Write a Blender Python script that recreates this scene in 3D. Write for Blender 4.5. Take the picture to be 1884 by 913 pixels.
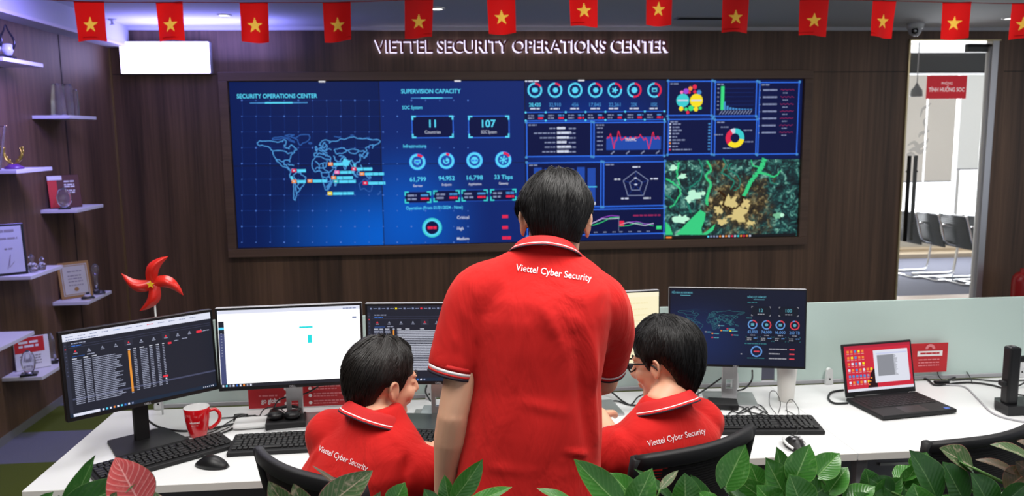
import bpy, bmesh, math, random
from mathutils import Vector, Matrix, noise
from mathutils.bvhtree import BVHTree
PI = math.pi
V = Vector
R = math.radians
rnd = random.Random(7)
SC = bpy.context.scene
COL = SC.collection
for o in list(bpy.data.objects):
    bpy.data.objects.remove(o)

# ------------------------------------------------------------------ camera
CAM_Z, F_PX, PITCH, YAW, ROLL = 1.79, 1500.0, R(8), R(5), 0.010
fw = V((math.sin(YAW)*math.cos(PITCH), math.cos(YAW)*math.cos(PITCH), -math.sin(PITCH)))
r0 = V((math.cos(YAW), -math.sin(YAW), 0))
u0 = r0.cross(fw)
cr = r0*math.cos(ROLL) - u0*math.sin(ROLL)
cu = u0*math.cos(ROLL) + r0*math.sin(ROLL)
cd = bpy.data.cameras.new('camera')
cam = bpy.data.objects.new('camera', cd)
COL.objects.link(cam)
cam.matrix_world = Matrix(((cr.x, cu.x, -fw.x, 0), (cr.y, cu.y, -fw.y, 0), (cr.z, cu.z, -fw.z, CAM_Z), (0, 0, 0, 1)))
cd.sensor_width = 36
cd.lens = 36*F_PX/1884
cd.clip_start = 0.05
cd.dof.use_dof = True
cd.dof.focus_distance = 2.0
cd.dof.aperture_fstop = 5.6
SC.camera = cam
CO = V((0, 0, CAM_Z))

def ray(x, y):
    return fw + cr*((x-942)/F_PX) - cu*((y-456.5)/F_PX)

def atY(x, y, Y):
    v = ray(x, y)
    return CO + v*(Y/v.y)

def atz(x, y, z):
    v = ray(x, y)
    return CO + v*((z-CAM_Z)/v.z)

def atX(x, y, X):
    v = ray(x, y)
    return CO + v*(X/v.x)

# ------------------------------------------------------------------ light
SC.view_settings.view_transform = 'Standard'
SC.view_settings.look = 'None'
SC.view_settings.gamma = 1
SC.view_settings.exposure = 0.0
w = bpy.data.worlds.new('world')
SC.world = w
w.use_nodes = True
w.node_tree.nodes['Background'].inputs[0].default_value = (0.80, 0.84, 0.95, 1)
w.node_tree.nodes['Background'].inputs[1].default_value = 0.75

def area(name, loc, size, power, col=(1, 1, 1), rot=(0, 0, 0), sy=None, spread=None):
    l = bpy.data.lights.new(name, 'AREA')
    l.shape = 'RECTANGLE'
    l.size = size
    l.size_y = sy or size
    l.energy = power
    l.color = col
    if spread:
        l.spread = spread
    o = bpy.data.objects.new(name, l)
    COL.objects.link(o)
    o.location = loc
    o.rotation_euler = rot
    return o

area('office_light', (-1.1, 1.5, 2.62), 0.6, 24, (1, 0.97, 0.93), sy=1.2, spread=R(130))
area('office_light', (0.5, 1.5, 2.62), 0.6, 24, (1, 0.97, 0.93), sy=1.2, spread=R(130))
area('office_light', (2.1, 1.7, 2.62), 0.6, 24, (1, 0.97, 0.93), sy=1.2, spread=R(130))
area('office_light', (0.3, -0.6, 2.62), 1.2, 12, (1, 0.97, 0.93), sy=0.6, spread=R(140))
area('desk_light', (-0.7, 3.0, 2.62), 1.0, 13, (1, 0.97, 0.95), sy=0.3, spread=R(150))
area('desk_light', (1.5, 3.0, 2.62), 1.0, 15, (1, 0.97, 0.95), sy=0.3, spread=R(150))
for x_ in (-1.3, 0.7, 2.7):
    area('wall_fill', (x_, 4.7, 2.62), 1.1, 16, (1, 0.96, 0.93), sy=0.3)  # added unseen fill lamps that brighten the back wall
area('wall_fill', (5.4, 4.9, 2.62), 1.1, 12, (1, 0.96, 0.93), sy=0.3)  # one more added fill lamp, further right
vw_ = area('violet_wash', (-1.75, 4.55, 2.42), 0.4, 21.0, (0.26, 0.22, 1.0), sy=0.3, spread=R(120))
vw_.rotation_euler = (V((-2.6, 4.75, 1.95))-V((-1.75, 4.55, 2.42))).to_track_quat('-Z', 'Y').to_euler()
area('lightbox_spill', (-1.80, 6.55, 2.38), 1.0, 15.0, (0.28, 0.27, 1.0), rot=(PI, 0, 0), sy=0.3)  # added lamp standing in for violet light spilling up from the light box
area('meeting_daylight', (6.4, 10.9, 1.3), 2.8, 170, (0.92, 0.96, 1), rot=(R(90), 0, PI), sy=1.2)

# ------------------------------------------------------------------ materials
MATS = {}

def nodes(m):
    m.use_nodes = True
    return m.node_tree.nodes, m.node_tree.links, m.node_tree.nodes['Principled BSDF']

def mat(name, col, rough=0.5, metal=0.0, bump=0.0, bscale=200.0, var=0.0, vscale=8.0, emit=0.0, alpha=1.0, trans=0.0, coat=0.0, spec=0.5):
    """plain surface with slight procedural colour variation and bump"""
    if name in MATS:
        return MATS[name]
    m = bpy.data.materials.new(name)
    N, L, b = nodes(m)
    b.inputs['Base Color'].default_value = (*col, 1)
    b.inputs['Roughness'].default_value = rough
    b.inputs['Metallic'].default_value = metal
    b.inputs['Alpha'].default_value = alpha
    b.inputs['Transmission Weight'].default_value = trans
    b.inputs['Coat Weight'].default_value = coat
    b.inputs['Specular IOR Level'].default_value = spec
    tc = N.new('ShaderNodeTexCoord')
    n = N.new('ShaderNodeTexNoise')
    n.inputs['Scale'].default_value = vscale
    n.inputs['Detail'].default_value = 4
    L.new(tc.outputs['Object'], n.inputs['Vector'])
    hs = N.new('ShaderNodeMapRange')
    hs.inputs['To Min'].default_value = 1-var
    hs.inputs['To Max'].default_value = 1+var
    L.new(n.outputs['Fac'], hs.inputs['Value'])
    mx = N.new('ShaderNodeMix')
    mx.data_type = 'RGBA'
    mx.blend_type = 'MULTIPLY'
    mx.inputs[0].default_value = 1
    mx.inputs[6].default_value = (*col, 1)
    L.new(hs.outputs[0], mx.inputs[7])
    L.new(mx.outputs[2], b.inputs['Base Color'])
    if bump:
        n2 = N.new('ShaderNodeTexNoise')
        n2.inputs['Scale'].default_value = bscale
        L.new(tc.outputs['Object'], n2.inputs['Vector'])
        bp = N.new('ShaderNodeBump')
        bp.inputs['Strength'].default_value = bump
        bp.inputs['Distance'].default_value = 0.002
        L.new(n2.outputs['Fac'], bp.inputs['Height'])
        L.new(bp.outputs[0], b.inputs['Normal'])
    if emit:
        b.inputs['Emission Color'].default_value = (*col, 1)
        b.inputs['Emission Strength'].default_value = emit
    MATS[name] = m
    return m

def glow(name, col, s=1.0):
    if name in MATS:
        return MATS[name]
    m = bpy.data.materials.new(name)
    N, L, b = nodes(m)
    b.inputs['Base Color'].default_value = (0.004, 0.004, 0.004, 1)
    b.inputs['Specular IOR Level'].default_value = 0.12
    b.inputs['Roughness'].default_value = 0.4
    b.inputs['Emission Color'].default_value = (*col, 1)
    b.inputs['Emission Strength'].default_value = s
    MATS[name] = m
    return m

def srgb(r, g, b):
    f = lambda c: (c/255/12.92) if c/255 <= 0.04045 else ((c/255+0.055)/1.055)**2.4
    return (f(r), f(g), f(b))

def wood(name, c1, c2, axis='z', rough=0.45, strips=True):
    m = bpy.data.materials.new(name)
    N, L, b = nodes(m)
    tc = N.new('ShaderNodeTexCoord')
    mp = N.new('ShaderNodeMapping')
    s = [38, 38, 38]
    s['xyz'.index(axis)] = 0.9
    mp.inputs['Scale'].default_value = s
    L.new(tc.outputs['Object'], mp.inputs['Vector'])
    n = N.new('ShaderNodeTexNoise')
    n.inputs['Scale'].default_value = 1.0
    n.inputs['Detail'].default_value = 6
    n.inputs['Roughness'].default_value = 0.65
    n.inputs['Distortion'].default_value = 0.6
    L.new(mp.outputs[0], n.inputs['Vector'])
    mp2 = N.new('ShaderNodeMapping')
    s2 = [6, 6, 6]
    s2['xyz'.index(axis)] = 0.15
    mp2.inputs['Scale'].default_value = s2
    L.new(tc.outputs['Object'], mp2.inputs['Vector'])
    n2 = N.new('ShaderNodeTexNoise')
    n2.inputs['Scale'].default_value = 1.0
    n2.inputs['Detail'].default_value = 2
    L.new(mp2.outputs[0], n2.inputs['Vector'])
    ad = N.new('ShaderNodeMath')
    ad.operation = 'ADD'
    L.new(n.outputs['Fac'], ad.inputs[0])
    L.new(n2.outputs['Fac'], ad.inputs[1])
    cr_ = N.new('ShaderNodeValToRGB')
    cr_.color_ramp.elements[0].position = 0.72
    cr_.color_ramp.elements[1].position = 1.22 if False else 1.0
    cr_.color_ramp.elements[0].position = 0.35
    cr_.color_ramp.elements[1].position = 0.65
    hf = N.new('ShaderNodeMath')
    hf.operation = 'MULTIPLY'
    hf.inputs[1].default_value = 0.5
    L.new(ad.outputs[0], hf.inputs[0])
    L.new(hf.outputs[0], cr_.inputs[0])
    cr_.color_ramp.elements[0].color = (*c1, 1)
    cr_.color_ramp.elements[1].color = (*c2, 1)
    L.new(cr_.outputs[0], b.inputs['Base Color'])
    b.inputs['Roughness'].default_value = rough
    bp = N.new('ShaderNodeBump')
    bp.inputs['Strength'].default_value = 0.15
    bp.inputs['Distance'].default_value = 0.002
    L.new(n.outputs['Fac'], bp.inputs['Height'])
    L.new(bp.outputs[0], b.inputs['Normal'])
    return m

M_WALL = wood('walnut_panel', srgb(64, 47, 36), srgb(116, 88, 68), rough=0.5)
M_FRAME = wood('walnut_frame', srgb(78, 59, 48), srgb(106, 82, 67), axis='x', rough=0.5)
M_CEIL = mat('ceiling_paint', (0.56, 0.57, 0.60), 0.9, bump=0.1, bscale=60)
M_WHITE = mat('white_laminate', (0.70, 0.71, 0.71), 0.35, var=0.02)
M_EDGE = mat('desk_edge', (0.66, 0.64, 0.60), 0.5)
M_SHELF = mat('shelf_white', (0.62, 0.61, 0.66), 0.5, var=0.04)
M_BLACK = mat('black_plastic', (0.006, 0.006, 0.007), 0.36, bump=0.15, bscale=900, spec=0.4)
M_BLACKM = mat('black_matte', (0.007, 0.007, 0.008), 0.55, bump=0.2, bscale=700, spec=0.35)
M_KEY = mat('keycap_black', (0.008, 0.008, 0.009), 0.48, spec=0.4)
M_SILVER = mat('satin_silver', (0.55, 0.55, 0.56), 0.32, 0.85)
M_CHROME = mat('chrome', (0.85, 0.86, 0.88), 0.12, 1.0)
M_GOLD = mat('brass_trim', (0.42, 0.30, 0.14), 0.35, 0.8)
M_CABLE = mat('cable_black', (0.01, 0.01, 0.011), 0.45)
M_CRYSTAL = mat('crystal', (0.93, 0.95, 1.0), 0.04, trans=0.96, spec=0.9)
M_PAPER = mat('paper_white', (0.68, 0.68, 0.70), 0.6)
M_GREYP = mat('grey_plastic', (0.38, 0.38, 0.40), 0.5)
M_REDP = mat('red_print', srgb(190, 26, 36), 0.45, var=0.08, vscale=14)
M_REDG = mat('red_glaze', srgb(196, 16, 26), 0.12, coat=0.6)
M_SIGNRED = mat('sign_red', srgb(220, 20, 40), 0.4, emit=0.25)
M_WHITEP = mat('white_print', (0.85, 0.80, 0.80), 0.5)

# ------------------------------------------------------------------ mesh builder
def setp(o, label=None, cat=None, group=None, kind=None):
    if label:
        o['label'] = label
    if cat:
        o['category'] = cat
    if group:
        o['group'] = group
    if kind:
        o['kind'] = kind
    return o

def empty(name, loc, rz=0.0, label=None, cat=None, group=None):
    o = bpy.data.objects.new(name, None)
    COL.objects.link(o)
    o.matrix_world = Matrix.Translation(V(loc)) @ Matrix.Rotation(rz, 4, 'Z')
    o.empty_display_size = 0.05
    return setp(o, label, cat, group)

def catmull(pts, k=6):
    pts = [V(p) for p in pts]
    if len(pts) < 3 or k < 2:
        return pts
    out = []
    for i in range(len(pts)-1):
        a = pts[max(i-1, 0)]; b = pts[i]; c = pts[i+1]; d = pts[min(i+2, len(pts)-1)]
        for j in range(k):
            t = j/k
            out.append(0.5*((2*b)+(c-a)*t+(2*a-5*b+4*c-d)*t*t+(3*b-a-3*c+d)*t**3))
    out.append(pts[-1])
    return out

class MB:
    def __init__(s):
        s.v = []; s.f = []; s.m = []; s.sm = []; s.mats = []
        s.T = None
    def mi(s, m):
        if m not in s.mats:
            s.mats.append(m)
        return s.mats.index(m)
    def add(s, vs, fs, m, smooth=False, T=None):
        b = len(s.v)
        T = T or s.T
        for p in vs:
            p = V(p)
            s.v.append(T @ p if T else p)
        k = s.mi(m)
        for f in fs:
            s.f.append([b+i for i in f]); s.m.append(k); s.sm.append(smooth)
        return s
    def box(s, lo, hi, m, bev=0.0, T=None, seg=2):
        bm = bmesh.new()
        bmesh.ops.create_cube(bm, size=1)
        lo = V(lo); hi = V(hi)
        for v in bm.verts:
            v.co = V([lo[i]+(v.co[i]+0.5)*(hi[i]-lo[i]) for i in range(3)])
        if bev:
            bmesh.ops.bevel(bm, geom=bm.edges[:], offset=bev, segments=seg, affect='EDGES', profile=0.5)
        bm.verts.index_update()
        s.add([v.co.copy() for v in bm.verts], [[v.index for v in f.verts] for f in bm.faces], m, False, T)
        bm.free()
        return s
    def loft(s, rings, m, caps=True, smooth=True, closed=True, T=None):
        n = len(rings[0])
        vs = [p for r in rings for p in r]
        fs = []
        for i in range(len(rings)-1):
            for j in range(n if closed else n-1):
                a = i*n+j; b = i*n+(j+1) % n
                fs.append([a, b, b+n, a+n])
        if caps and closed:
            fs.append(list(range(n))[::-1])
            fs.append([(len(rings)-1)*n+j for j in range(n)])
        return s.add(vs, fs, m, smooth, T)
    def tube(s, pts, r, m, n=8, k=6, T=None, flat=1.0, up=None):
        rr = r if isinstance(r, (list, tuple)) else None
        P = catmull(pts, k)
        rings = []
        nrm = None
        for i, p in enumerate(P):
            d = (P[min(i+1, len(P)-1)]-P[max(i-1, 0)])
            if d.length < 1e-9:
                d = V((0, 0, 1))
            d.normalize()
            if nrm is None:
                nrm = V(up) if up else (V((0, 0, 1)) if abs(d.z) < 0.9 else V((1, 0, 0)))
            nrm = (nrm - d*nrm.dot(d))
            nrm.normalize()
            bi = d.cross(nrm)
            if rr:
                t = i/(len(P)-1)*(len(rr)-1)
                a = int(min(t, len(rr)-2)); t -= a
                rad = rr[a]*(1-t)+rr[a+1]*t
            else:
                rad = r
            rings.append([p+nrm*(math.cos(q*2*PI/n)*rad*flat)+bi*(math.sin(q*2*PI/n)*rad) for q in range(n)])
        return s.loft(rings, m, T=T)
    def lathe(s, prof, m, c=(0, 0, 0), n=28, caps=True, T=None, sx=1, sy=1):
        c = V(c)
        rings = [[c+V((math.cos(q*2*PI/n)*r*sx, math.sin(q*2*PI/n)*r*sy, z)) for q in range(n)] for r, z in prof]
        return s.loft(rings, m, caps=caps, T=T)
    def ball(s, c, r, m, n=16, T=None, M=None):
        r = V((r, r, r)) if not hasattr(r, '__len__') else V(r)
        rings = []
        h = n//2
        for i in range(h+1):
            t = PI*(0.02+0.96*i/h)
            rings.append([V((math.sin(t)*math.cos(q*2*PI/n)*r.x, math.sin(t)*math.sin(q*2*PI/n)*r.y, -math.cos(t)*r.z)) for q in range(n)])
        if M:
            rings = [[M @ p for p in q] for q in rings]
        rings = [[V(c)+p for p in q] for q in rings]
        return s.loft(rings, m, T=T)
    def prism(s, poly, z0, z1, m, T=None, smooth=False):
        """poly: list of (x,y); extruded z0..z1"""
        n = len(poly)
        vs = [(x, y, z0) for x, y in poly]+[(x, y, z1) for x, y in poly]
        fs = [list(range(n))[::-1], list(range(n, 2*n))]+[[i, (i+1) % n, n+(i+1) % n, n+i] for i in range(n)]
        return s.add(vs, fs, m, smooth, T)
    def mesh(s, name):
        me = bpy.data.meshes.new(name)
        me.from_pydata([tuple(p) for p in s.v], [], s.f)
        for m in s.mats:
            me.materials.append(m)
        me.polygons.foreach_set('material_index', s.m)
        me.polygons.foreach_set('use_smooth', s.sm)
        me.update()
        return me
    def build(s, name, parent=None, label=None, cat=None, group=None, kind=None, world=False):
        me = s.mesh(name)
        bm = bmesh.new(); bm.from_mesh(me)
        bmesh.ops.recalc_face_normals(bm, faces=bm.faces[:])
        bm.to_mesh(me); bm.free()
        return link(name, me, parent, label, cat, group, kind, world)

def wmat(o):
    m = o.matrix_basis.copy()
    while o.parent:
        m = o.parent.matrix_basis @ m
        o = o.parent
    return m

def link(name, me, parent=None, label=None, cat=None, group=None, kind=None, world=False):
    """world=True: mesh is in world coordinates and is moved into the parent's frame"""
    o = bpy.data.objects.new(name, me)
    COL.objects.link(o)
    if parent:
        o.parent = parent
        if world:
            me.transform(wmat(parent).inverted())
    return setp(o, label, cat, group, kind)

def copy_thing(src, loc=None, rz=None, label=None):
    def rec(o, par):
        c = o.copy()
        COL.objects.link(c)
        c.parent = par
        for ch in [q for q in bpy.data.objects if q.parent == o]:
            rec(ch, c)
        return c
    c = rec(src, None)
    if loc is not None:
        c.location = loc
    if rz is not None:
        c.rotation_euler = (0, 0, rz)
    if label:
        c['label'] = label
    return c

# text to flat 2-D mesh -------------------------------------------------
_tc = {}
def text2d(s, bold=0.0):
    key = (s, bold)
    if key in _tc:
        return _tc[key]
    cu_ = bpy.data.curves.new('t', 'FONT')
    cu_.body = s
    cu_.size = 1.0
    cu_.offset = bold
    cu_.resolution_u = 3
    o = bpy.data.objects.new('t', cu_)
    COL.objects.link(o)
    dg = bpy.context.evaluated_depsgraph_get()
    dg.update()
    me = bpy.data.meshes.new_from_object(o.evaluated_get(dg))
    vs = [(v.co.x, v.co.y) for v in me.vertices]
    fs = [list(p.vertices) for p in me.polygons]
    bpy.data.objects.remove(o)
    bpy.data.curves.remove(cu_)
    bpy.data.meshes.remove(me)
    if vs:
        x0 = min(v[0] for v in vs); x1 = max(v[0] for v in vs)
        vs = [(x-x0, y) for x, y in vs]
        wd = x1-x0
    else:
        wd = 1
    _tc[key] = (vs, fs, wd)
    return _tc[key]

class G(MB):
    """flat artwork on a plane: u right, v up, layer = height above it"""
    def __init__(s, P, U, W_, N_):
        super().__init__()
        s.P, s.U, s.W, s.N = V(P), V(U), V(W_), V(N_)
    def q(s, u, v, l=1):
        return s.P+s.U*u+s.W*v+s.N*(0.0006*l)
    def poly(s, pts, m, l=1):
        return s.add([s.q(a, b, l) for a, b in pts], [list(range(len(pts)))], m)
    def rect(s, a, b, c, d, m, l=1):
        return s.poly([(a, b), (c, b), (c, d), (a, d)], m, l)
    def frame(s, a, b, c, d, t, m, l=1):
        s.rect(a, b, c, b+t, m, l); s.rect(a, d-t, c, d, m, l); s.rect(a, b, a+t, d, m, l); s.rect(c-t, b, c, d, m, l)
        return s
    def ring(s, u, v, ri, ro, m, a0=0, a1=360, l=1, n=28):
        k = max(3, int(n*abs(a1-a0)/360))
        P1 = []; P2 = []
        for i in range(k+1):
            a = R(90-(a0+(a1-a0)*i/k))
            P1.append(s.q(u+math.cos(a)*ri, v+math.sin(a)*ri, l)); P2.append(s.q(u+math.cos(a)*ro, v+math.sin(a)*ro, l))
        return s.add(P1+P2, [[i, i+1, k+2+i, k+1+i] for i in range(k)], m)
    def disc(s, u, v, r, m, l=1, n=22):
        return s.poly([(u+math.cos(i*2*PI/n)*r, v+math.sin(i*2*PI/n)*r) for i in range(n)], m, l)
    def line(s, pts, w_, m, l=1, close=False):
        if close:
            pts = list(pts)+[pts[0]]
        for (a, b), (c, d) in zip(pts[:-1], pts[1:]):
            dx, dy = c-a, d-b
            L_ = math.hypot(dx, dy) or 1
            nx, ny = -dy/L_*w_/2, dx/L_*w_/2
            s.add([s.q(a+nx, b+ny, l), s.q(c+nx, d+ny, l), s.q(c-nx, d-ny, l), s.q(a-nx, b-ny, l)], [[0, 1, 2, 3]], m)
        return s
    def text(s, t, u, v, h, m, width=None, anchor='l', bold=0.0, l=2):
        vs, fs, wd = text2d(t, bold)
        sy = h/0.70
        sx = (width/wd) if width else sy
        W0 = wd*sx
        off = {'l': 0, 'c': -W0/2, 'r': -W0}[anchor]
        return s.add([s.q(u+off+x*sx, v+y*sy, l) for x, y in vs], fs, m)
    def words(s, u, v, w_, h, m, l=2, seed=0, gap=0.6):
        """a line of illegibly small print"""
        rr = random.Random(seed)
        x = u
        while x < u+w_-h*0.5:
            k = min(h*rr.uniform(1.2, 4.0), u+w_-x)
            s.rect(x, v, x+k, v+h, m, l)
            x += k+h*gap
        return s

def remesh(mb, voxel, it=6, fac=0.5):
    me = mb.mesh('tmp')
    bm = bmesh.new(); bm.from_mesh(me)
    bmesh.ops.recalc_face_normals(bm, faces=bm.faces[:])
    bm.to_mesh(me); bm.free()
    o = bpy.data.objects.new('tmp', me)
    COL.objects.link(o)
    md = o.modifiers.new('r', 'REMESH'); md.mode = 'VOXEL'; md.voxel_size = voxel; md.adaptivity = 0
    if it:
        m2 = o.modifiers.new('s', 'SMOOTH'); m2.iterations = it; m2.factor = fac
    dg = bpy.context.evaluated_depsgraph_get(); dg.update()
    out = bpy.data.meshes.new_from_object(o.evaluated_get(dg))
    bpy.data.objects.remove(o)
    out.materials.clear()
    for p in out.polygons:
        p.use_smooth = True
    return out
# ------------------------------------------------------------------ room shell
WX, WY, CZ = -2.60, 6.90, 2.66

def carpet():
    m = bpy.data.materials.new('carpet_tiles')
    N, L, b = nodes(m)
    tc = N.new('ShaderNodeTexCoord')
    sp = N.new('ShaderNodeSeparateXYZ')
    L.new(tc.outputs['Object'], sp.inputs[0])
    a = N.new('ShaderNodeMath'); a.operation = 'ADD'; a.inputs[1].default_value = 10.45
    L.new(sp.outputs[1], a.inputs[0])
    md = N.new('ShaderNodeMath'); md.operation = 'MODULO'; md.inputs[1].default_value = 1.0
    L.new(a.outputs[0], md.inputs[0])
    gt = N.new('ShaderNodeMath'); gt.operation = 'LESS_THAN'; gt.inputs[1].default_value = 0.5
    L.new(md.outputs[0], gt.inputs[0])
    far = N.new('ShaderNodeMath'); far.operation = 'GREATER_THAN'; far.inputs[1].default_value = 6.9
    L.new(sp.outputs[1], far.inputs[0])
    mx0 = N.new('ShaderNodeMath'); mx0.operation = 'MAXIMUM'
    L.new(gt.outputs[0], mx0.inputs[0]); L.new(far.outputs[0], mx0.inputs[1])
    n = N.new('ShaderNodeTexNoise'); n.inputs['Scale'].default_value = 260
    L.new(tc.outputs['Object'], n.inputs['Vector'])
    mx = N.new('ShaderNodeMix'); mx.data_type = 'RGBA'
    L.new(mx0.outputs[0], mx.inputs[0])
    mx.inputs[6].default_value = (*srgb(92, 104, 18), 1)
    mx.inputs[7].default_value = (*srgb(120, 122, 140), 1)
    m2 = N.new('ShaderNodeMix'); m2.data_type = 'RGBA'; m2.blend_type = 'MULTIPLY'; m2.inputs[0].default_value = 0.7
    L.new(mx.outputs[2], m2.inputs[6]); L.new(n.outputs['Fac'], m2.inputs[7])
    L.new(m2.outputs[2], b.inputs['Base Color'])
    b.inputs['Roughness'].default_value = 0.95
    bp = N.new('ShaderNodeBump'); bp.inputs['Strength'].default_value = 0.5; bp.inputs['Distance'].default_value = 0.004
    L.new(n.outputs['Fac'], bp.inputs['Height']); L.new(bp.outputs[0], b.inputs['Normal'])
    return m

def st(mb, name, **k):
    return mb.build(name, kind='structure', **k)

M_PLASTER = mat('meeting_plaster', (0.62, 0.60, 0.54), 0.8)
st(MB().box((-2.75, -3, -0.1), (9.2, 11.6, 0), carpet()), 'floor')
st(MB().box((-2.75, -3, CZ), (9.2, 7.0, CZ+0.1), M_CEIL), 'ceiling')
st(MB().box((WX-0.15, -3, 0), (WX, WY+0.1, CZ), M_WALL), 'wall_left')
# back wall: the door opening runs from X 4.07 to 4.90
wb = MB()
wb.box((WX, WY, 0), (4.07, WY+0.1, CZ), M_WALL)
wb.box((4.90, WY, 0), (6.6, WY+0.1, CZ), M_WALL)
wb.box((4.07, WY, 2.56), (4.90, WY+0.1, CZ), M_WALL)
st(wb, 'wall_back')
M_GROOVE = mat('groove_dark', (0.012, 0.009, 0.008), 0.7)
g = MB()
for a, b_ in ((-2.59, -1.78), (3.22, 4.06), (4.96, 6.5)):
    g.box((a, WY-0.0015, 2.285), (b_, WY+0.001, 2.291), M_GROOVE)
st(g, 'trim_1')
g = MB().box((WX-0.001, 6.02, 0.0), (WX+0.002, 6.032, 2.5), M_GROOVE)
st(g, 'trim_2')
st(MB().box((WX, WY-0.012, 0), (WX+0.012, WY, 2.5), M_GOLD), 'trim_3')
# pale cove strip along the ceiling edge and the soffit over the shelves
st(MB().box((WX+0.14, WY-0.03, CZ-0.028), (6.6, WY, CZ), mat('cove_paint', (0.55, 0.55, 0.58), 0.7)), 'trim_4')
sf = MB().box((WX, 3.0, 2.50), (-2.44, WY, CZ), M_CEIL)
st(sf, 'soffit')
st(MB().box((-2.445, 3.0, 2.495), (-2.43, WY, 2.515), mat('cornice_pale', (0.66, 0.62, 0.66), 0.6)), 'trim_5')
st(MB().box((WX, 3.0, 0), (WX+0.008, WY-0.02, 0.05), mat('skirting_grey', (0.3, 0.3, 0.3), 0.4, 0.5)), 'baseboard_left')

# ------------------------------------------------------------------ meeting room beyond the door
st(MB().box((3.95, 11.2, 0), (9.2, 11.3, 0.42), M_PLASTER), 'wall_far')
st(MB().box((3.85, 7.0, 0), (3.95, 11.3, 2.9), M_PLASTER), 'wall_meeting_left')
st(MB().box((8.7, 7.0, 0), (8.8, 11.3, 2.9), M_PLASTER), 'wall_meeting_right')
st(MB().box((3.85, 7.0, 2.80), (9.2, 11.6, 2.9), mat('meeting_ceiling', (0.8, 0.8, 0.82), 0.8)), 'ceiling_meeting')
win = empty('window_1', (6.4, 11.22, 0.42))
win['kind'] = 'structure'
MB().box((3.95, 11.24, 0.42), (8.7, 11.26, 2.8), glow('daylight_sky', (0.95, 0.97, 1.0), 3.2)).build('daylight', win, world=True)
fr = MB()
for x in (4.0, 5.3, 6.6, 7.45, 8.65):
    fr.box((x-0.025, 11.18, 0.42), (x+0.025, 11.24, 2.8), M_SILVER)
fr.build('window_frame', win, world=True)
M_BLIND = mat('blind_cloth', (0.50, 0.47, 0.42), 0.8, bump=0.2, bscale=300, emit=0.42)  # emission stands in for daylight coming through the cloth
M_BLIND2 = mat('blind_cloth_pale', (0.56, 0.57, 0.55), 0.8, bump=0.2, bscale=300, emit=0.55)  # same stand-in glow for daylight, a little stronger
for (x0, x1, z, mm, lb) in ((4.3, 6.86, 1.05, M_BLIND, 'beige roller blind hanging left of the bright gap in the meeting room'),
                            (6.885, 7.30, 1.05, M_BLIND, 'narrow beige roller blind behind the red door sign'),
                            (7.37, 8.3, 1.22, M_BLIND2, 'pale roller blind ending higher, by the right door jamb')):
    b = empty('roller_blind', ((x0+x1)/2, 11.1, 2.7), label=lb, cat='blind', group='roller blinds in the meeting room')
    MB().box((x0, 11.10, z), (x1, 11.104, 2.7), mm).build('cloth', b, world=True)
    MB().tube([(x0, 11.102, z), (x1, 11.102, z)], 0.012, M_GREYP, k=1).build('bottom_bar', b, world=True)
    MB().tube([(x0, 11.12, 2.7), (x1, 11.12, 2.7)], 0.03, M_GREYP, k=1).build('roller', b, world=True)
tagm = MB().box((4.2, 8.7, 2.42), (7.9, 9.0, 2.62), mat('duct_dark', (0.05, 0.055, 0.06), 0.6)).box((4.2, 8.68, 2.40), (7.9, 9.02, 2.42), M_BLACKM)
tagm.box((4.2, 8.8, 2.62), (4.25, 8.9, 2.8), M_BLACKM).box((7.8, 8.8, 2.62), (7.85, 8.9, 2.8), M_BLACKM)
tagm.build('ceiling_duct', label='dark grey ceiling duct crossing the meeting room beyond the door', cat='duct')
# wooden low sill / step by the window
st(MB().box((3.95, 10.75, 0), (8.7, 11.2, 0.06), mat('sill_wood', (0.60, 0.48, 0.33), 0.5)).box((3.95, 11.0, 0.06), (8.7, 11.2, 0.10), mat('sill_wood', (0.6, 0.48, 0.33))), 'trim_6')
st(MB().box((3.95, 7.0, 0), (8.7, 8.25, 0.008), mat('threshold_wood', (0.55, 0.42, 0.32), 0.5, var=0.1)), 'floor_strip')

# pendant lamp
pc = V((5.13, 8.5, 2.14))
pl = empty('pendant_lamp', (pc.x, pc.y, 2.8), label='grey bell-shaped pendant lamp hanging in the meeting room', cat='lamp')
MB().tube([(pc.x, pc.y, 2.26), (pc.x, pc.y, 2.8)], 0.006, M_GREYP, k=1).build('cord', pl, world=True)
sh = MB().lathe([(0.012, 0.14), (0.018, 0.12), (0.03, 0.10), (0.055, 0.07), (0.062, 0.02), (0.062, 0.0), (0.056, 0.0), (0.054, 0.03), (0.02, 0.09)], mat('lamp_grey', (0.16, 0.17, 0.18), 0.5), c=pc, caps=False)
sh.build('lamp_shade', pl, world=True)
MB().ball(pc+V((0, 0, 0.03)), 0.022, M_WHITE).build('bulb', pl, world=True)
MB().lathe([(0.04, 0), (0.04, -0.02)], M_GREYP, c=(pc.x, pc.y, 2.80)).build('canopy', pl, world=True)

def downlight(p, r, lb, grp, power=0, z=CZ):
    e = empty('downlight', (p.x, p.y, z), label=lb, cat='ceiling light', group=grp)
    MB().lathe([(r*0.72, -0.001), (r*0.74, -0.010), (r, -0.008), (r*1.02, -0.001)], M_WHITE, c=(p.x, p.y, z), caps=False).build('ring', e, world=True)
    MB().lathe([(0.001, -0.004), (r*0.74, -0.004), (r*0.74, -0.002)], glow('lamp_white', (1, 0.96, 0.93), 8), c=(p.x, p.y, z), caps=False).build('diffuser', e, world=True)
    if power:
        l = bpy.data.lights.new('downlight_beam', 'SPOT'); l.energy = power; l.spot_size = R(110); l.spot_blend = 0.8; l.shadow_soft_size = 0.05
        l.color = (1, 0.95, 0.9)
        o = bpy.data.objects.new('downlight_beam', l); COL.objects.link(o); o.location = (p.x, p.y, z-0.03)
dl = 'round downlights in the office ceiling'
downlight(atz(412, 27, CZ), 0.055, 'round downlight between the second and third flags', dl, 5)
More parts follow.
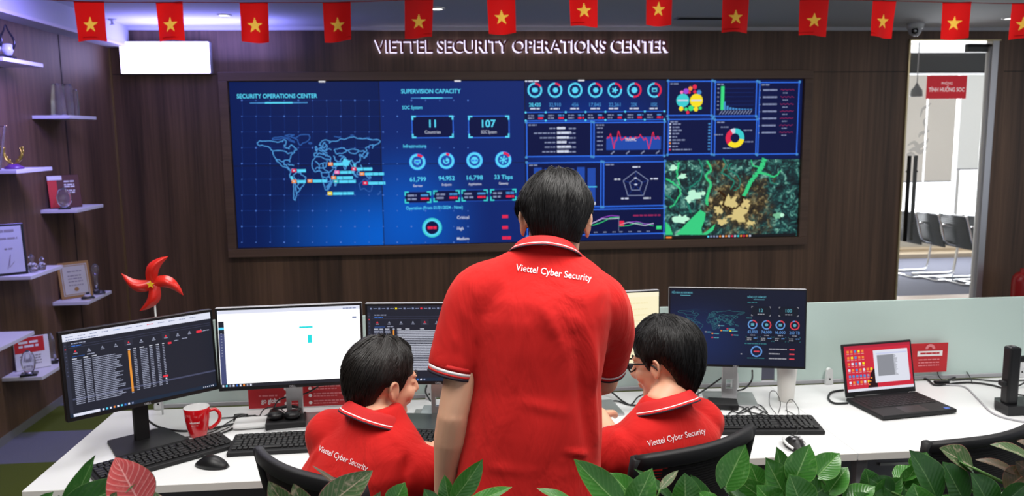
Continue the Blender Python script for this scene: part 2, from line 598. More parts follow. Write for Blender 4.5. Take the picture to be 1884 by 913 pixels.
downlight(atz(804, 15, CZ), 0.055, 'round downlight at the right edge of the fifth flag', dl, 5)
downlight(atz(1857, 33, CZ), 0.055, 'round downlight at the far right near the last flag', dl, 5)
downlight(atz(1755, 91, 2.8), 0.09, 'round downlight in the meeting room ceiling above the red sign', 'meeting room lights', 25, z=2.8)

# sprinkler and vent
sp_ = atz(206, 35, CZ)
MB().lathe([(0.028, 0), (0.030, -0.008), (0.010, -0.014), (0.010, -0.035), (0.020, -0.038), (0.018, -0.042)], M_GREYP, c=sp_, n=16).build('sprinkler', label='small sprinkler head on the ceiling beside the leftmost flag', cat='sprinkler')
vp = atz(1290, 33, CZ)
ve = empty('ceiling_vent', vp, label='dark linear air vent in the ceiling between two flags', cat='vent')
MB().box(vp+V((-0.20, -0.06, -0.006)), vp+V((0.20, 0.06, 0.0)), mat('vent_frame', (0.30, 0.31, 0.32), 0.6)).build('frame', ve, world=True)
vb = MB()
for i in range(5):
    vb.box(vp+V((-0.18, -0.048+i*0.02, -0.009)), vp+V((0.18, -0.040+i*0.02, -0.005)), M_BLACKM)
vb.build('slats', ve, world=True)

# dome security camera
cp = atz(1680, 44, CZ)
cp.y = 6.62; cp.x = 3.95
ce = empty('security_camera', (cp.x, cp.y, CZ), label='white dome security camera on the ceiling at the door corner', cat='security camera')
MB().lathe([(0.068, 0), (0.068, -0.02), (0.060, -0.045)], M_WHITE, c=(cp.x, cp.y, CZ)).build('base', ce, world=True)
MB().ball((cp.x, cp.y, CZ-0.055), 0.052, mat('camera_white', (0.55, 0.55, 0.57), 0.4)).build('dome', ce, world=True)
dome_ = [q for q in bpy.data.objects if q.parent == ce and q.name.startswith('dome')][0]
ld = (V((0, 0, CAM_Z))-V((cp.x, cp.y, CZ-0.055))); ld.z -= 0.8; ld.normalize()
lc = V((cp.x, cp.y, CZ-0.055))
MB().tube([lc+ld*0.040, lc+ld*0.056], 0.026, M_BLACK, k=1, n=20).tube([lc+ld*0.055, lc+ld*0.059], 0.012, M_CHROME, k=1, n=16).build('lens', dome_, world=True)

# ------------------------------------------------------------------ glass door
door = empty('door_1', (4.48, 6.93, 0))
door['kind'] = 'structure'
M_GLASS = bpy.data.materials.new('clear_glass')
N_, L_, b_ = nodes(M_GLASS)
b_.inputs['Base Color'].default_value = (0.90, 0.96, 0.94, 1)
b_.inputs['Roughness'].default_value = 0.02
b_.inputs['Transmission Weight'].default_value = 0.0
b_.inputs['Alpha'].default_value = 0.05
b_.inputs['Specular IOR Level'].default_value = 0.2
MB().box((4.085, 6.925, 0.01), (4.84, 6.935, 2.50), M_GLASS).build('glass_pane', door, world=True)
MB().box((4.84, 6.90, 0), (4.905, 6.99, 2.56), M_SILVER, 0.004).box((4.825, 6.91, 0), (4.842, 6.95, 2.5), M_GREYP).build('jamb', door, world=True)
MB().box((4.068, 6.885, 0), (4.082, 6.99, 2.56), mat('jamb_gold', (0.62, 0.52, 0.30), 0.3, 0.7)).box((4.068, 6.885, 2.55), (4.905, 6.99, 2.563), mat('jamb_gold', (0.6, 0.5, 0.3))).build('door_frame', door, world=True)
h = MB()
h.tube([(4.128, 6.89, 0.80), (4.128, 6.89, 1.56)], 0.017, M_BLACKM, k=1, n=12)
h.tube([(4.128, 6.89, 0.95), (4.128, 6.925, 0.95)], 0.008, M_BLACKM, k=1).tube([(4.128, 6.89, 1.42), (4.128, 6.925, 1.42)], 0.008, M_BLACKM, k=1)
h.build('handle', door, world=True)
h = MB()
h.tube([(4.235, 6.97, 0.80), (4.235, 6.97, 1.56)], 0.017, M_BLACKM, k=1, n=12)
h.tube([(4.235, 6.97, 0.95), (4.235, 6.935, 0.95)], 0.008, M_BLACKM, k=1).tube([(4.235, 6.97, 1.42), (4.235, 6.935, 1.42)], 0.008, M_BLACKM, k=1)
h.build('handle', door, world=True)
MB().box((4.64, 6.94, 2.46), (4.84, 6.99, 2.53), M_BLACKM, 0.004).build('door_closer', door, world=True)
# swirling white decal on the glass
dc = MB()
def decal(pts, w_):
    P = catmull([atY(x, y, 6.921) for x, y in pts], 6)
    vs = []; n = len(P)
    for i, p in enumerate(P):
        d = (P[min(i+1, n-1)]-P[max(i-1, 0)]).normalized()
        s_ = V((-d.z, 0, d.x))*w_*math.sin(PI*(0.06+0.88*i/(n-1)))
        vs += [p+s_, p-s_]
    dc.add(vs, [[2*i, 2*i+1, 2*i+3, 2*i+2] for i in range(n-1)], mat('decal_frost', (0.62, 0.62, 0.62), 0.7, alpha=0.45))
decal([(1713, 190), (1705, 196), (1697, 202), (1693, 216)], 0.012)
decal([(1706, 215), (1700, 224), (1704, 238), (1698, 250)], 0.012)
decal([(1710, 240), (1702, 243), (1694, 246), (1690, 253)], 0.016)
decal([(1670, 268), (1682, 262), (1690, 270), (1703, 262), (1708, 255)], 0.020)
decal([(1672, 278), (1684, 274), (1694, 280), (1706, 270)], 0.022)
decal([(1668, 286), (1676, 283), (1684, 287)], 0.018)
dc.build('decal', door, world=True)
sg = empty('door_sign', (4.45, 6.92, 2.15), label='red rectangular sign with white lettering on the glass door', cat='sign')
MB().box((4.265, 6.914, 2.055), (4.632, 6.921, 2.255), M_SIGNRED).build('board', sg, world=True)
g = G((4.265, 6.9135, 2.055), (1, 0, 0), (0, 0, 1), (0, -1, 0))
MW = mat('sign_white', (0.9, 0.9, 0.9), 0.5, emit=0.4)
g.text('PHÒNG', 0.183, 0.122, 0.022, MW, anchor='c', width=0.10)
g.text('TÌNH HUỐNG SOC', 0.183, 0.062, 0.034, MW, anchor='c', width=0.33, bold=0.012)
g.build('lettering', sg, world=True)

# ------------------------------------------------------------------ meeting chairs
def meeting_chair(loc, rz, lb):
    e = empty('meeting_chair', loc, rz, label=lb, cat='chair', group='black meeting chairs beyond the door')
    M_LE = mat('black_ribbed', (0.012, 0.012, 0.016), 0.4)
    bk = MB()
    n = 18
    for i in range(n):     # ribbed back
        z = 0.42+0.38*i/n
        y = -0.20-0.10*(i/n)**1.2-0.03*math.sin(PI*i/n)
        bk.tube([(-0.22, y, z), (0.22, y, z)], 0.015, M_LE, k=1, n=8)
    bk.build('backrest', e)
    s_ = MB()
    for i in range(14):
        s_.tube([(-0.22, -0.20+i*0.032, 0.45+0.0006*i), (0.22, -0.20+i*0.032, 0.45+0.0006*i)], 0.017, M_LE, k=1, n=8)
    s_.build('seat', e)
    for sx in (-1, 1):
        x = 0.245*sx
        MB().tube([(x, -0.32, 0.81), (x, -0.26, 0.64), (x, -0.19, 0.47), (x, 0.05, 0.43), (x, 0.24, 0.44), (x, 0.27, 0.36), (x, 0.24, 0.08), (x, 0.20, 0.02), (x, -0.05, 0.014), (x, -0.30, 0.014)], 0.0125, M_CHROME, k=5, n=8).build('side_frame', e)
        MB().tube([(x, -0.25, 0.68), (x*1.08, -0.10, 0.67), (x*1.08, 0.08, 0.64), (x*1.04, 0.18, 0.55), (x, 0.20, 0.45)], 0.012, M_CHROME, k=5, n=8).tube([(x*1.08, -0.12, 0.675), (x*1.08, 0.08, 0.655)], 0.016, M_BLACKM, k=1).build('armrest', e)
    MB().tube([(-0.245, -0.30, 0.014), (0.245, -0.30, 0.014)], 0.0125, M_CHROME, k=1).build('floor_bar', e)
    MB().tube([(-0.245, -0.32, 0.80), (0.245, -0.32, 0.80)], 0.010, M_CHROME, k=1).build('top_bar', e)
    return e
mc = atz(1742, 511, 0)
meeting_chair((mc.x, mc.y, 0), R(-90), 'black ribbed meeting chair on chrome runners, middle of the row beyond the door')
mc = atz(1697, 505, 0)
meeting_chair((mc.x, mc.y, 0), R(-86), 'black ribbed meeting chair partly behind the door handles')
mc = atz(1790, 518, 0)
meeting_chair((mc.x, mc.y, 0), R(-88), 'black ribbed meeting chair nearest the right door jamb')
mc = atz(1832, 521, 0)
meeting_chair((mc.x, mc.y, 0), R(-70), 'dark meeting chair furthest right, cut off by the jamb')

# red lump by the right wall
rb = atY(1879, 530, 6.65)
MB().lathe([(0.07, 0), (0.08, 0.01), (0.08, 0.46), (0.07, 0.50), (0.045, 0.53), (0.018, 0.54), (0.018, 0.57)], mat('extinguisher_red', (0.35, 0.01, 0.012), 0.3), c=(rb.x, 6.65, 0.0)).build('fire_extinguisher', label='dark red fire extinguisher on the floor behind the glass partition, far right', cat='extinguisher')

# ------------------------------------------------------------------ lightbox and wall lettering
lb = empty('light_box', (-2.145, WY, 2.41), label='glowing white rectangular light box high on the wall at left', cat='light box')
MB().box((-2.495, WY-0.075, 2.285), (-1.80, WY-0.001, 2.54), M_GREYP, 0.01).build('housing', lb, world=True)
MB().box((-2.490, WY-0.082, 2.290), (-1.805, WY-0.070, 2.535), glow('lightbox_face', (0.60, 0.52, 1.0), 5.0), 0.004).build('diffuser', lb, world=True)

ws = empty('wall_lettering', (0.72, WY, 2.5), label='dark red backlit capital letters mounted on the wood wall above the video wall', cat='sign')
vs, fs, wd = text2d('VIETTEL SECURITY OPERATIONS CENTER', 0.016)
W_T, H_T = 2.44, 0.118
# split into one island per letter
par = list(range(len(vs)))
def fnd(a):
    while par[a] != a:
        par[a] = par[par[a]]; a = par[a]
    return a
for f in fs:
    for i in f[1:]:
        par[fnd(i)] = fnd(f[0])
isl = {}
for f in fs:
    isl.setdefault(fnd(f[0]), []).append(f)
groups = sorted(isl.values(), key=lambda F: min(vs[i][0] for f in F for i in f))
M_LET = mat('letter_maroon', (0.20, 0.02, 0.035), 0.4)
M_HALO = glow('letter_halo', (0.80, 0.72, 1.0), 1.7)
for F in groups:
    ids = sorted({i for f in F for i in f})
    mp = {i: k for k, i in enumerate(ids)}
    P2 = [(-0.50+vs[i][0]/wd*W_T, 2.458+vs[i][1]/0.72*H_T*0.86) for i in ids]
    F2 = [[mp[i] for i in f] for f in F]
    cnt = {}
    for f in F2:
        for a, b in zip(f, f[1:]+f[:1]):
            cnt[frozenset((a, b))] = cnt.get(frozenset((a, b)), 0)+1
    def ext(y0, y1, m, mb, dx=0, dz=0):
        n = len(P2)
        vv = [(x+dx, y0, z+dz) for x, z in P2]+[(x+dx, y1, z+dz) for x, z in P2]
        ff = [list(f) for f in F2]+[[i+n for i in f][::-1] for f in F2]
        for f in F2:
            for a, b in zip(f, f[1:]+f[:1]):
                if cnt[frozenset((a, b))] == 1:
                    ff.append([a, b, b+n, a+n])
        mb.add(vv, ff, m)
    mb = MB()
    ext(WY-0.052, WY-0.036, M_LET, mb)
    ext(WY-0.036, WY-0.006, M_HALO, mb, -0.007, -0.005)
    mb.build('letter', ws, world=True)

# ------------------------------------------------------------------ video wall
DX0, DX1, DZ0, DZ1 = -1.68, 3.12, 0.87, 2.225
PW, PH = (DX1-DX0)/4, (DZ1-DZ0)/2
YS = WY-0.030
vw = empty('video_wall', ((DX0+DX1)/2, WY, DZ0), label='wide video wall of eight panels showing blue dashboards, a world map and a green satellite view', cat='video wall')
fr = MB()
T_ = 0.075
for a, b_ in (((DX0-T_, WY-0.062, DZ0-T_), (DX1+T_, WY-0.001, DZ0-0.004)), ((DX0-T_, WY-0.062, DZ1+0.004), (DX1+T_, WY-0.001, DZ1+T_)),
             ((DX0-T_, WY-0.062, DZ0-0.004), (DX0-0.004, WY-0.001, DZ1+0.004)), ((DX1+0.004, WY-0.062, DZ0-0.004), (DX1+T_, WY-0.001, DZ1+0.004))):
    fr.box(a, b_, M_FRAME, 0.004)
fr.build('frame', vw, world=True)
M_BEZEL = mat('panel_bezel', (0.004, 0.004, 0.006), 0.5)
cl = MB()
for x in (-0.937, 0.164, 1.196):
    cl.box((x-0.026, YS-0.006, DZ1-0.008), (x+0.026, YS-0.001, DZ1+0.004), glow('clip_white', (0.9, 0.9, 0.95), 0.8))
cl.build('clip', vw, world=True)

def screen_mat(name, dark, light, cx, cz, rad, s=1.0):
    """backdrop of a lit dashboard: dark blue with a brighter glow round (cx,cz)"""
    m = bpy.data.materials.new(name)
    N, L, b = nodes(m)
    gm = N.new('ShaderNodeNewGeometry')
    vm = N.new('ShaderNodeVectorMath'); vm.operation = 'SUBTRACT'; vm.inputs[1].default_value = (cx, YS, cz)
    L.new(gm.outputs['Position'], vm.inputs[0])
    sc = N.new('ShaderNodeVectorMath'); sc.operation = 'MULTIPLY'; sc.inputs[1].default_value = (1/rad[0], 0.0, 1/rad[1])
    L.new(vm.outputs[0], sc.inputs[0])
    ln = N.new('ShaderNodeVectorMath'); ln.operation = 'LENGTH'
    L.new(sc.outputs[0], ln.inputs[0])
    rp = N.new('ShaderNodeMapRange'); rp.interpolation_type = 'SMOOTHSTEP'
    rp.inputs['From Min'].default_value = 0; rp.inputs['From Max'].default_value = 1
    rp.inputs['To Min'].default_value = 1; rp.inputs['To Max'].default_value = 0
    L.new(ln.outputs['Value'], rp.inputs['Value'])
    mx = N.new('ShaderNodeMix'); mx.data_type = 'RGBA'
    L.new(rp.outputs[0], mx.inputs[0])
    mx.inputs[6].default_value = (*dark, 1); mx.inputs[7].default_value = (*light, 1)
    b.inputs['Base Color'].default_value = (0.005, 0.005, 0.008, 1)
    b.inputs['Roughness'].default_value = 0.35
    b.inputs['Specular IOR Level'].default_value = 0.15
    L.new(mx.outputs[2], b.inputs['Emission Color'])
    b.inputs['Emission Strength'].default_value = s
    return m

def satellite_mat():
    m = bpy.data.materials.new('satellite_picture')
    N, L, b = nodes(m)
    gm = N.new('ShaderNodeNewGeometry')
    def noise(sc, det=4, dist=0.0, rough=0.6):
        n = N.new('ShaderNodeTexNoise'); n.inputs['Scale'].default_value = sc; n.inputs['Detail'].default_value = det
        n.inputs['Distortion'].default_value = dist; n.inputs['Roughness'].default_value = rough
        L.new(gm.outputs['Position'], n.inputs['Vector'])
        return n.outputs['Fac']
    def ramp(fac, els):
        r = N.new('ShaderNodeValToRGB')
        L.new(fac, r.inputs[0])
        while len(r.color_ramp.elements) < len(els):
            r.color_ramp.elements.new(0.5)
        for e, (p, c) in zip(r.color_ramp.elements, els):
            e.position = p; e.color = (*c, 1)
        return r.outputs[0]
    base = ramp(noise(14, 8, 1.2, 0.75), [(0.40, (0.001, 0.004, 0.008)), (0.50, (0.004, 0.030, 0.036)), (0.56, (0.02, 0.15, 0.13)), (0.64, (0.28, 0.60, 0.46))])
    brown = ramp(noise(18, 8, 0.8, 0.75), [(0.36, (0.002, 0.003, 0.002)), (0.52, (0.035, 0.022, 0.008)), (0.60, (0.30, 0.22, 0.08)), (0.70, (0.85, 0.72, 0.42))])
    mx = N.new('ShaderNodeMix'); mx.data_type = 'RGBA'
    # brown ground around the middle
    vm = N.new('ShaderNodeVectorMath'); vm.operation = 'SUBTRACT'; vm.inputs[1].default_value = (2.52, YS, 1.16)
    L.new(gm.outputs['Position'], vm.inputs[0])
    ln = N.new('ShaderNodeVectorMath'); ln.operation = 'LENGTH'; L.new(vm.outputs[0], ln.inputs[0])
    ad = N.new('ShaderNodeMath'); ad.operation = 'MULTIPLY_ADD'; ad.inputs[1].default_value = 0.9
    L.new(noise(5, 3), ad.inputs[0]); L.new(ln.outputs['Value'], ad.inputs[2])
    mr = N.new('ShaderNodeMapRange'); mr.inputs['From Min'].default_value = 0.60; mr.inputs['From Max'].default_value = 0.80
    mr.inputs['To Min'].default_value = 1; mr.inputs['To Max'].default_value = 0
    L.new(ad.outputs[0], mr.inputs['Value'])
    L.new(mr.outputs[0], mx.inputs[0]); L.new(base, mx.inputs[6]); L.new(brown, mx.inputs[7])
    b.inputs['Base Color'].default_value = (0.005, 0.005, 0.005, 1)
    L.new(mx.outputs[2], b.inputs['Emission Color'])
    b.inputs['Emission Strength'].default_value = 1.0
    return m
SA = screen_mat('dashboard_blue_map', srgb(8, 28, 84), srgb(2, 92, 200), -0.42, 0.95, (1.15, 0.62))
SB = screen_mat('dashboard_blue_capacity', srgb(14, 38, 108), srgb(4, 84, 188), -0.30, 1.05, (0.75, 0.8))
SCm = screen_mat('dashboard_blue_traffic', srgb(8, 26, 82), srgb(10, 50, 140), 1.3, 1.6, (0.9, 0.8))
SD = screen_mat('dashboard_navy_charts', srgb(8, 22, 72), srgb(10, 34, 104), 2.5, 1.9, (0.8, 0.6))
SS = satellite_mat()
for r_ in range(2):
    for c_ in range(4):
        mm = [SA, SB, SCm, SS if r_ == 0 else SD][c_]
        x0 = DX0+c_*PW; z0 = DZ0+r_*PH
        MB().box((x0, YS, z0), (x0+PW, WY-0.004, z0+PH), M_BEZEL).box((x0+0.003, YS-0.001, z0+0.002), (x0+PW-0.003, YS+0.001, z0+PH-0.002), mm).build('display_panel', vw, world=True)

def hx(px, py):       # photo reading -> (u,v) on the wall of screens
    p = atY(px, py, YS)
    return p.x, p.z
K = 0.00462           # metres per photo pixel on that wall
CY = glow('px_cyan', srgb(90, 215, 250)); CYD = glow('px_cyan_dim', srgb(70, 140, 205)); BL = glow('px_blue', srgb(50, 110, 235)); BLD = glow('px_blue_dim', srgb(34, 74, 170))
NV = glow('px_navy', srgb(13, 20, 66)); NV2 = glow('px_navy_soft', srgb(15, 28, 88)); WH = glow('px_white', srgb(205, 212, 232)); RD = glow('px_red', srgb(228, 40, 78)); RDD = glow('px_red_dim', srgb(150, 40, 90))
GR = glow('px_green', srgb(60, 220, 130)); YE = glow('px_yellow', srgb(250, 225, 40)); PU = glow('px_purple', srgb(160, 70, 210)); TE = glow('px_teal', srgb(60, 205, 210)); OR = glow('px_orange', srgb(240, 140, 60)); GYt = glow('px_grey', srgb(130, 140, 175))
MAPC = glow('px_coast', srgb(84, 158, 226)); MAPD = glow('px_coast_dim', srgb(46, 92, 170)); DOT = glow('px_dot', srgb(80, 120, 205)); PK = glow('px_pink', srgb(250, 120, 190))

COAST = [
 ([(-168,66),(-160,71),(-150,70),(-140,70),(-128,70),(-115,68),(-105,68),(-96,68),(-94,72),(-86,69),(-88,64),(-94,60),(-90,57),(-82,55),(-79,52),(-78,58),(-73,62),(-66,59),(-60,54),(-57,51),(-66,49),(-64,46),(-70,43),(-75,39),(-76,35),(-81,31),(-80,26),(-83,30),(-90,30),(-97,27),(-96,20),(-90,21),(-88,16),(-83,13),(-82,9),(-78,8)], 1),
 ([(-168,66),(-162,60),(-150,60),(-140,59),(-132,55),(-125,49),(-124,42),(-118,33),(-112,26),(-106,22),(-98,16),(-90,14),(-84,10),(-78,8)], 1),
 ([(-125,49),(-95,49),(-88,48),(-82,43),(-76,45),(-70,46)], 1), ([(-117,32),(-108,31),(-103,27),(-97,26)], 1),
 ([(-78,8),(-72,12),(-62,10),(-52,5),(-50,0),(-42,-3),(-35,-7),(-39,-15),(-42,-22),(-48,-26),(-54,-34),(-60,-38),(-64,-42),(-68,-50),(-68,-55),(-74,-50),(-73,-40),(-71,-30),(-70,-18),(-77,-12),(-81,-5),(-78,2),(-78,8)], 1),
 ([(-70,-4),(-65,-10),(-60,-16),(-58,-22),(-62,-24),(-57,-30),(-53,-33)], 1), ([(-72,-2),(-66,1),(-60,4),(-54,2)], 1), ([(-70,-18),(-66,-22),(-64,-40)], 1),
 ([(-73,78),(-58,76),(-45,82),(-22,82),(-20,74),(-26,69),(-40,65),(-46,60),(-53,66),(-55,72),(-73,78)], 0),
 ([(-125,72),(-115,73),(-105,73),(-95,75),(-82,74),(-78,70),(-70,68),(-62,66),(-68,70),(-80,76),(-95,78),(-110,77),(-125,75),(-125,72)], 0), ([(-90,80),(-75,83),(-62,82),(-78,78),(-90,80)], 0),
 ([(-24,64),(-18,66),(-14,64),(-20,63),(-24,64)], 0), ([(-9,37),(-9,43),(-2,43),(-1,47),(-4,48),(2,51),(8,54),(10,57),(12,54),(20,54),(24,58),(28,60),(22,63),(22,66),(17,62),(16,56),(11,59),(5,60),(8,64),(15,69),(26,71),(40,67),(34,64),(44,68),(60,69),(70,73),(80,72),(95,76),(105,77),(115,73),(130,72),(142,73),(160,70),(178,69),(180,66),(172,61),(163,59),(156,52),(160,60),(150,59),(137,54),(141,47),(132,43),(127,39),(129,35),(126,35),(125,39),(118,39),(122,36),(121,31),(117,24),(108,21),(106,18),(109,12),(105,9),(101,13),(103,2),(98,8),(98,15),(91,22),(86,20),(80,14),(77,8),(73,17),(67,25),(57,26),(50,29),(55,25),(59,22),(52,15),(43,13),(35,28),(36,36),(28,37),(27,41),(23,37),(19,42),(14,45),(18,40),(12,42),(7,44),(0,40),(-5,36),(-9,37)], 1),
 ([(-6,36),(-15,28),(-17,15),(-12,8),(-8,4),(4,6),(9,4),(9,-2),(13,-8),(12,-17),(17,-29),(19,-34),(27,-33),(33,-26),(40,-16),(40,-6),(45,3),(51,12),(43,12),(37,20),(33,30),(20,31),(10,36),(-6,36)], 1),
 ([(-8,27),(3,19),(15,23),(25,22),(25,31)], 1), ([(3,19),(4,12),(14,12),(24,16),(24,20)], 1), ([(15,23),(15,12),(19,8),(28,4),(35,5),(42,10)], 1), ([(9,2),(18,3),(28,4),(30,-5),(22,-8),(13,-6)], 1), ([(22,-8),(24,-18),(12,-17)], 1), ([(24,-18),(33,-16),(34,-10),(30,-5)], 1), ([(20,-28),(25,-25),(31,-22),(32,-26)], 1), ([(-8,10),(-3,14),(3,12),(2,6)], 1),
 ([(44,-25),(50,-15),(49,-24),(44,-25)], 1), ([(47,50),(55,51),(70,54),(80,50),(87,49),(80,45),(70,42),(60,43),(52,42),(47,50)], 1), ([(87,49),(98,51),(115,49),(120,47),(110,42),(100,42),(90,45),(87,49)], 1), ([(60,37),(70,37),(75,36),(80,30),(88,27),(97,28)], 1), ([(45,38),(48,30),(55,26)], 1), ([(61,25),(66,30),(74,34)], 1), ([(8,54),(15,50),(22,49),(30,52),(40,50)], 1), ([(5,50),(10,47),(17,48),(22,45),(28,45)], 1), ([(28,60),(27,55),(24,50)], 1), ([(120,47),(132,48),(131,43)], 1), ([(98,28),(100,22),(105,22),(102,15)], 1),
 ([(114,-22),(122,-18),(130,-12),(136,-12),(140,-17),(142,-11),(148,-20),(153,-27),(150,-37),(140,-38),(131,-32),(118,-35),(114,-22)], 0), ([(166,-46),(174,-41),(177,-38),(173,-42),(166,-46)], 0), ([(96,5),(104,-5),(112,-8),(105,-2),(96,5)], 1), ([(109,1),(116,6),(117,-3),(110,-3),(109,1)], 1), ([(119,0),(124,1),(121,-5)], 1), ([(131,-1),(141,-3),(150,-10),(140,-8),(131,-1)], 1), ([(120,18),(124,12),(126,7)], 1), ([(130,32),(136,35),(141,38),(142,44),(145,43),(140,36),(131,31)], 1), ([(-85,22),(-75,20),(-68,18)], 1), ([(-6,50),(1,52),(-3,58),(-6,55),(-6,50)], 1), ([(48,78),(60,76),(68,77)], 0), ([(95,80),(105,79)], 0), ([(140,75),(150,75)], 0),
]
def worldmap(g, fx, w_, m1, m0, l=2):
    for pts, k in COAST:
        P = [fx(lo, la) for lo, la in pts]
        # ragged coastlines
        out = []
        for (a, b), (c, d) in zip(P[:-1], P[1:]):
            out.append((a, b)); out.append(((a+c)/2+rnd.uniform(-1, 1)*w_*0.8, (b+d)/2+rnd.uniform(-1, 1)*w_*0.8))
        out.append(P[-1])
        g.line(out, w_, m1 if k else m0, l)

def wall_g():
    return G((0, YS-0.0012, 0), (1, 0, 0), (0, 0, 1), (0, -1, 0))
def bracket(g, a, b, c, d, arm, t, m1, m2, l=2, fill=NV):
    """a framed box with bright corner brackets"""
    g.rect(a, b, c, d, fill, l)
    g.frame(a, b, c, d, t*0.5, m2, l+1)
    for x, y, sx, sy in ((a, b, 1, 1), (c, b, -1, 1), (a, d, 1, -1), (c, d, -1, -1)):
        x1, y1 = x+sx*arm, y+sy*arm
        g.rect(min(x, x1), min(y, y+sy*t), max(x, x1), max(y, y+sy*t), m1, l+2)
        g.rect(min(x, x+sx*t), min(y, y1), max(x, x+sx*t), max(y, y1), m1, l+2)

# --- map dashboard
g = wall_g()
for i in range(17):
    for j in range(10):
        p = hx(445+i*26, 185+j*29)
        if p[0] < 0.70:
            g.disc(p[0], p[1], 0.0045 if (i*7+j*3) % 4 else 0.007, DOT, 1, 8)
        if j < 9 and i < 10:
            g.rect(p[0], p[1], p[0]+0.118, p[1]+0.001, BLD, 1)
            g.rect(p[0], p[1]-0.13, p[0]+0.001, p[1], BLD, 1)
u, v = hx(436, 181)
g.text('SECURITY OPERATIONS CENTER', u, v, 0.034, CY, width=0.64, bold=0.018)
for k, (dx, wq) in enumerate(((0.10, 0.46), (0.16, 0.34), (0.22, 0.22))):
    g.rect(u+dx, v-0.042-0.001*k, u+dx+wq, v-0.034+0.001*k, [CYD, CYD, CY][k], 2+k)
m0 = hx(473, 262); m1_ = hx(700, 262); mb_ = hx(540, 369)
fx = lambda lo, la: (m0[0]+(lo+168)/348*(m1_[0]-m0[0]), m0[1]+0.03-(75-la)/130*(m0[1]+0.03-mb_[1]))
worldmap(g, fx, 0.0075, MAPC, MAPD)
worldmap(g, fx, 0.0030, CYD, MAPD, 3)
g.poly([fx(*q) for q in ((73, 17), (80, 14), (84, 20), (90, 23), (95, 27), (88, 27), (80, 30), (75, 33), (69, 24))], CY, 3)
g.poly([fx(*q) for q in ((100, 20), (108, 20), (107, 12), (105, 9), (102, 14))], CY, 3)
g.poly([fx(*q) for q in ((33, -16), (40, -14), (36, -24), (33, -27), (31, -22), (24, -24), (22, -32), (28, -33))], CYD, 3)
g.poly([fx(*q) for q in ((-80, -5), (-74, -16), (-70, -12), (-74, -3))], CY, 3)
for (x, y, c, w_) in ((540, 314, RD, 22), (540, 334, OR, 22), (569, 333, OR, 30), (606, 356, YE, 46), (607, 302, OR, 34), (619, 317, PK, 30), (613, 327, OR, 38), (617, 334, TE, 40), (650, 311, RD, 34), (665, 320, OR, 42), (671, 337, RD, 38)):
    u, v = hx(x, y)
    g.rect(u-0.014, v-0.014, u+0.024, v+0.014, c, 4)
    g.rect(u-0.004, v-0.005, u+0.012, v+0.006, WH, 5)
    g.words(u+0.030, v-0.014, w_*K*0.8, 0.024, CY, 4, seed=x, gap=0.12)
g.build('map_graphics', vw, world=True)

# --- supervision capacity dashboard
g = wall_g()
u, v = hx(738, 172)
g.text('SUPERVISION CAPACITY', u, v, 0.034, CY, width=0.49, bold=0.018)
g.rect(u+0.08, v-0.042, u+0.42, v-0.035, CYD, 2).rect(u+0.16, v-0.043, u+0.34, v-0.034, CY, 3)
for t, x, y, ww in (('SOC System', 740, 201, 0.165), ('Infrastructure', 742, 272, 0.19), ('Operation (From 01/01/2024 - Now)', 747, 386, 0.475)):
    u, v = hx(x, y)
    g.text(t, u, v, 0.028, CY, width=ww, bold=0.012)
for x0, t, s_ in ((757, '11', 'Countries'), (861, '107', 'SOC System')):
    a, d = hx(x0, 213); 
    bracket(g, a, d-0.185, a+0.345, d, 0.036, 0.014, CY, BL)
    g.text(t, a+0.172, d-0.095, 0.060, CY, anchor='c', bold=0.02, l=5)
    g.text(s_, a+0.172, d-0.148, 0.027, WH, anchor='c', width=0.13, l=5)
for i, (x, y, t, s_, a0) in enumerate(((768, 298, '61,799', 'Server', 45), (821, 296, '94,952', 'Endpoint', 28), (873, 295, '16,798', 'Application', 0), (926, 294, '33 Tbps', 'Gateway', 62))):
    u, v = hx(x, y)
    g.disc(u, v, 0.048, BLD, 2)
    g.ring(u, v, 0.046, 0.066, CY, a0, 360, 3)
    if a0:
        g.ring(u, v, 0.046, 0.066, RD, 0, a0, 3)
    g.ring(u, v, 0.066, 0.070, BL, 0, 360, 3)
    if i == 0:
        g.rect(u-0.026, v-0.012, u+0.026, v+0.018, CY, 4).rect(u-0.018, v-0.006, u+0.018, v+0.008, BL, 5).rect(u-0.01, v-0.024, u+0.01, v-0.014, CY, 4)
    elif i == 1:
        g.ring(u, v, 0.015, 0.026, CY, 0, 300, 4).rect(u-0.004, v-0.004, u+0.018, v+0.016, CY, 4)
    elif i == 2:
        g.disc(u, v, 0.030, CY, 4).words(u-0.024, v-0.008, 0.05, 0.012, BL, 5, seed=4)
    else:
        for q in range(6):
            aa = q*PI/3+0.3
            g.line([(u, v), (u+math.cos(aa)*0.026, v+math.sin(aa)*0.026)], 0.010, CY, 4)
            g.disc(u+math.cos(aa)*0.027, v+math.sin(aa)*0.027, 0.008, CY, 4, 10)
    g.text(t, u, v-0.162, 0.036, CY, anchor='c', width=0.135 if i < 3 else 0.155, bold=0.014)
    g.text(s_, u, v-0.208, 0.020, WH, anchor='c', width=0.11 if i == 2 else 0.08, bold=0.01)
    bracket(g, u-0.115, v-0.345, u+0.108, v-0.245, 0.036, 0.012, TE, BLD)
    for k in range(2):
        g.words(u-0.090, v-0.288-0.030*k, 0.075, 0.016, GYt, 5, seed=i+k)
        g.words(u+0.020, v-0.288-0.030*k, 0.068, 0.018, [CYD, RD][k], 5, seed=i+9*k, gap=0.2)
u, v = hx(795, 419)
g.disc(u, v, 0.055, NV, 2).ring(u, v, 0.056, 0.083, CY, 0, 360, 3).ring(u, v, 0.070, 0.083, TE, 0, 360, 4)
g.words(u-0.038, v-0.012, 0.076, 0.024, RD, 5, seed=3, gap=0.15)
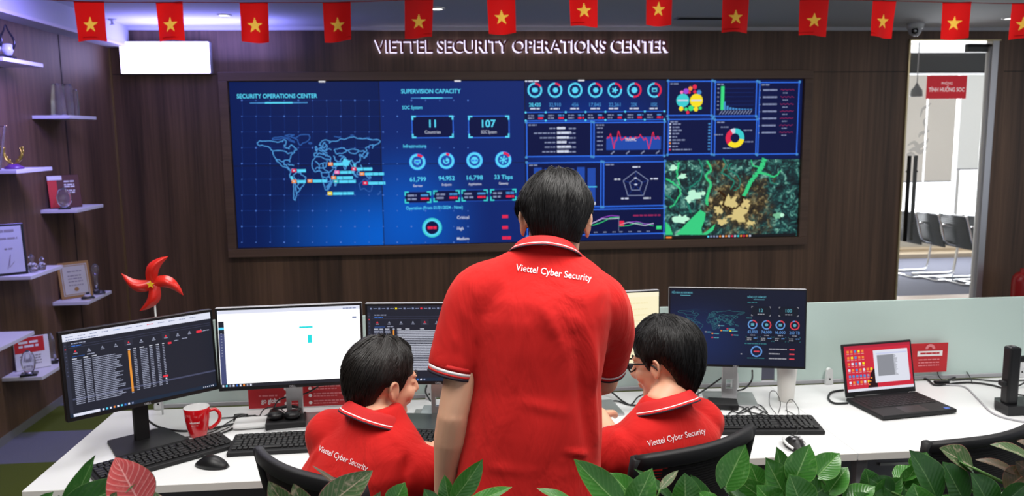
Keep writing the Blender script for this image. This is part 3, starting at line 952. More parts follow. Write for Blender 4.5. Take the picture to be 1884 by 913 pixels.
for t, y, n_ in (('Critical', 401, 0.05), ('High', 421, 0.05), ('Medium', 440, 0.075)):
    u, v = hx(841, y+2)
    g.text(t, u, v, 0.026, WH, width=0.10 if t != 'High' else 0.055, bold=0.012)
    u, v = hx(926, y+0.5)
    g.words(u-0.01, v, n_, 0.026, RD, 3, seed=y, gap=0.1)
g.build('capacity_graphics', vw, world=True)

# --- traffic dashboard
g = wall_g()
u, v = hx(966, 151)
g.words(u, v, 0.12, 0.012, WH, 2, seed=1)
for i, (x, a0) in enumerate(((984, 60), (1021, 50), (1058, 0), (1095, 70), (1131, 80), (1167, 190), (1204, 150))):
    u, v = hx(x, 166)
    g.disc(u, v, 0.046, NV2, 2).ring(u, v, 0.047, 0.062, CY, a0, 360, 3)
    if a0:
        g.ring(u, v, 0.047, 0.062, RD, 0, a0, 3)
    if i == 0:
        g.rect(u-0.024, v-0.014, u+0.024, v+0.016, CY, 4).rect(u-0.012, v-0.02, u+0.012, v+0.02, CY, 4)
    elif i in (1, 3):
        g.disc(u+0.004, v, 0.023, CY, 4, 7)
    elif i == 4:
        for q in range(5):
            aa = q*2*PI/5
            g.line([(u, v), (u+math.cos(aa)*0.026, v+math.sin(aa)*0.026)], 0.013, CY, 4)
    elif i == 6:
        g.rect(u-0.022, v-0.014, u+0.022, v+0.018, CY, 4).rect(u-0.014, v-0.008, u+0.014, v+0.006, NV2, 5)
    else:
        g.disc(u, v, 0.025, CY, 4)
    t = ['28,420', '32,910', '456', '17,845', '22,261', '22K', '105K'][i]
    g.text(t, u, v-0.134, 0.030, CYD if i else CY, anchor='c', width=0.10 if len(t) > 4 else 0.055, bold=0.014)
    g.words(u-0.04 if i != 4 else u-0.05, v-0.158, 0.08, 0.012, WH, 2, seed=20+i)
a, d = hx(967, 207); a2, b2 = hx(1222, 220)
g.rect(a, b2, a2, d, NV, 2)
for z in (d, b2):
    g.rect(a, z-0.003, a2, z+0.003, BL, 3)
for i in range(8):
    x = a+i*(a2-a)/7
    g.disc(x, d, 0.009, CY, 4, 8).disc(x, b2, 0.009, CY, 4, 8)
    if i < 7:
        for k in range(2):
            g.words(x+0.02, b2+0.014+0.022*k, 0.05, 0.010, GYt, 3, seed=i+k)
            g.words(x+0.105, b2+0.012+0.022*k, 0.05, 0.014, [RD, CYD][k], 3, seed=i+k+5)
def panel(g, px0, py0, px1, py1, seed=0, fill=NV):
    a, d = hx(px0, py0); c, b = hx(px1, py1)
    g.rect(a, b, c, d, fill, 2).frame(a, b, c, d, 0.009, BL, 3)
    g.words(a+0.02, d-0.030, 0.07, 0.011, GYt, 4, seed=seed)
    for x, y in ((a, b), (c, b), (a, d), (c, d)):
        g.disc(x, y, 0.012, CYD, 4, 8)
    return a, b, c, d
a, b, c, d = panel(g, 968, 225, 1088, 288, 3)
for i in range(6):
    y = d-0.062-i*0.039
    g.words(a+0.26, y, 0.08+0.02*((i*5) % 3), 0.020, WH, 4, seed=i, gap=0.1)
    g.words(a+0.26+0.10, y, 0.06, 0.012, GYt, 4, seed=i+40)
    wq = [0.05, 0.18, 0.13, 0.09, 0.09, 0.11][i]
    g.words(a+0.245-wq, y+0.003, wq, 0.011, GYt, 4, seed=i+11)
a, b, c, d = panel(g, 1092, 225, 1222, 287, 4)
g.rect(a+0.11, b+0.055, c-0.03, b+0.165, BLD, 3)
ln = []
for i in range(61):
    t = i/60
    yy = 0.150+0.012*math.sin(t*60)+0.008*math.sin(t*131)
    for c0, dd, ww in ((0.07, 0.05, 0.02), (0.13, -0.09, 0.022), (0.22, 0.065, 0.02), (0.80, -0.075, 0.035), (0.88, 0.045, 0.02), (0.62, 0.03, 0.03)):
        yy += dd*math.exp(-((t-c0)/ww)**2)
    ln.append((a+0.115+t*(c-a-0.16), b+yy))
g.line(ln, 0.007, RD, 5)
u, v = hx(1160, 257)
g.text('TRAFFIC', u, v-0.012, 0.026, WH, anchor='c', width=0.10, bold=0.02, l=6)
for i in range(6):
    g.words(a+0.03, b+0.055+i*0.036, 0.05, 0.010, GYt, 4, seed=60+i)
for i in range(4):
    g.line([(a+0.15+i*0.13, b+0.02), (a+0.18+i*0.13, b+0.045)], 0.010, GYt, 5)
a, b, c, d = panel(g, 969, 299, 1106, 381, 5)
for i in range(6):
    g.rect(a+0.06+i*0.092, b+0.02, a+0.06+i*0.092+0.068, d-0.045-0.01*(i % 2), BLD, 3)
g.rect(a+0.50, b+0.17, a+0.60, b+0.178, CY, 5).rect(a+0.54, b+0.02, a+0.59, b+0.045, WH, 5)
a, b, c, d = panel(g, 1110, 298, 1222, 379, 6)
uc, vc = (a+c)/2+0.015, (b+d)/2-0.005
for rr, mm in ((0.115, GYt), (0.058, GYt)):
    g.line([(uc+math.sin(k*2*PI/5)*rr, vc+math.cos(k*2*PI/5)*rr) for k in range(5)], 0.006, mm, 4, close=True)
for k in range(5):
    aa = k*2*PI/5
    g.line([(uc, vc), (uc+math.sin(aa)*0.115, vc+math.cos(aa)*0.115)], 0.002, BLD, 3)
    g.words(uc+math.sin(aa)*0.165-0.03, vc+math.cos(aa)*0.148-0.004, 0.065, 0.013, WH, 4, seed=k)
g.words(uc-0.015, vc+0.05, 0.03, 0.012, WH, 5, seed=8).words(uc-0.012, vc-0.005, 0.024, 0.012, WH, 5, seed=9)
a, b, c, d = panel(g, 969, 387, 1222, 430, 7)
for off in (0.50, 0.80):
    for k, (mm, dy) in enumerate(((GR, 0.0), (PU, 0.022), (WH, 0.008))):
        pts = [(a+off+t*0.075, b+0.085+dy*(1 if off == 0.5 else 0.6)+0.016*math.sin(t*1.7+k+off*5)+(0.016*t if off == .5 else 0)) for t in range(5)]
        g.line(pts, 0.0055, mm, 4+k)
    g.line([(a+off-0.005, b+0.03), (a+off-0.005, b+0.14)], 0.003, GYt, 4)
    for k in range(4):
        g.words(a+off+k*0.08, b+0.02, 0.03, 0.008, GYt, 4, seed=k)
g.rect(a+0.80, b+0.075, a+0.84, b+0.12, RD, 6).rect(a+1.125, b+0.04, a+1.17, b+0.07, GR, 6)
g.words(a+0.92, b+0.155, 0.24, 0.014, RDD, 6, seed=77)
g.build('traffic_graphics', vw, world=True)

# --- charts dashboard (upper right)
g = wall_g()
a, b, c, d = panel(g, 1229, 149, 1309, 213, 8)
u, v = hx(1256, 185); g.disc(u, v, 0.056, TE, 4).rect(u-0.045, v-0.006, u+0.045, v+0.006, WH, 6)
u, v = hx(1281, 185); g.disc(u, v, 0.056, YE, 5).rect(u-0.045, v-0.006, u+0.045, v+0.006, WH, 6)
for (x, y, r_, m_) in ((1262, 168, 0.024, PU), (1270, 163, 0.018, OR), (1278, 160, 0.019, RD), (1254, 170, 0.014, PK), (1286, 170, 0.020, CYD), (1278, 169, 0.014, RD), (1253, 200, 0.020, YE), (1262, 201, 0.015, GR), (1271, 199, 0.024, GR), (1280, 201, 0.020, YE), (1288, 199, 0.014, GR), (1265, 207, 0.014, RD), (1268, 170, 0.012, RD)):
    u, v = hx(x, y); g.disc(u, v, r_, m_, 5, 14)
a, b, c, d = panel(g, 1315, 150, 1391, 214, 9)
for i, hh in enumerate((0.20, 0.07, 0.035, 0.022, 0.018, 0.014, 0.012, 0.01, 0.009, 0.008, 0.007)):
    g.rect(a+0.055+i*0.026, b+0.055, a+0.055+i*0.026+(0.030 if i == 0 else 0.018), b+0.055+hh, GR if i == 0 else CYD, 4)
    g.line([(a+0.045+i*0.026, b+0.018), (a+0.072+i*0.026, b+0.050)], 0.007, GYt, 4)
for i in range(6):
    g.rect(a+0.025, b+0.055+i*0.035, a+0.040, b+0.065+i*0.035, GYt, 4)
    g.rect(a+0.05, b+0.06+i*0.035, c-0.03, b+0.0612+i*0.035, BLD, 3)
a, b, c, d = panel(g, 1229, 219, 1309, 284, 10)
for i in range(9):
    y = d-0.050-i*0.027
    g.rect(a+0.012, y, a+0.026, y+0.014, [WH, WH, WH, WH, WH, WH, OR, WH, RD][i], 4)
    g.words(a+0.04, y+0.001, [0.07, 0.06, 0.08, 0.06, 0.04, 0.11, 0.06, 0.05, 0.17][i], 0.011, GYt, 4, seed=i)
    g.rect(c-0.035, y, c-0.015, y+0.012, CYD, 4)
a, b, c, d = panel(g, 1315, 220, 1391, 284, 11)
u, v = hx(1352, 254)
for a0, a1, m_ in ((0, 100, TE), (100, 230, YE), (230, 330, RD), (330, 360, WH)):
    g.ring(u, v, 0.040, 0.083, m_, a0, a1, 4)
for x, y in ((1330, 235), (1372, 241), (1318, 249), (1374, 262), (1334, 274)):
    p = hx(x, y); g.words(p[0]-0.02, p[1], 0.075, 0.009, GYt, 4, seed=x)
a, b, c, d = panel(g, 1397, 151, 1466, 284, 12)
for i in range(7):
    y = d-0.075-i*0.060
    g.words(a+0.035, y, 0.125, 0.014, GYt, 4, seed=i+2, gap=0.15)
    g.rect(a+0.006, y, a+0.014, y+0.010, GYt, 4)
    g.line([(a+0.19+k*0.011, y+0.008+0.006*math.sin(k*2.1+i)) for k in range(12)], 0.004, RDD, 4)
    g.words(a+0.21, y-0.022, 0.045, 0.008, GYt, 4, seed=i+3)
g.build('chart_graphics', vw, world=True)

# --- satellite view: rivers, snowy patches, taskbar
g = wall_g()
RIV = glow('px_river', srgb(58, 205, 130)); RIV2 = glow('px_river_teal', srgb(38, 130, 110)); SNO = glow('px_snow', srgb(190, 245, 215)); SND = glow('px_sand', srgb(215, 195, 130)); MUD = glow('px_mud', srgb(52, 30, 14))
def river(pts, w_, m, l=3, wig=1.0):
    P = [V((*hx(x, y), 0)) for x, y in pts]
    P = catmull(P, 6)
    P = [p+V((rnd.uniform(-1, 1), rnd.uniform(-1, 1), 0))*0.006*wig for p in P]
    n = len(P)
    for i in range(n-1):
        wa = w_[0]*(1-i/n)+w_[1]*i/n
        g.line([(P[i].x, P[i].y), (P[i+1].x, P[i+1].y)], wa, m, l)
river([(1407, 293), (1400, 310), (1388, 325), (1378, 340), (1368, 360)], (0.045, 0.03), RIV, 4)
river([(1395, 316), (1412, 322), (1425, 325), (1436, 315)], (0.022, 0.008), RIV)
river([(1398, 310), (1385, 303), (1382, 295)], (0.014, 0.006), RIV); river([(1415, 322), (1418, 335), (1430, 340)], (0.012, 0.005), RIV2)
river([(1330, 292), (1335, 305), (1328, 318), (1340, 325), (1350, 335), (1345, 348)], (0.014, 0.010), RIV2); river([(1345, 300), (1340, 312), (1356, 322), (1362, 340), (1350, 352)], (0.010, 0.008), RIV2)
river([(1300, 295), (1308, 312), (1298, 325), (1308, 340), (1302, 356), (1300, 378)], (0.016, 0.026), RIV)
river([(1285, 292), (1292, 310), (1288, 330), (1270, 345), (1266, 368), (1270, 392)], (0.010, 0.016), RIV2)
river([(1226, 330), (1240, 338), (1252, 352), (1244, 370), (1232, 384)], (0.014, 0.010), RIV); river([(1224, 360), (1236, 366), (1248, 382)], (0.012, 0.006), RIV2)
river([(1250, 300), (1245, 318), (1250, 340)], (0.020, 0.008), RIV)
def blob(cx, cy, rx, ry, m, l=4, rag=0.25, n=18, seed=0):
    rr = random.Random(seed+int(cx))
    u, v = hx(cx, cy)
    P = []
    for i in range(n):
        q = 1+rr.uniform(-rag, rag)
        P.append((u+math.cos(i*2*PI/n)*rx*K*q, v+math.sin(i*2*PI/n)*ry*K*q))
    for i in range(n):
        g.poly([(u, v), P[i], P[(i+1) % n]], m, l)
g.poly([hx(x, y) for x, y in ((1243, 432), (1262, 412), (1278, 396), (1288, 386), (1298, 392), (1296, 406), (1290, 420), (1292, 432))], RIV, 4)
g.poly([hx(x, y) for x, y in ((1290, 432), (1302, 424), (1316, 412), (1312, 424), (1300, 432))], RIV, 4)
g.poly([hx(x, y) for x, y in ((1224, 408), (1232, 416), (1238, 432), (1224, 432))], RIV, 4)
for q in ((1239, 308, 9, 5), (1255, 325, 8, 5), (1275, 361, 13, 10), (1292, 356, 6, 4), (1253, 404, 14, 8), (1268, 370, 5, 4)):
    blob(*q, SNO, 5, 0.4)
for q in ((1343, 374, 17, 13), (1356, 396, 17, 12), (1322, 388, 9, 7), (1372, 376, 7, 8), (1330, 408, 9, 6), (1380, 410, 8, 5)):
    blob(*q, SND, 3, 0.55, 22)
river([(1322, 350), (1334, 362), (1330, 376), (1345, 384), (1362, 378), (1368, 362)], (0.02, 0.012), MUD, 6, 2)
blob(1430, 397, 8, 6, glow('px_pale_green', srgb(120, 190, 150)), 4, 0.4); blob(1438, 396, 4, 3, SNO, 5, 0.4)
a, b = hx(1223, 433.5); c, d = hx(1466, 427)
g.rect(a, 0.872, c-0.01, 0.897, glow('px_taskbar', srgb(26, 26, 30)), 6)
for i in range(15):
    x = hx(1301+i*5.5, 430)[0]
    g.rect(x, 0.876, x+0.016, 0.892, [CY, GYt, GYt, GYt, OR, WH, OR, WH, RD, WH, TE, OR, RD, OR, WH][i], 7)
g.rect(a+0.01, 0.876, a+0.06, 0.890, OR, 7)
g.build('satellite_graphics', vw, world=True)
# ------------------------------------------------------------------ shelves and awards on the left wall
XO = -2.37
def shelf(y0, y1, z, lb):
    MB().box((WX+0.001, y0, z-0.022), (XO, y1, z), M_SHELF, 0.002).build('wall_shelf', label=lb, cat='shelf', group='white floating shelves on the left wall')
shelf(4.80, 5.26, 2.235, 'white floating shelf, topmost on the left wall, carrying two glass trophies')
shelf(5.55, 5.975, 1.935, 'white floating shelf holding three clear crystal trophies, second highest')
shelf(4.20, 4.66, 1.935, 'white floating shelf just touching the left edge of the picture')
shelf(4.83, 5.26, 1.615, 'white floating shelf under the golden laurel trophy')
shelf(5.55, 5.975, 1.325, 'white floating shelf under the dark red plaque')
shelf(4.88, 5.285, 1.000, 'white floating shelf under the tall black and white plaque')
shelf(5.60, 6.00, 0.700, 'white floating shelf under the gold framed certificate')
shelf(4.40, 4.86, 0.680, 'white floating shelf at the left edge above the red and white certificate')
shelf(4.90, 5.30, 0.392, 'white floating shelf, lowest, under the red and white certificate')

def block(pts, y, t, m, mb=None):
    """upright slab: outline in photo px read on the plane X=-2.46 then given thickness"""
    mb = mb or MB()
    P = [atX(a, b, -2.47) for a, b in pts]
    n = len(P)
    vs = P+[p+V((t, 0, 0)) for p in P]
    return mb.add(vs, [list(range(n)), list(range(n, 2*n))[::-1]]+[[i, (i+1) % n, n+(i+1) % n, n+i] for i in range(n)], m)

def trophy(loc, prof, lb, base=None, m=None, n=8, name='trophy', sx=1, sy=1, grp='crystal trophies'):
    e = empty(name, loc, 0.3, label=lb, cat='trophy', group=grp)
    z0 = 0.0
    if base:
        MB().box((-base[0], -base[1], 0), (base[0], base[1], base[2]), base[3], 0.003).build('base', e)
        z0 = base[2]
    mb = MB().lathe([(r, z0+z) for r, z in prof], m or M_CRYSTAL, n=n, sx=sx, sy=sy)
    mb.sm = [n > 10]*len(mb.sm)
    mb.build('body', e)
    return e
M_DKB = mat('trophy_black', (0.01, 0.01, 0.014), 0.25)
M_CRL = mat('crystal_pale', (0.80, 0.85, 1.0), 0.1, trans=0.4, spec=0.8)  # white-blue glass, less clear than the plain crystal
# top shelf: tall looped glass trophies on bright bases
for (y, lb) in ((4.90, 'looped dark glass trophy with a pale base, left one on the topmost shelf'), (5.04, 'looped dark glass trophy with a pale base, right one on the topmost shelf')):
    e = empty('trophy', (-2.46, y, 2.235), label=lb, cat='trophy', group='looped trophies on the topmost shelf')
    MB().box((-0.035, -0.03, 0), (0.035, 0.03, 0.025), M_DKB, 0.003).build('base', e)
    MB().lathe([(0.02, 0.025), (0.036, 0.06), (0.030, 0.09), (0.012, 0.095)], M_CRL, n=6).build('body', e)
    MB().tube([(-0.012, 0, 0.03), (-0.042, 0, 0.10), (-0.012, 0, 0.17), (0.0, 0, 0.20), (0.012, 0, 0.17), (0.042, 0, 0.10), (0.012, 0, 0.03)], [0.006, 0.007, 0.005, 0.004, 0.005, 0.007, 0.006], M_DKB, k=5).build('loop', e)
trophy((-2.47, 5.64, 1.935), [(0.045, 0), (0.040, 0.10), (0.028, 0.20), (0.02, 0.205)], 'broad clear crystal obelisk, left of the three on the second highest shelf', n=4)
trophy((-2.46, 5.76, 1.935), [(0.034, 0), (0.034, 0.10), (0.036, 0.19), (0.026, 0.21)], 'clear crystal block, middle of the three on the second highest shelf', n=4)
trophy((-2.45, 5.85, 1.935), [(0.022, 0), (0.024, 0.10), (0.020, 0.17), (0.010, 0.18)], 'slim clear crystal pillar, right of the three on the second highest shelf', n=4)

# laurel trophy and glass plaque behind it
e = empty('trophy', (-2.44, 4.95, 1.615), label='golden laurel trophy on a purple base, left edge', cat='trophy')
MB().lathe([(0.05, 0), (0.052, 0.012), (0.035, 0.02), (0.02, 0.03)], mat('purple_base', (0.10, 0.03, 0.16), 0.3)).build('base', e)
la = MB()
for s_ in (-1, 1):
    la.tube([(0.004*s_, 0, 0.03), (0.035*s_, 0, 0.05), (0.048*s_, 0, 0.085), (0.040*s_, 0, 0.125)], [0.010, 0.012, 0.010, 0.003], mat('laurel_gold', (0.45, 0.33, 0.06), 0.3, 0.8), k=5, flat=0.5)
    for k in range(5):
        a = 0.3+k*0.33
        p = V((0.046*s_*math.sin(a*1.1), 0, 0.04+k*0.018))
        la.ball(p+V((0.008*s_, 0, 0.006)), (0.010, 0.004, 0.014), mat('laurel_gold', (0.4, 0.3, 0.05)), n=8)
la.build('laurel', e)
e = empty('award_plaque', (-2.52, 5.0, 1.615), label='clear glass plaque with gold edge behind the golden laurel trophy', cat='award')
MB().add([], [], M_GOLD)
T_ = Matrix.Translation((-2.53, 4.93, 1.615)) @ Matrix.Rotation(R(38), 4, 'Z') @ Matrix.Rotation(R(10), 4, 'Y')
MB().box((-0.006, -0.10, 0.0), (0.006, 0.10, 0.25), M_CRYSTAL, 0.002, T=T_).build('body', e, world=True)
MB().tube([T_ @ V((0.008, 0.10, 0.0)), T_ @ V((0.008, 0.10, 0.25))], 0.005, M_GOLD, k=1).tube([T_ @ V((0.008, -0.10, 0.25)), T_ @ V((0.008, 0.02, 0.25))], 0.005, M_GOLD, k=1).build('edge', e, world=True)

def frame_award(y, z, yaw, w_, h_, tilt, border, face, lb, bw=0.015, art=None, x=-2.50, name='award_plaque', cat='award'):
    e = empty(name, (x, y, z), label=lb, cat=cat)
    # local: u to the right of the viewer, stands leaning back
    T = Matrix.Translation((x, y, z)) @ Matrix.Rotation(yaw, 4, 'Z') @ Matrix.Rotation(-tilt, 4, 'X')
    MB().box((-w_/2, -0.009, 0), (w_/2, 0.009, h_), border, 0.003, T=T).build('frame', e, world=True)
    MB().box((-w_/2+bw, -0.0115, bw), (w_/2-bw, -0.008, h_-bw), face, T=T).build('face', e, world=True)
    st_ = MB().box((-0.015, 0.009, 0), (0.015, 0.012, h_*0.6), border, T=T)
    st_.build('strut', e, world=True)
    if art:
        R3 = T.to_3x3()
        g = G(T @ V((-w_/2, -0.012, 0)), R3 @ V((1, 0, 0)), R3 @ V((0, 0, 1)), R3 @ V((0, -1, 0)))
        art(g, w_, h_)
        g.build('print', e, world=True)
    return e
M_DKRED = mat('plaque_dark_red', (0.07, 0.012, 0.022), 0.35)
M_GREYPR = mat('grey_print', (0.22, 0.20, 0.22), 0.6)
def art_red(g, w_, h_):
    g.rect(0.0, 0.004, w_*0.28, h_*0.84, M_REDP, 1).rect(0.0, h_*0.85, w_*0.45, h_-0.004, M_PAPER, 1)
    for k, q in enumerate((0.78, 0.68, 0.62, 0.5, 0.44)):
        g.words(w_*0.5, h_*q, w_*0.32, 0.009, M_PAPER, 2, seed=k)
    g.disc(w_*0.62, h_*0.18, 0.010, M_PAPER, 2)
frame_award(5.70, 1.325, R(42), 0.20, 0.22, R(8), M_DKRED, M_DKRED, 'dark red plaque with a red stripe on the middle shelf', 0.006, art_red)
trophy((-2.46, 5.585, 1.325), [(0.02, 0), (0.040, 0.03), (0.046, 0.07), (0.036, 0.11), (0.01, 0.13)], 'oval clear crystal on a dark foot left of the dark red plaque', base=(0.035, 0.025, 0.012, M_DKB), n=16, sy=0.35)
def art_plq(g, w_, h_):
    g.words(w_*0.25, h_*0.84, w_*0.5, 0.014, M_GREYPR, 2, seed=1, gap=0.3)
    g.words(w_*0.22, h_*0.70, w_*0.56, 0.010, M_GREYPR, 2, seed=2)
    g.words(w_*0.36, h_*0.50, w_*0.28, 0.008, M_GREYPR, 2, seed=3)
    g.line([(w_*0.40, h_*0.12), (w_*0.52, h_*0.40), (w_*0.46, h_*0.15), (w_*0.62, h_*0.26)], 0.003, M_GREYPR, 2)
frame_award(4.93, 1.00, R(35), 0.17, 0.30, R(8), M_DKB, mat('plaque_grey', (0.42, 0.43, 0.50), 0.4), 'tall grey plaque with black frame at the left edge', 0.014, art_plq)
ci = 0
for (dx, y, r_, h_) in ((-2.42, 5.02, 0.022, 0.06), (-2.46, 5.09, 0.026, 0.10), (-2.41, 5.10, 0.02, 0.05), (-2.44, 5.17, 0.022, 0.07)):
    ci += 1
    trophy((dx, y, 1.00), [(r_, 0), (r_*1.1, h_*0.35), (r_*0.3, h_*0.5), (r_*0.7, h_*0.8), (0.004, h_)], ['small crystal piece right beside the tall grey plaque', 'taller crystal piece between the small ones beside the grey plaque', 'smallest crystal piece at the front of the shelf with the grey plaque', 'small crystal piece at the right end of the shelf with the grey plaque'][ci-1], n=6)
M_GFR = mat('frame_gold', (0.28, 0.15, 0.05), 0.35, 0.3)
def art_cert(g, w_, h_):
    g.frame(0.024, 0.024, w_-0.024, h_-0.024, 0.004, M_GFR, 2)
    for k, q in enumerate((0.72, 0.60, 0.52, 0.44, 0.34)):
        g.words(w_*0.28, h_*q, w_*0.45, 0.007, M_GREYPR, 2, seed=k)
    g.disc(w_*0.5, h_*0.24, 0.014, M_GFR, 2)
frame_award(5.75, 0.70, R(42), 0.205, 0.25, R(12), M_GFR, mat('certificate_cream', (0.42, 0.41, 0.36), 0.5), 'gold framed certificate leaning on the shelf just left of the red pinwheel', 0.018, art_cert, name='framed_certificate', cat='certificate')
trophy((-2.44, 5.92, 0.70), [(0.035, 0), (0.036, 0.01), (0.014, 0.02), (0.012, 0.10), (0.018, 0.14), (0.026, 0.165), (0.024, 0.19), (0.008, 0.21)], 'clear figure shaped crystal trophy right of the gold framed certificate', n=14)
trophy((-2.41, 5.70, 0.70), [(0.04, 0), (0.045, 0.008), (0.02, 0.03), (0.006, 0.05)], 'low clear crystal dish in front of the gold framed certificate', n=12)
trophy((-2.40, 5.87, 0.70), [(0.034, 0), (0.04, 0.010), (0.03, 0.022), (0.006, 0.03)], 'low round crystal at the right front of the certificate shelf', n=12)
def art_rw(g, w_, h_):
    g.rect(0.004, h_*0.52, w_*0.86, h_-0.004, M_REDP, 1)
    for k, q in enumerate((0.80, 0.68)):
        g.words(w_*0.14, h_*q, w_*0.56, 0.014, M_PAPER, 2, seed=k)
    for k, q in enumerate((0.40, 0.32, 0.24, 0.16)):
        g.words(w_*0.14, h_*q, w_*0.6, 0.006, M_GREYPR, 2, seed=k)
frame_award(5.08, 0.392, R(35), 0.19, 0.20, R(10), M_PAPER, M_PAPER, 'red and white certificate stand on the lowest shelf', 0.003, art_rw, name='certificate_stand', cat='certificate')
trophy((-2.46, 4.94, 0.392), [(0.02, 0), (0.034, 0.03), (0.040, 0.07), (0.028, 0.12), (0.006, 0.14)], 'oval clear glass award left of the red and white certificate', base=(0.045, 0.035, 0.014, M_DKB), n=14, sy=0.4)
trophy((-2.45, 5.20, 0.392), [(0.03, 0), (0.026, 0.06), (0.03, 0.13), (0.012, 0.18)], 'grey glass wedge award right of the red and white certificate', base=(0.04, 0.03, 0.012, M_DKB), n=4)

# ------------------------------------------------------------------ flags
M_FLAG = bpy.data.materials.new('flag_cloth')
N_, L_, b_ = nodes(M_FLAG)
b_.inputs['Base Color'].default_value = (*srgb(206, 22, 24), 1); b_.inputs['Roughness'].default_value = 0.6
tl = N_.new('ShaderNodeBsdfTranslucent'); tl.inputs[0].default_value = (*srgb(225, 24, 24), 1)
mxs = N_.new('ShaderNodeMixShader'); mxs.inputs[0].default_value = 0.45
L_.new(b_.outputs[0], mxs.inputs[1]); L_.new(tl.outputs[0], mxs.inputs[2]); L_.new(mxs.outputs[0], N_['Material Output'].inputs[0])
M_STAR = mat('flag_star', srgb(255, 205, 80), 0.6)
_n, _l = M_STAR.node_tree.nodes, M_STAR.node_tree.links
_t = _n.new('ShaderNodeBsdfTranslucent'); _t.inputs[0].default_value = (*srgb(255, 205, 80), 1)
_m = _n.new('ShaderNodeMixShader'); _m.inputs[0].default_value = 0.45
_l.new(_n['Principled BSDF'].outputs[0], _m.inputs[1]); _l.new(_t.outputs[0], _m.inputs[2]); _l.new(_m.outputs[0], _n['Material Output'].inputs[0])
FY = 4.2
stars = [(167, 46), (314, 46), (469, 47), (621, 46), (772, 40), (922, 32), (1073, 20), (1213, 17), (1353, 32), (1497, 38), (1626, 40), (1758, 43), (1882, 45)]
sizes = [(51, 67)]*13
names = ['leftmost', 'second', 'third', 'fourth', 'fifth', 'sixth', 'seventh', 'eighth', 'ninth', 'tenth', 'eleventh', 'twelfth', 'rightmost']
tops = []
hts = [27, 29, 30, 29, 29, 29, 29, 33, 30, 32, 33, 30, 26]
for i, ((sx, sy), nm) in enumerate(zip(stars, names)):
    c = atY(sx, sy, FY)
    hw, hd = 0.070, 0.078
    up = 0.108
    if i in (1, 10, 11):
        up = 0.106
    e = empty('flag', (c.x, FY, c.z+up), label='red flag with yellow star, %s on the string under the ceiling%s' % (nm, {4: ', beside a downlight', 11: ', above the door', 12: ', cut off'}.get(i, '')), cat='flag', group='small flags strung under the ceiling')
    ph = rnd.uniform(0, 6); tw = rnd.uniform(-0.25, 0.25); lean = {4: 0.05, 5: -0.03, 6: -0.04, 10: 0.07, 7: 0.03, 11: 0.05}.get(i, 0.0)
    def fp(u, v):    # u -1..1, v 0..1 downwards
        zz = up-v*(up+hd)-(0.006*math.cos(u*1.5+ph) if v > 0.9 else 0)
        return V((u*hw*(1-0.04*v)-lean*v*0.15, tw*u*hw*1.3+0.010*math.sin(u*2.6+ph+v*1.2)*(0.3+v), zz-up))
    nu, nv = 44, 60
    sp5 = []
    for k in range(10):
        r_ = 0.041 if k % 2 == 0 else 0.0160
        a = PI/2+k*PI/5
        sp5.append((r_*math.cos(a), r_*math.sin(a)))
    def instar(x, y):
        ins = False
        for (x0, y0), (x1, y1) in zip(sp5, sp5[1:]+sp5[:1]):
            if (y0 > y) != (y1 > y) and x < (x1-x0)*(y-y0)/(y1-y0)+x0:
                ins = not ins
        return ins
    vs = [fp(-1+2*a/nu, b/nv) for b in range(nv+1) for a in range(nu+1)]
    f_red, f_star = [], []
    for b in range(nv):
        for a in range(nu):
            q = [b*(nu+1)+a, b*(nu+1)+a+1, (b+1)*(nu+1)+a+1, (b+1)*(nu+1)+a]
            (f_star if instar((-1+2*(a+0.5)/nu)*hw, up-(b+0.5)/nv*(up+hd)) else f_red).append(q)
    mb = MB().add(vs, f_red, M_FLAG, True)
    for q in f_star:
        mb.f.append(q); mb.m.append(mb.mi(M_STAR)); mb.sm.append(True)
    link('cloth', mb.mesh('cloth'), e)
    hm_ = MB().tube([fp(-1, 0), fp(0, 0), fp(1, 0)], 0.0028, M_FLAG, k=3, n=6)
    link('hem', hm_.mesh('hem'), e)
    tops.append(V((c.x, FY, c.z+up+0.001)))
path = [tops[0]+V((-0.6, 0, 0.03))]+tops+[tops[-1]+V((0.5, 0, 0.02))]
MB().tube(path, 0.0022, mat('string_red', (0.5, 0.05, 0.04), 0.6), k=5, n=6).build('flag_string', label='thin string carrying the row of red flags across the room', cat='string')

# ------------------------------------------------------------------ glass partition, desks
M_FROST = mat('frosted_glass', (0.60, 0.74, 0.69), 0.25, alpha=0.90, coat=0.3, spec=0.5)
GY = 3.185
gp = empty('glass_partition', (0.7, GY, 0.70), label='frosted pale green glass screen running along the back of the desks', cat='partition')
for x0, x1 in ((-1.13, -0.070), (-0.012, 1.315), (1.372, 2.70)):
    MB().box((x0, GY-0.005, 0.752), (x1, GY+0.005, 1.085), M_FROST, 0.0015).build('glass_panel', gp, world=True)
MB().box((-1.13, GY-0.014, 0.742), (2.70, GY+0.014, 0.756), M_GREYP).build('bottom_rail', gp, world=True)
for px, py in ((289, 757), (1362, 722), (1527, 708), (1870, 690), (790, 740)):
    p = atz(px, py, 0.742)
    MB().prism([(-0.016, 0), (0.016, 0), (0.011, 0.062), (0.004, 0.068), (-0.004, 0.068), (-0.011, 0.062)], -0.008, 0.008, M_WHITE,
               T=Matrix.Translation((p.x, GY-0.024, 0.742)) @ Matrix.Rotation(PI/2, 4, 'X')).tube([(p.x, GY-0.034, 0.765), (p.x, GY-0.030, 0.765)], 0.004, M_BLACK, k=1).build('clip', gp, world=True)

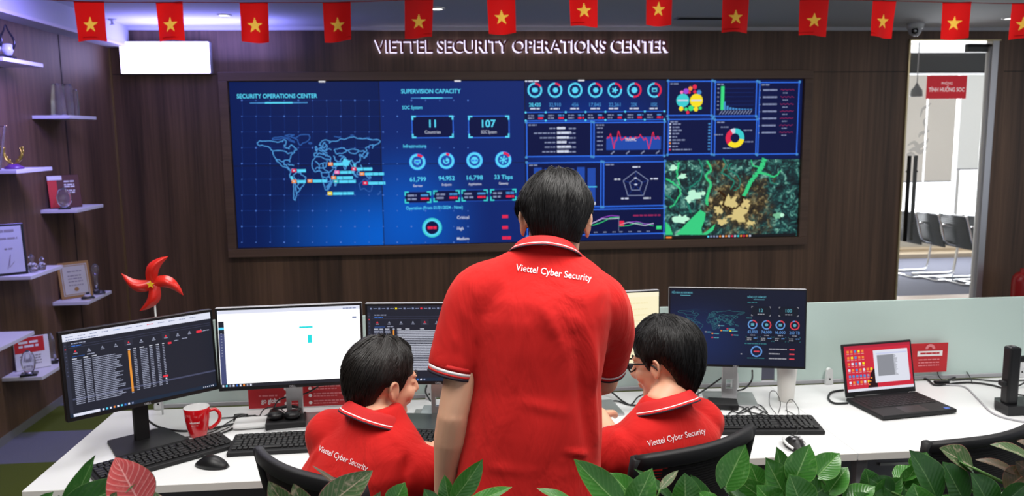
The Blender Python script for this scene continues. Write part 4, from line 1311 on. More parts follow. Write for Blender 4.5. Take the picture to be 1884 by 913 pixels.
DF, DB = 2.445, 3.165
def desk(x0, x1, lb, leg=(1, 1)):
    e = empty('desk', ((x0+x1)/2, (DF+DB)/2, 0), label=lb, cat='desk', group='white office desks')
    MB().box((x0, DF, 0.715), (x1, DB, 0.74), M_WHITE, 0.002).build('tabletop', e, world=True)
    MB().box((x0+0.002, DF-0.0015, 0.7155), (x1-0.002, DF+0.001, 0.7385), M_EDGE).build('edge_band', e, world=True)
    for k, x in enumerate((x0+0.05, x1-0.05)):
        l = MB().box((x-0.02, DF+0.06, 0.0), (x+0.02, DF+0.10, 0.715), M_GREYP, 0.003).box((x-0.02, DB-0.10, 0.0), (x+0.02, DB-0.06, 0.715), M_GREYP, 0.003).box((x-0.02, DF+0.05, 0.0), (x+0.02, DB-0.05, 0.03), M_GREYP, 0.003)
        l.build('leg', e, world=True)
    MB().box((x0+0.08, DB-0.06, 0.35), (x1-0.08, DB-0.045, 0.70), mat('modesty_grey', (0.16, 0.16, 0.17), 0.6)).build('modesty_panel', e, world=True)
desk(-1.272, 0.060, 'white desk carrying the leftmost monitor and the red mug')
desk(0.0612, 1.345, 'white desk in front of the seated person with glasses')
desk(1.3462, 2.68, 'white desk carrying the open laptop')
dr = empty('drawer_unit', (1.52, 2.85, 0), label='grey drawer unit standing under the laptop desk', cat='cabinet')
MB().box((1.42, 2.72, 0.04), (1.84, 3.10, 0.62), mat('drawer_grey', (0.22, 0.22, 0.24), 0.5), 0.004).build('body', dr, world=True)
for z0, z1 in ((0.06, 0.30), (0.31, 0.46), (0.47, 0.61)):
    MB().box((1.426, 2.705, z0), (1.834, 2.72, z1), mat('drawer_front', (0.30, 0.30, 0.32), 0.5), 0.003).build('drawer', dr, world=True)
    MB().box((1.57, 2.695, z1-0.03), (1.69, 2.705, z1-0.02), M_SILVER).build('drawer_handle', [q for q in bpy.data.objects if q.parent == dr and q.name.startswith('drawer')][-1], world=True)
for x in (1.46, 1.80):
    MB().tube([(x, 2.80, 0.0), (x, 2.80, 0.04)], 0.02, M_BLACKM, k=1).build('wheel', dr, world=True)

# ------------------------------------------------------------------ monitors
def monitor(c, yaw, tilt, w_, h_, foot, lb, style, draw, bez=(0.010, 0.018), grp=None, bg=None):
    """panel centre c; screen faces the viewer (local -Y)"""
    e = empty('monitor', (foot[0], foot[1], 0.74), yaw, label=lb, cat='monitor', group=grp)
    inv = wmat(e).inverted()
    T = inv @ Matrix.Translation(V(c)) @ Matrix.Rotation(yaw, 4, 'Z') @ Matrix.Rotation(tilt, 4, 'X')
    cas = M_BLACK if style == 'black' else M_GREYP
    MB().box((-w_/2, -0.004, -h_/2), (w_/2, 0.022, h_/2), cas, 0.004, T=T).box((-w_*0.28, 0.02, -h_*0.30), (w_*0.28, 0.045, h_*0.26), cas, 0.012, T=T).build('casing', e)
    MB().box((-w_/2+0.001, -0.0065, -h_/2+0.001), (w_/2-0.001, -0.0035, h_/2-0.001), M_BLACK, 0.001, T=T).build('bezel', e)
    s_, b2 = bez
    x0, x1, z0, z1 = -w_/2+s_, w_/2-s_, -h_/2+b2, h_/2-s_
    R3 = T.to_3x3()
    so = MB().box((x0, -0.0072, z0), (x1, -0.006, z1), bg, T=T).build('screen', e)
    g = G(T @ V((x0, -0.0076, z0)), R3 @ V((1, 0, 0)), R3 @ V((0, 0, 1)), R3 @ V((0, -1, 0)))
    draw(g, x1-x0, z1-z0)
    g.build('screen_graphics', so)
    # stand: column, base plate
    back = T @ V((0, 0.045, -0.02))
    low = T @ V((0, 0.05, -h_/2))
    sm = M_BLACKM if style == 'black' else M_SILVER
    cb = MB()
    cx, cy = 0.0, 0.0
    if style == 'black':
        cb.box((cx-0.024, cy-0.012, 0.006), (cx+0.024, cy+0.012, back.z+0.04), sm, 0.003)
    else:       # column with a cable hole
        zh = 0.045
        cb.box((cx-0.030, cy-0.008, 0.006), (cx-0.013, cy+0.008, back.z+0.04), sm, 0.002).box((cx+0.013, cy-0.008, 0.006), (cx+0.030, cy+0.008, back.z+0.04), sm, 0.002)
        cb.box((cx-0.015, cy-0.008, 0.006), (cx+0.015, cy+0.008, zh), sm, 0.001).box((cx-0.015, cy-0.008, zh+0.035), (cx+0.015, cy+0.008, back.z+0.04), sm, 0.001)
    cb.box((cx-0.03, min(cy, back.y)-0.002, back.z-0.03), (cx+0.03, max(cy, back.y)+0.002, back.z+0.03), sm, 0.002)
    cb.build('column', e)
    if style == 'black':
        MB().prism([(-0.12, -0.115), (0.12, -0.115), (0.095, 0.065), (-0.095, 0.065)], 0.0, 0.008, sm).build('base', e)
    else:
        MB().box((-0.10, -0.10, 0.0), (0.10, 0.07, 0.008), sm, 0.003).build('base', e)
    lg = G(T @ V((0, -0.0066, -h_/2+b2/2-0.004)), R3 @ V((1, 0, 0)), R3 @ V((0, 0, 1)), R3 @ V((0, -1, 0)))
    lg.text('DELL', 0, 0, 0.007, M_GREYP, anchor='c', width=0.022, bold=0.01, l=1)
    lg.build('badge', e)
    return e

def sc(p, k):
    return CO+(V(p)-CO)*k
D_BG = glow('ide_dark', srgb(36, 38, 50)); D_BG2 = glow('ide_dark2', srgb(46, 48, 62)); D_TX = glow('ide_text', srgb(150, 155, 178)); D_TXB = glow('ide_text_bright', srgb(195, 198, 212))
D_WH = glow('ide_white', srgb(225, 228, 245)); D_AM = glow('ide_amber', srgb(230, 150, 60)); D_RD = glow('ide_red', srgb(235, 52, 70)); D_LN = glow('ide_line', srgb(74, 78, 104)); D_BLU = glow('ide_blue', srgb(60, 110, 200))
def log_screen(g, w_, h_, white_top=True, seed=0, cols=None):
    if white_top:
        g.rect(0, h_*0.915, w_, h_, D_WH, 1)
        for k in range(12):
            g.words(w_*(0.02+k*0.075), h_*0.962, w_*0.045, 0.0025, [GYt, GYt, D_RD, GYt, CYD][k % 5 if k in (4, 7) else 0], 2, seed=k)
        g.words(w_*0.02, h_*0.928, w_*0.2, 0.0028, GYt, 2, seed=4)
    else:
        for k in range(16):
            g.rect(w_*(0.02+k*0.06), h_*0.955, w_*(0.02+k*0.06)+0.007, h_*0.975, [GYt, D_RD, GYt, YE, D_WH][k % 5 if k % 3 == 0 else 0], 2)
            g.words(w_*(0.045+k*0.06), h_*0.962, w_*0.025, 0.0022, GYt, 2, seed=k)
    g.rect(0, h_*0.045, w_*0.022, h_*0.915, D_BG2, 1)
    for k in range(9):
        g.rect(w_*0.008, h_*(0.86-k*0.045), w_*0.015, h_*(0.872-k*0.045), D_RD if k == 1 else D_LN, 2)
    g.words(w_*0.05, h_*0.875, w_*0.09, 0.0035, D_TX, 2, seed=1)
    g.words(w_*0.05, h_*0.845, w_*0.06, 0.003, D_BLU, 2, seed=2)
    g.line([(w_*0.03, h_*0.832), (w_*0.99, h_*0.832)], 0.0008, D_LN, 2).line([(w_*0.03, h_*0.86), (w_*0.99, h_*0.86)], 0.0008, D_LN, 2)
    for k in range(11):
        x = w_*(0.07+k*0.085)
        if k in (4, 7):
            g.rect(x-w_*0.028, h_*0.745, x+w_*0.028, h_*0.82, D_BG2, 2)
        g.poly([(x-0.004, h_*0.775), (x+0.004, h_*0.775), (x, h_*0.80)], D_RD if k in (4, 7, 0) else D_TX, 3)
        g.rect(x-0.006, h_*0.757, x+0.006, h_*0.766, D_TX, 3)
    g.rect(w_*0.885, h_*0.755, w_*0.925, h_*0.785, D_RD, 4).words(w_*0.935, h_*0.765, w_*0.045, 0.003, D_TX, 3)
    g.rect(w_*0.05, h_*0.722, w_*0.125, h_*0.726, D_BLU, 3).words(w_*0.14, h_*0.722, w_*0.05, 0.003, D_TX, 3)
    cols = cols or ((0.045, 0.058), (0.115, 0.044), (0.168, 0.20), (0.40, 0.018), (0.435, 0.02), (0.48, 0.05), (0.545, 0.022), (0.59, 0.022), (0.635, 0.014))
    rr = random.Random(seed)
    for k, (x, cw) in enumerate(cols):
        g.rect(w_*x, h_*0.690, w_*(x+min(cw, 0.03)), h_*0.702, D_TXB, 3)
    for r_ in range(24):
        y = h_*(0.665-r_*0.0225)
        for k, (x, cw) in enumerate(cols):
            if k == 3 and r_ < 23:
                g.rect(w_*x, y-h_*0.006, w_*(x+cw*0.8), y+h_*0.0165, D_AM, 3)
                continue
            ww = cw*(rr.uniform(0.7, 1.0) if k == 2 else 1)
            if k >= 4 and r_ > 22:
                continue
            g.words(w_*x, y, w_*ww, h_*0.0105, D_TX, 3, seed=r_*11+k, gap=0.25)
    g.rect(w_*0.025, h_*0.205, w_, h_*0.225, D_LN, 2)
    g.rect(w_*0.62, h_*0.265, w_*0.655, h_*0.288, D_RD, 5).rect(w_*0.636, h_*0.235, w_*0.644, h_*0.252, D_WH, 5)
    g.rect(0, 0, w_, h_*0.045, glow('ide_taskbar', srgb(30, 44, 64)), 1)
    if white_top:
        g.rect(w_*0.02, h_*0.006, w_*0.185, h_*0.040, D_WH, 2)
    for k in range(9):
        g.rect(w_*(0.20+k*0.024), h_*0.012, w_*(0.212+k*0.024), h_*0.034, [D_WH, CY, D_WH, OR, D_WH, CY, D_BLU, D_WH, GYt][k], 2)
    for k in range(6):
        g.rect(w_*(0.90+k*0.014), h_*0.016, w_*(0.906+k*0.014), h_*0.030, D_WH, 2)
def m1_draw(g, w_, h_):
    log_screen(g, w_, h_, True, 1)
    g.rect(w_*0.675, h_*0.675, w_*0.70, h_*0.70, D_RD, 3).words(w_*0.72, h_*0.70, w_*0.03, 0.003, D_TX, 3).words(w_*0.775, h_*0.71, w_*0.04, 0.003, D_TX, 3)
WHT = glow('page_white', (1.0, 1.0, 1.0), 1.25); PCY = glow('page_cyan', srgb(40, 225, 228), 1.0)
def m2_draw(g, w_, h_):
    g.rect(0.0, h_*0.955, w_, h_, D_WH, 1)
    g.words(w_*0.88, h_*0.962, w_*0.10, 0.004, GYt, 2, seed=3)
    g.rect(w_*0.004, h_*0.045, w_*0.042, h_*0.86, glow('side_indigo', srgb(72, 78, 120)), 1).rect(w_*0.004, h_*0.70, w_*0.042, h_*0.86, D_BG, 2).rect(w_*0.004, h_*0.755, w_*0.042, h_*0.785, CY, 3)
    for k in range(9):
        g.rect(w_*0.016, h_*(0.70-k*0.036), w_*0.026, h_*(0.71-k*0.036), D_TX, 3)
    g.rect(w_*0.565, h_*0.732, w_*0.66, h_*0.755, PCY, 2).rect(w_*0.622, h_*0.535, w_*0.652, h_*0.64, PCY, 2)
    g.words(w_*0.945, h_*0.835, w_*0.03, 0.006, GYt, 2)
    g.rect(0, 0, w_, h_*0.045, glow('ide_taskbar2', srgb(40, 40, 48)), 1)
    for k in range(9):
        g.rect(w_*(0.01+k*0.024), h_*0.010, w_*(0.022+k*0.024), h_*0.036, [D_WH, CY, D_TX, D_WH, D_BLU, D_WH, OR, D_TX, D_WH][k], 2)
def m3_draw(g, w_, h_):
    log_screen(g, w_, h_, False, 5, ((0.045, 0.035), (0.085, 0.025), (0.125, 0.04), (0.18, 0.012), (0.21, 0.035), (0.27, 0.10), (0.375, 0.20), (0.60, 0.1), (0.72, 0.16)))
    for r_ in range(24):
        g.words(w_*0.22, h_*(0.665-r_*0.0225), w_*0.34, h_*0.011, D_TXB, 4, seed=r_, gap=0.15)
def m4_draw(g, w_, h_):
    g.rect(0, h_*0.94, w_, h_, glow('page_cream2', srgb(255, 246, 214), 1.0), 1)
    for k in range(9):
        g.words(w_*0.55, h_*(0.85-k*0.08), w_*0.36, 0.004, glow('page_cream3', srgb(245, 230, 180), 1.0), 2, seed=k)
    g.rect(0, 0, w_, h_*0.035, D_BG, 1)
DCY = glow('px_cyan_low', srgb(100, 180, 200), 0.8); DMP = glow('px_coast_low', srgb(60, 125, 135), 0.8); DMP0 = glow('px_coast_lower', srgb(36, 54, 84), 0.8); DWH = glow('px_white_low', srgb(150, 150, 160)); DRD = glow('px_red_low', srgb(215, 66, 80)); DBL = glow('px_blue_low', srgb(100, 150, 215)); NVL = glow('px_navy_low', srgb(24, 28, 42))
def m5_draw(g, w_, h_):
    X = lambda px: (px-45)/1120*w_
    Y = lambda py: h_-(py-72)/655*h_
    for i in range(14):
        for j in range(8):
            g.disc(X(90+i*42), Y(180+j*64), 0.0006, DMP0, 1, 6)
    g.text('ĐIỀU HÀNH AN NINH MẠNG', X(58), Y(112), 0.0075, DCY, width=w_*0.155, bold=0.015)
    g.rect(X(130), Y(129), X(215), Y(124), DCY, 2)
    fx = lambda lo, la: (X(110+(lo+168)/348*560), Y(255+(75-la)*1.55))
    worldmap(g, fx, 0.0011, DMP, DMP0)
    for lo, la in ((40, 30), (80, 20), (105, 15), (30, 0), (100, 5)):
        p = fx(lo, la)
        for k in range(4):
            g.line([(p[0]-0.012+k*0.006, p[1]), (p[0]+0.006, p[1]+0.006*(k-1))], 0.0012, DMP, 3)
    for k, (x, y, w2) in enumerate(((340, 442, 42), (395, 455, 55), (395, 490, 55), (470, 428, 60), (520, 412, 60), (545, 430, 60), (560, 465, 50), (450, 385, 40))):
        g.rect(X(x), Y(y+5), X(x+14), Y(y-5), [DWH, OR, DRD, OR, DRD, YE, DRD, DWH][k], 4).words(X(x+18), Y(y+4), w2/1120*w_*0.8, 0.003, DCY, 4, seed=k, gap=0.2)
    g.text('NĂNG LỰC GIÁM SÁT', X(690), Y(140), 0.0075, DCY, width=w_*0.138, bold=0.015)
    g.rect(X(740), Y(156), X(830), Y(151), DCY, 2).words(X(690), Y(182), w_*0.07, 0.0035, DMP, 2).words(X(683), Y(318), w_*0.04, 0.0035, DMP, 2)
    for x, t in ((722, '12'), (948, '100')):
        bracket(g, X(x), Y(295), X(x+160), Y(212), 0.006, 0.002, DWH, NVL, fill=NVL)
        g.text(t, X(x+80), Y(258), 0.0125, DCY, anchor='c', bold=0.01, l=6)
        g.words(X(x+52), Y(282), w_*0.05, 0.0035, DWH, 6, seed=3)
    for k, (x, a0, t) in enumerate(((735, 70, '42,000'), (850, 150, '74,000'), (963, 60, '16,000'), (1080, 330, '260 TB'))):
        g.ring(X(x), Y(370), 0.0135, 0.0178, DBL, a0, 360, 2).ring(X(x), Y(370), 0.0135, 0.0178, DRD, 0, a0, 2)
        if k in (0, 2):
            g.rect(X(x)-0.006, Y(370)-0.005, X(x)+0.006, Y(370)+0.005, DCY, 3)
        else:
            g.disc(X(x), Y(370), 0.0065, DCY, 3, 6)
        g.text(t, X(x), Y(446), 0.0115, DBL, anchor='c', width=w_*0.075, l=3)
        g.words(X(x)-0.008, Y(465), 0.018, 0.003, DWH, 3, seed=k)
        bracket(g, X(x-55), Y(515), X(x+48), Y(472), 0.004, 0.0015, DMP, NVL, fill=NVL)
        g.words(X(x-45), Y(490), 0.016, 0.003, DWH, 5, seed=k).words(X(x+10), Y(490), 0.014, 0.003, DBL, 5, seed=k).words(X(x-45), Y(505), 0.016, 0.003, DWH, 5, seed=k+5)
    g.words(X(672), Y(540), w_*0.16, 0.004, DMP, 3, seed=8)
    g.ring(X(770), Y(602), 0.0165, 0.0215, DBL, 0, 360, 3).words(X(748), Y(608), 0.021, 0.005, DRD, 4, seed=1, gap=0.1)
    g.words(X(695), Y(665), w_*0.13, 0.003, DMP, 3, seed=9)
    for k, y in enumerate((580, 620, 662)):
        g.words(X(873), Y(y+4), w_*(0.13 if k != 1 else 0.08), 0.0045, DWH, 3, seed=y, gap=0.3).words(X(1040), Y(y+5), w_*0.038, 0.005, DRD, 3, seed=y, gap=0.1)
    g.rect(X(640), Y(632), X(652), Y(622), DWH, 4)
K22 = 0.926
c1 = sc((-1.1013, 3.0198, 0.9685), K22)
f1 = atz(262, 811, 0.74)
monitor(c1, 0.6552, -0.0737, 0.5, 0.2945, (f1.x, f1.y), 'black monitor turned inward on a black stand, leftmost on the desks, showing dark log tables', 'black', m1_draw, (0.010, 0.014), bg=D_BG, grp='desk monitors')
KM = 0.95
c2 = sc((-0.5763, 3.0749, 0.9973), KM)
monitor(c2, 0.0655, -0.03, 0.513, 0.302, (c2.x-0.005, c2.y+0.05), 'monitor with a blank white page beside the leftmost monitor', 'silver', m2_draw, (0.009, 0.014), bg=WHT, grp='desk monitors')
c3 = sc((-0.0318, 2.906, 1.0278), 0.97)
c3 = sc((-0.02, 2.96, 1.020), 0.98)
monitor(c3, -0.10, -0.03, 0.524, 0.302, (c3.x, c3.y+0.05), 'dark screened monitor half hidden behind the standing person', 'silver', m3_draw, (0.009, 0.014), bg=D_BG, grp='desk monitors')
r4 = atY(1213.5, 605, 2.95)
c4 = V((r4.x-0.252, r4.y-0.02, r4.z))
monitor(c4, 0.08, -0.03, 0.505, 0.298, (c4.x, c4.y+0.05), 'monitor with a cream coloured page between the standing person and the person with glasses', 'silver', m4_draw, (0.006, 0.012), bg=glow('page_cream', srgb(253, 243, 204), 1.0), grp='desk monitors')
c5 = sc((1.1813, 3.1268, 1.0028), KM)
c5 = V((c5.x, c5.y, c5.z))
SBG = screen_mat('map_navy', srgb(22, 26, 44), srgb(26, 40, 82), c5.x-0.15, c5.z-0.05, (0.3, 0.2))
monitor(c5, -0.23, -0.09, 0.515, 0.306, (c5.x, c5.y+0.06), 'monitor showing a dark navy world map dashboard, rightmost of the monitors', 'silver', m5_draw, (0.006, 0.010), bg=SBG, grp='desk monitors')

# ------------------------------------------------------------------ keyboards, mice
def keyboard(c, yaw, w_, d_, lb, num=True):
    e = empty('keyboard', (c[0], c[1], 0.74), yaw, label=lb, cat='keyboard', group='black desk keyboards')
    T = Matrix.Rotation(R(4), 4, 'X')
    MB().box((-w_/2, -d_/2, 0.004), (w_/2, d_/2, 0.020), M_BLACKM, 0.004, T=T).build('case', e)
    k = MB()
    u = 0.0185
    rows = 6
    for r_ in range(rows):
        y = d_/2-0.022-r_*u*((d_-0.03)/(rows*u))
        x = -w_/2+0.012
        j = 0
        lim = w_/2-0.012
        while x < lim-0.010:
            ww = u
            if r_ == 5 and 3 <= j <= 3:
                ww = u*6
            elif j in (0, 13) and r_ in (2, 3, 4):
                ww = u*1.6
            if j in (14, 17) and w_ > 0.38:
                x += 0.007
            ww = min(ww, lim-x)
            k.box((x+0.001, y-0.0078, 0.018), (x+ww-0.0018, y+0.0078, 0.0265), M_KEY, 0.0018, T=T, seg=1)
            x += ww; j += 1
    k.build('keycaps', e)
    MB().box((-w_/2+0.02, d_/2-0.02, 0.0), (-w_/2+0.05, d_/2-0.008, 0.010), M_BLACKM).box((w_/2-0.05, d_/2-0.02, 0.0), (w_/2-0.02, d_/2-0.008, 0.010), M_BLACKM).box((-w_/2+0.02, -d_/2+0.004, 0), (w_/2-0.02, -d_/2+0.012, 0.005), M_BLACKM).build('feet', e)
    return e
keyboard((-0.922, 2.640), R(38), 0.44, 0.135, 'black keyboard lying askew in front of the leftmost monitor')
keyboard((-0.505, 2.725), R(2), 0.44, 0.15, 'black keyboard below the blank white monitor')
keyboard((-0.02, 2.700), R(-10), 0.42, 0.12, 'black keyboard under the hand of the left seated person')
keyboard((1.105, 2.705), R(-6), 0.44, 0.14, 'black keyboard in front of the world map monitor')
def mouse(c, yaw, lb, two=False):
    e = empty('mouse', (c[0], c[1], 0.74), yaw, label=lb, cat='mouse')
    rings = []
    n = 16
    for i in range(13):
        t = i/12
        y = -0.057+t*0.114
        s_ = max(0.06, math.sin(PI*(0.04+0.92*t)))**0.5
        w2 = 0.031*s_; hh = 0.038*s_*(0.70+0.30*math.sin(PI*(1-t)*0.9))
        rings.append([V((math.cos(a)*w2, y, max(0.002, math.sin(a)*hh) if math.sin(a) > 0 else 0.001)) for a in [q*2*PI/n for q in range(n)]])
    MB().loft(rings, M_BLACK).build('shell', e)
    MB().tube([(0, 0.020, 0.0335), (0, 0.036, 0.030)], 0.0035, M_KEY, k=1).build('scroll_wheel', e)
    if two:
        for s_ in (-1, 1):
            MB().tube([(0.020*s_, -0.045, 0.012), (0.0325*s_, -0.02, 0.018), (0.031*s_, 0.02, 0.018), (0.022*s_, 0.05, 0.012)], 0.0045, M_WHITE, k=5).build('side_strip', e)
        for x, y in ((-0.010, -0.022), (0.012, -0.022), (-0.010, -0.002), (0.012, -0.002)):
            MB().box((x-0.005, y-0.004, 0.0345), (x+0.005, y+0.004, 0.0385), M_GREYP, 0.001).build('mark', e)
    return e
mm_ = atz(390, 856, 0.745)
mouse((mm_.x, mm_.y), R(70), 'glossy black mouse on the white desk right of the askew keyboard')
mm_ = atz(1462, 820, 0.745)
mouse((mm_.x, mm_.y), R(-5), 'black mouse with white side strips below the right keyboard', True)

# ------------------------------------------------------------------ mug, tumbler
p = atz(365, 802, 0.74)
e = empty('mug', (p.x, p.y, 0.74), R(12), label='red mug with white interior on the desk under the leftmost monitor', cat='mug')
prof = [(0.001, 0.0), (0.027, 0.0), (0.030, 0.004), (0.036, 0.03), (0.0415, 0.065), (0.0445, 0.104), (0.0435, 0.106)]
MB().lathe(prof, M_REDG, caps=False, n=36).build('body', e)
MB().lathe([(0.0435, 0.106), (0.0415, 0.104), (0.038, 0.065), (0.032, 0.025), (0.024, 0.010), (0.001, 0.009)], mat('mug_white', (0.75, 0.75, 0.75), 0.2), caps=False, n=36).build('interior', e)
MB().tube([(0.041, 0, 0.088), (0.062, 0, 0.090), (0.075, 0, 0.070), (0.070, 0, 0.045), (0.050, 0, 0.028), (0.036, 0, 0.024)], 0.0062, M_REDG, k=6, n=10).build('handle', e)
def cyl_text(t, r_, z, h_, width, m, a0):
    vs, fs, wd = text2d(t, 0.01)
    sx = width/wd
    out = []
    for x, y in vs:
        a = a0+(x*sx-width/2)/r_
        out.append((math.cos(a)*(r_+0.0006), math.sin(a)*(r_+0.0006), z+y*h_/0.7))
    return MB().add(out, fs, m)
cyl_text('viettel', 0.0415, 0.058, 0.008, 0.034, M_WHITEP, R(-100)).build('lettering', e)
cyl_text('cyber security', 0.0400, 0.050, 0.003, 0.024, M_WHITEP, R(-100)).build('lettering', e)
p = atz(1452, 744, 0.74)
e = empty('tumbler', (p.x+0.006, p.y+0.045, 0.74), 0, label='tall white cup standing behind the world map monitor at its lower right', cat='cup')
MB().lathe([(0.028, 0), (0.030, 0.003), (0.036, 0.10), (0.041, 0.155)], mat('cup_white', (0.72, 0.70, 0.66), 0.4), n=32).build('body', e)
MB().lathe([(0.0425, 0.155), (0.0425, 0.163), (0.036, 0.170), (0.030, 0.172)], M_WHITE, n=32).build('lid', e)

# ------------------------------------------------------------------ laptop
lc_ = V((1.711, 2.955, 0.742))
e = empty('laptop', lc_, R(8), label='open black laptop with a red desktop on the right hand desk', cat='laptop')
MB().box((-0.158, -0.218, 0.002), (0.158, 0.0, 0.017), M_BLACKM, 0.004).build('base', e)
k = MB()
for r_ in range(6):
    for j in range(15):
        x = -0.138+j*0.0185; y = -0.030-r_*0.0172
        k.box((x, y-0.0145, 0.0165), (x+0.0168, y, 0.0190), M_KEY, 0.001, seg=1)
k.build('keycaps', e)
MB().box((-0.052, -0.208, 0.0168), (0.050, -0.145, 0.0175), M_BLACK).build('touchpad', e)
MB().box((0.118, -0.206, 0.0170), (0.138, -0.192, 0.0176), mat('sticker_blue', (0.05, 0.12, 0.5), 0.3)).build('sticker', e)
T = Matrix.Translation((0, 0.002, 0.016)) @ Matrix.Rotation(R(-13), 4, 'X')
MB().box((-0.158, -0.003, 0), (0.158, 0.005, 0.206), M_BLACKM, 0.004, T=T).tube([T @ V((-0.12, 0, 0)), T @ V((0.12, 0, 0))], 0.006, M_BLACK, k=1).build('lid', e)
LRED = glow('lap_red', srgb(205, 40, 60)); LDK = glow('lap_dark', srgb(40, 14, 22)); LWH = glow('lap_white', srgb(222, 224, 236))
so = MB().box((-0.148, -0.0045, 0.020), (0.148, -0.0030, 0.197), LRED, T=T).build('screen', e)
R3 = T.to_3x3()
g = G(T @ V((-0.148, -0.0048, 0.020)), R3 @ V((1, 0, 0)), R3 @ V((0, 0, 1)), R3 @ V((0, -1, 0)))
w_, h_ = 0.296, 0.177
g.rect(0, h_*0.94, w_, h_, glow('lap_red2', srgb(180, 36, 60)), 1).rect(0, 0, w_, h_*0.06, LWH, 1)
cc = [CY, OR, YE, DWH, D_WH, OR, DRD]
for i in range(7):
    for j in range(6):
        if i > 4 and j < 3:
            continue
        x = w_*(0.03+i*0.055); y = h_*(0.85-j*0.135)
        g.rect(x, y, x+0.0095, y+0.0095, [OR, D_WH, YE, OR, D_WH, OR, CYD][(i*3+j*5+i*j) % 7], 2).rect(x-0.001, y-0.006, x+0.010, y-0.003, glow('lap_lbl', srgb(225, 150, 150)), 2)
g.poly([(w_*0.30, 0.011), (w_*0.45, 0.011), (w_*0.45, h_*0.42), (w_*0.41, h_*0.48), (w_*0.36, h_*0.38)], LDK, 3)
for q in range(5):
    g.rect(w_*(0.31+0.02*(q % 3)), h_*(0.12+q*0.07), w_*(0.335+0.02*(q % 3)), h_*(0.15+q*0.07), OR, 4)
g.rect(w_*0.42, h_*0.16, w_*0.945, h_*0.87, LWH, 5).rect(w_*0.46, h_*0.78, w_*0.93, h_*0.81, glow('lap_pale', srgb(200, 205, 235)), 6)
g.rect(w_*0.47, h_*0.30, w_*0.72, h_*0.76, glow('lap_greytext', srgb(140, 142, 150)), 6)
for q in range(20):
    g.rect(w_*0.47, h_*(0.30+q*0.023), w_*(0.74+0.04*rnd.random()), h_*(0.312+q*0.023), glow('lap_greytext', srgb(140, 142, 150)), 7)
g.rect(w_*0.95, h_*0.2, w_*0.955, h_*0.3, CYD, 6)
g.build('screen_graphics', so)

# ------------------------------------------------------------------ flyers behind the monitors
def flyer(x0, x1, z0, z1, y, lb, art, tilt=0.0):
    e = empty('flyer', ((x0+x1)/2, y, z0), label=lb, cat='flyer')
    MB().box((x0, y, z0), (x1, y+0.0015, z1), M_REDP).build('sheet', e, world=True)
    g = G((x0, y-0.0008, z0), (1, 0, 0), (0, 0, 1), (0, -1, 0))
    art(g, x1-x0, z1-z0)
    g.build('print', e, world=True)
M_PK = mat('pale_pink_print', srgb(225, 130, 135), 0.5)
def fa1(g, w_, h_):
    g.text('go global', w_*0.24, h_*0.16, 0.018, M_WHITEP, width=w_*0.36, bold=0.03)
    g.words(w_*0.2, h_*0.36, w_*0.35, 0.006, M_PK, 2, seed=1).words(w_*0.2, h_*0.66, w_*0.4, 0.006, M_PK, 2, seed=2)
    for k in range(4):
        g.disc(w_*0.72, h_*(0.12+k*0.23), 0.008, M_WHITEP, 2, 8)
        g.words(w_*0.78, h_*(0.10+k*0.23), w_*0.2, 0.005, M_PK, 2, seed=k)
def fa2(g, w_, h_):
    for k in range(4):
        g.disc(w_*0.18, h_*(0.12+k*0.22), 0.007, M_WHITEP, 2, 8)
        g.words(w_*0.25, h_*(0.15+k*0.22), w_*0.65, 0.005, M_PK, 2, seed=k).words(w_*0.25, h_*(0.08+k*0.22), w_*0.5, 0.004, M_PK, 2, seed=k+9)
def fa3(g, w_, h_):
    g.rect(0, h_*0.86, w_*0.42, h_*0.96, M_BLACKM, 1).words(w_*0.04, h_*0.89, w_*0.25, 0.006, M_WHITEP, 2, seed=4)
    for k in range(6):
        g.words(w_*0.08, h_*(0.70-k*0.10), w_*0.40, 0.006, M_PK, 2, seed=k)
    g.rect(w_*0.56, h_*0.56, w_*0.92, h_*0.74, M_WHITEP, 2).words(w_*0.60, h_*0.63, w_*0.28, 0.007, M_REDP, 3, seed=6, gap=0.2)
    g.ring(w_*0.74, h_*0.80, 0.010, 0.022, M_PK, -90, 90, 2)
    for k in range(3):
        g.words(w_*0.58, h_*(0.42-k*0.1), w_*0.3, 0.005, M_PK, 2, seed=k+20)
flyer(-0.755, -0.555, 0.745, 0.875, 3.115, 'red flyer reading go global leaning on the glass behind the white monitor', fa1)
flyer(-0.552, -0.372, 0.745, 0.875, 3.117, 'red flyer with rows of bullet points beside the go global flyer', fa2)
flyer(1.80, 2.105, 0.780, 0.905, 3.150, 'red flyer with a white badge on the glass behind the laptop', fa3)

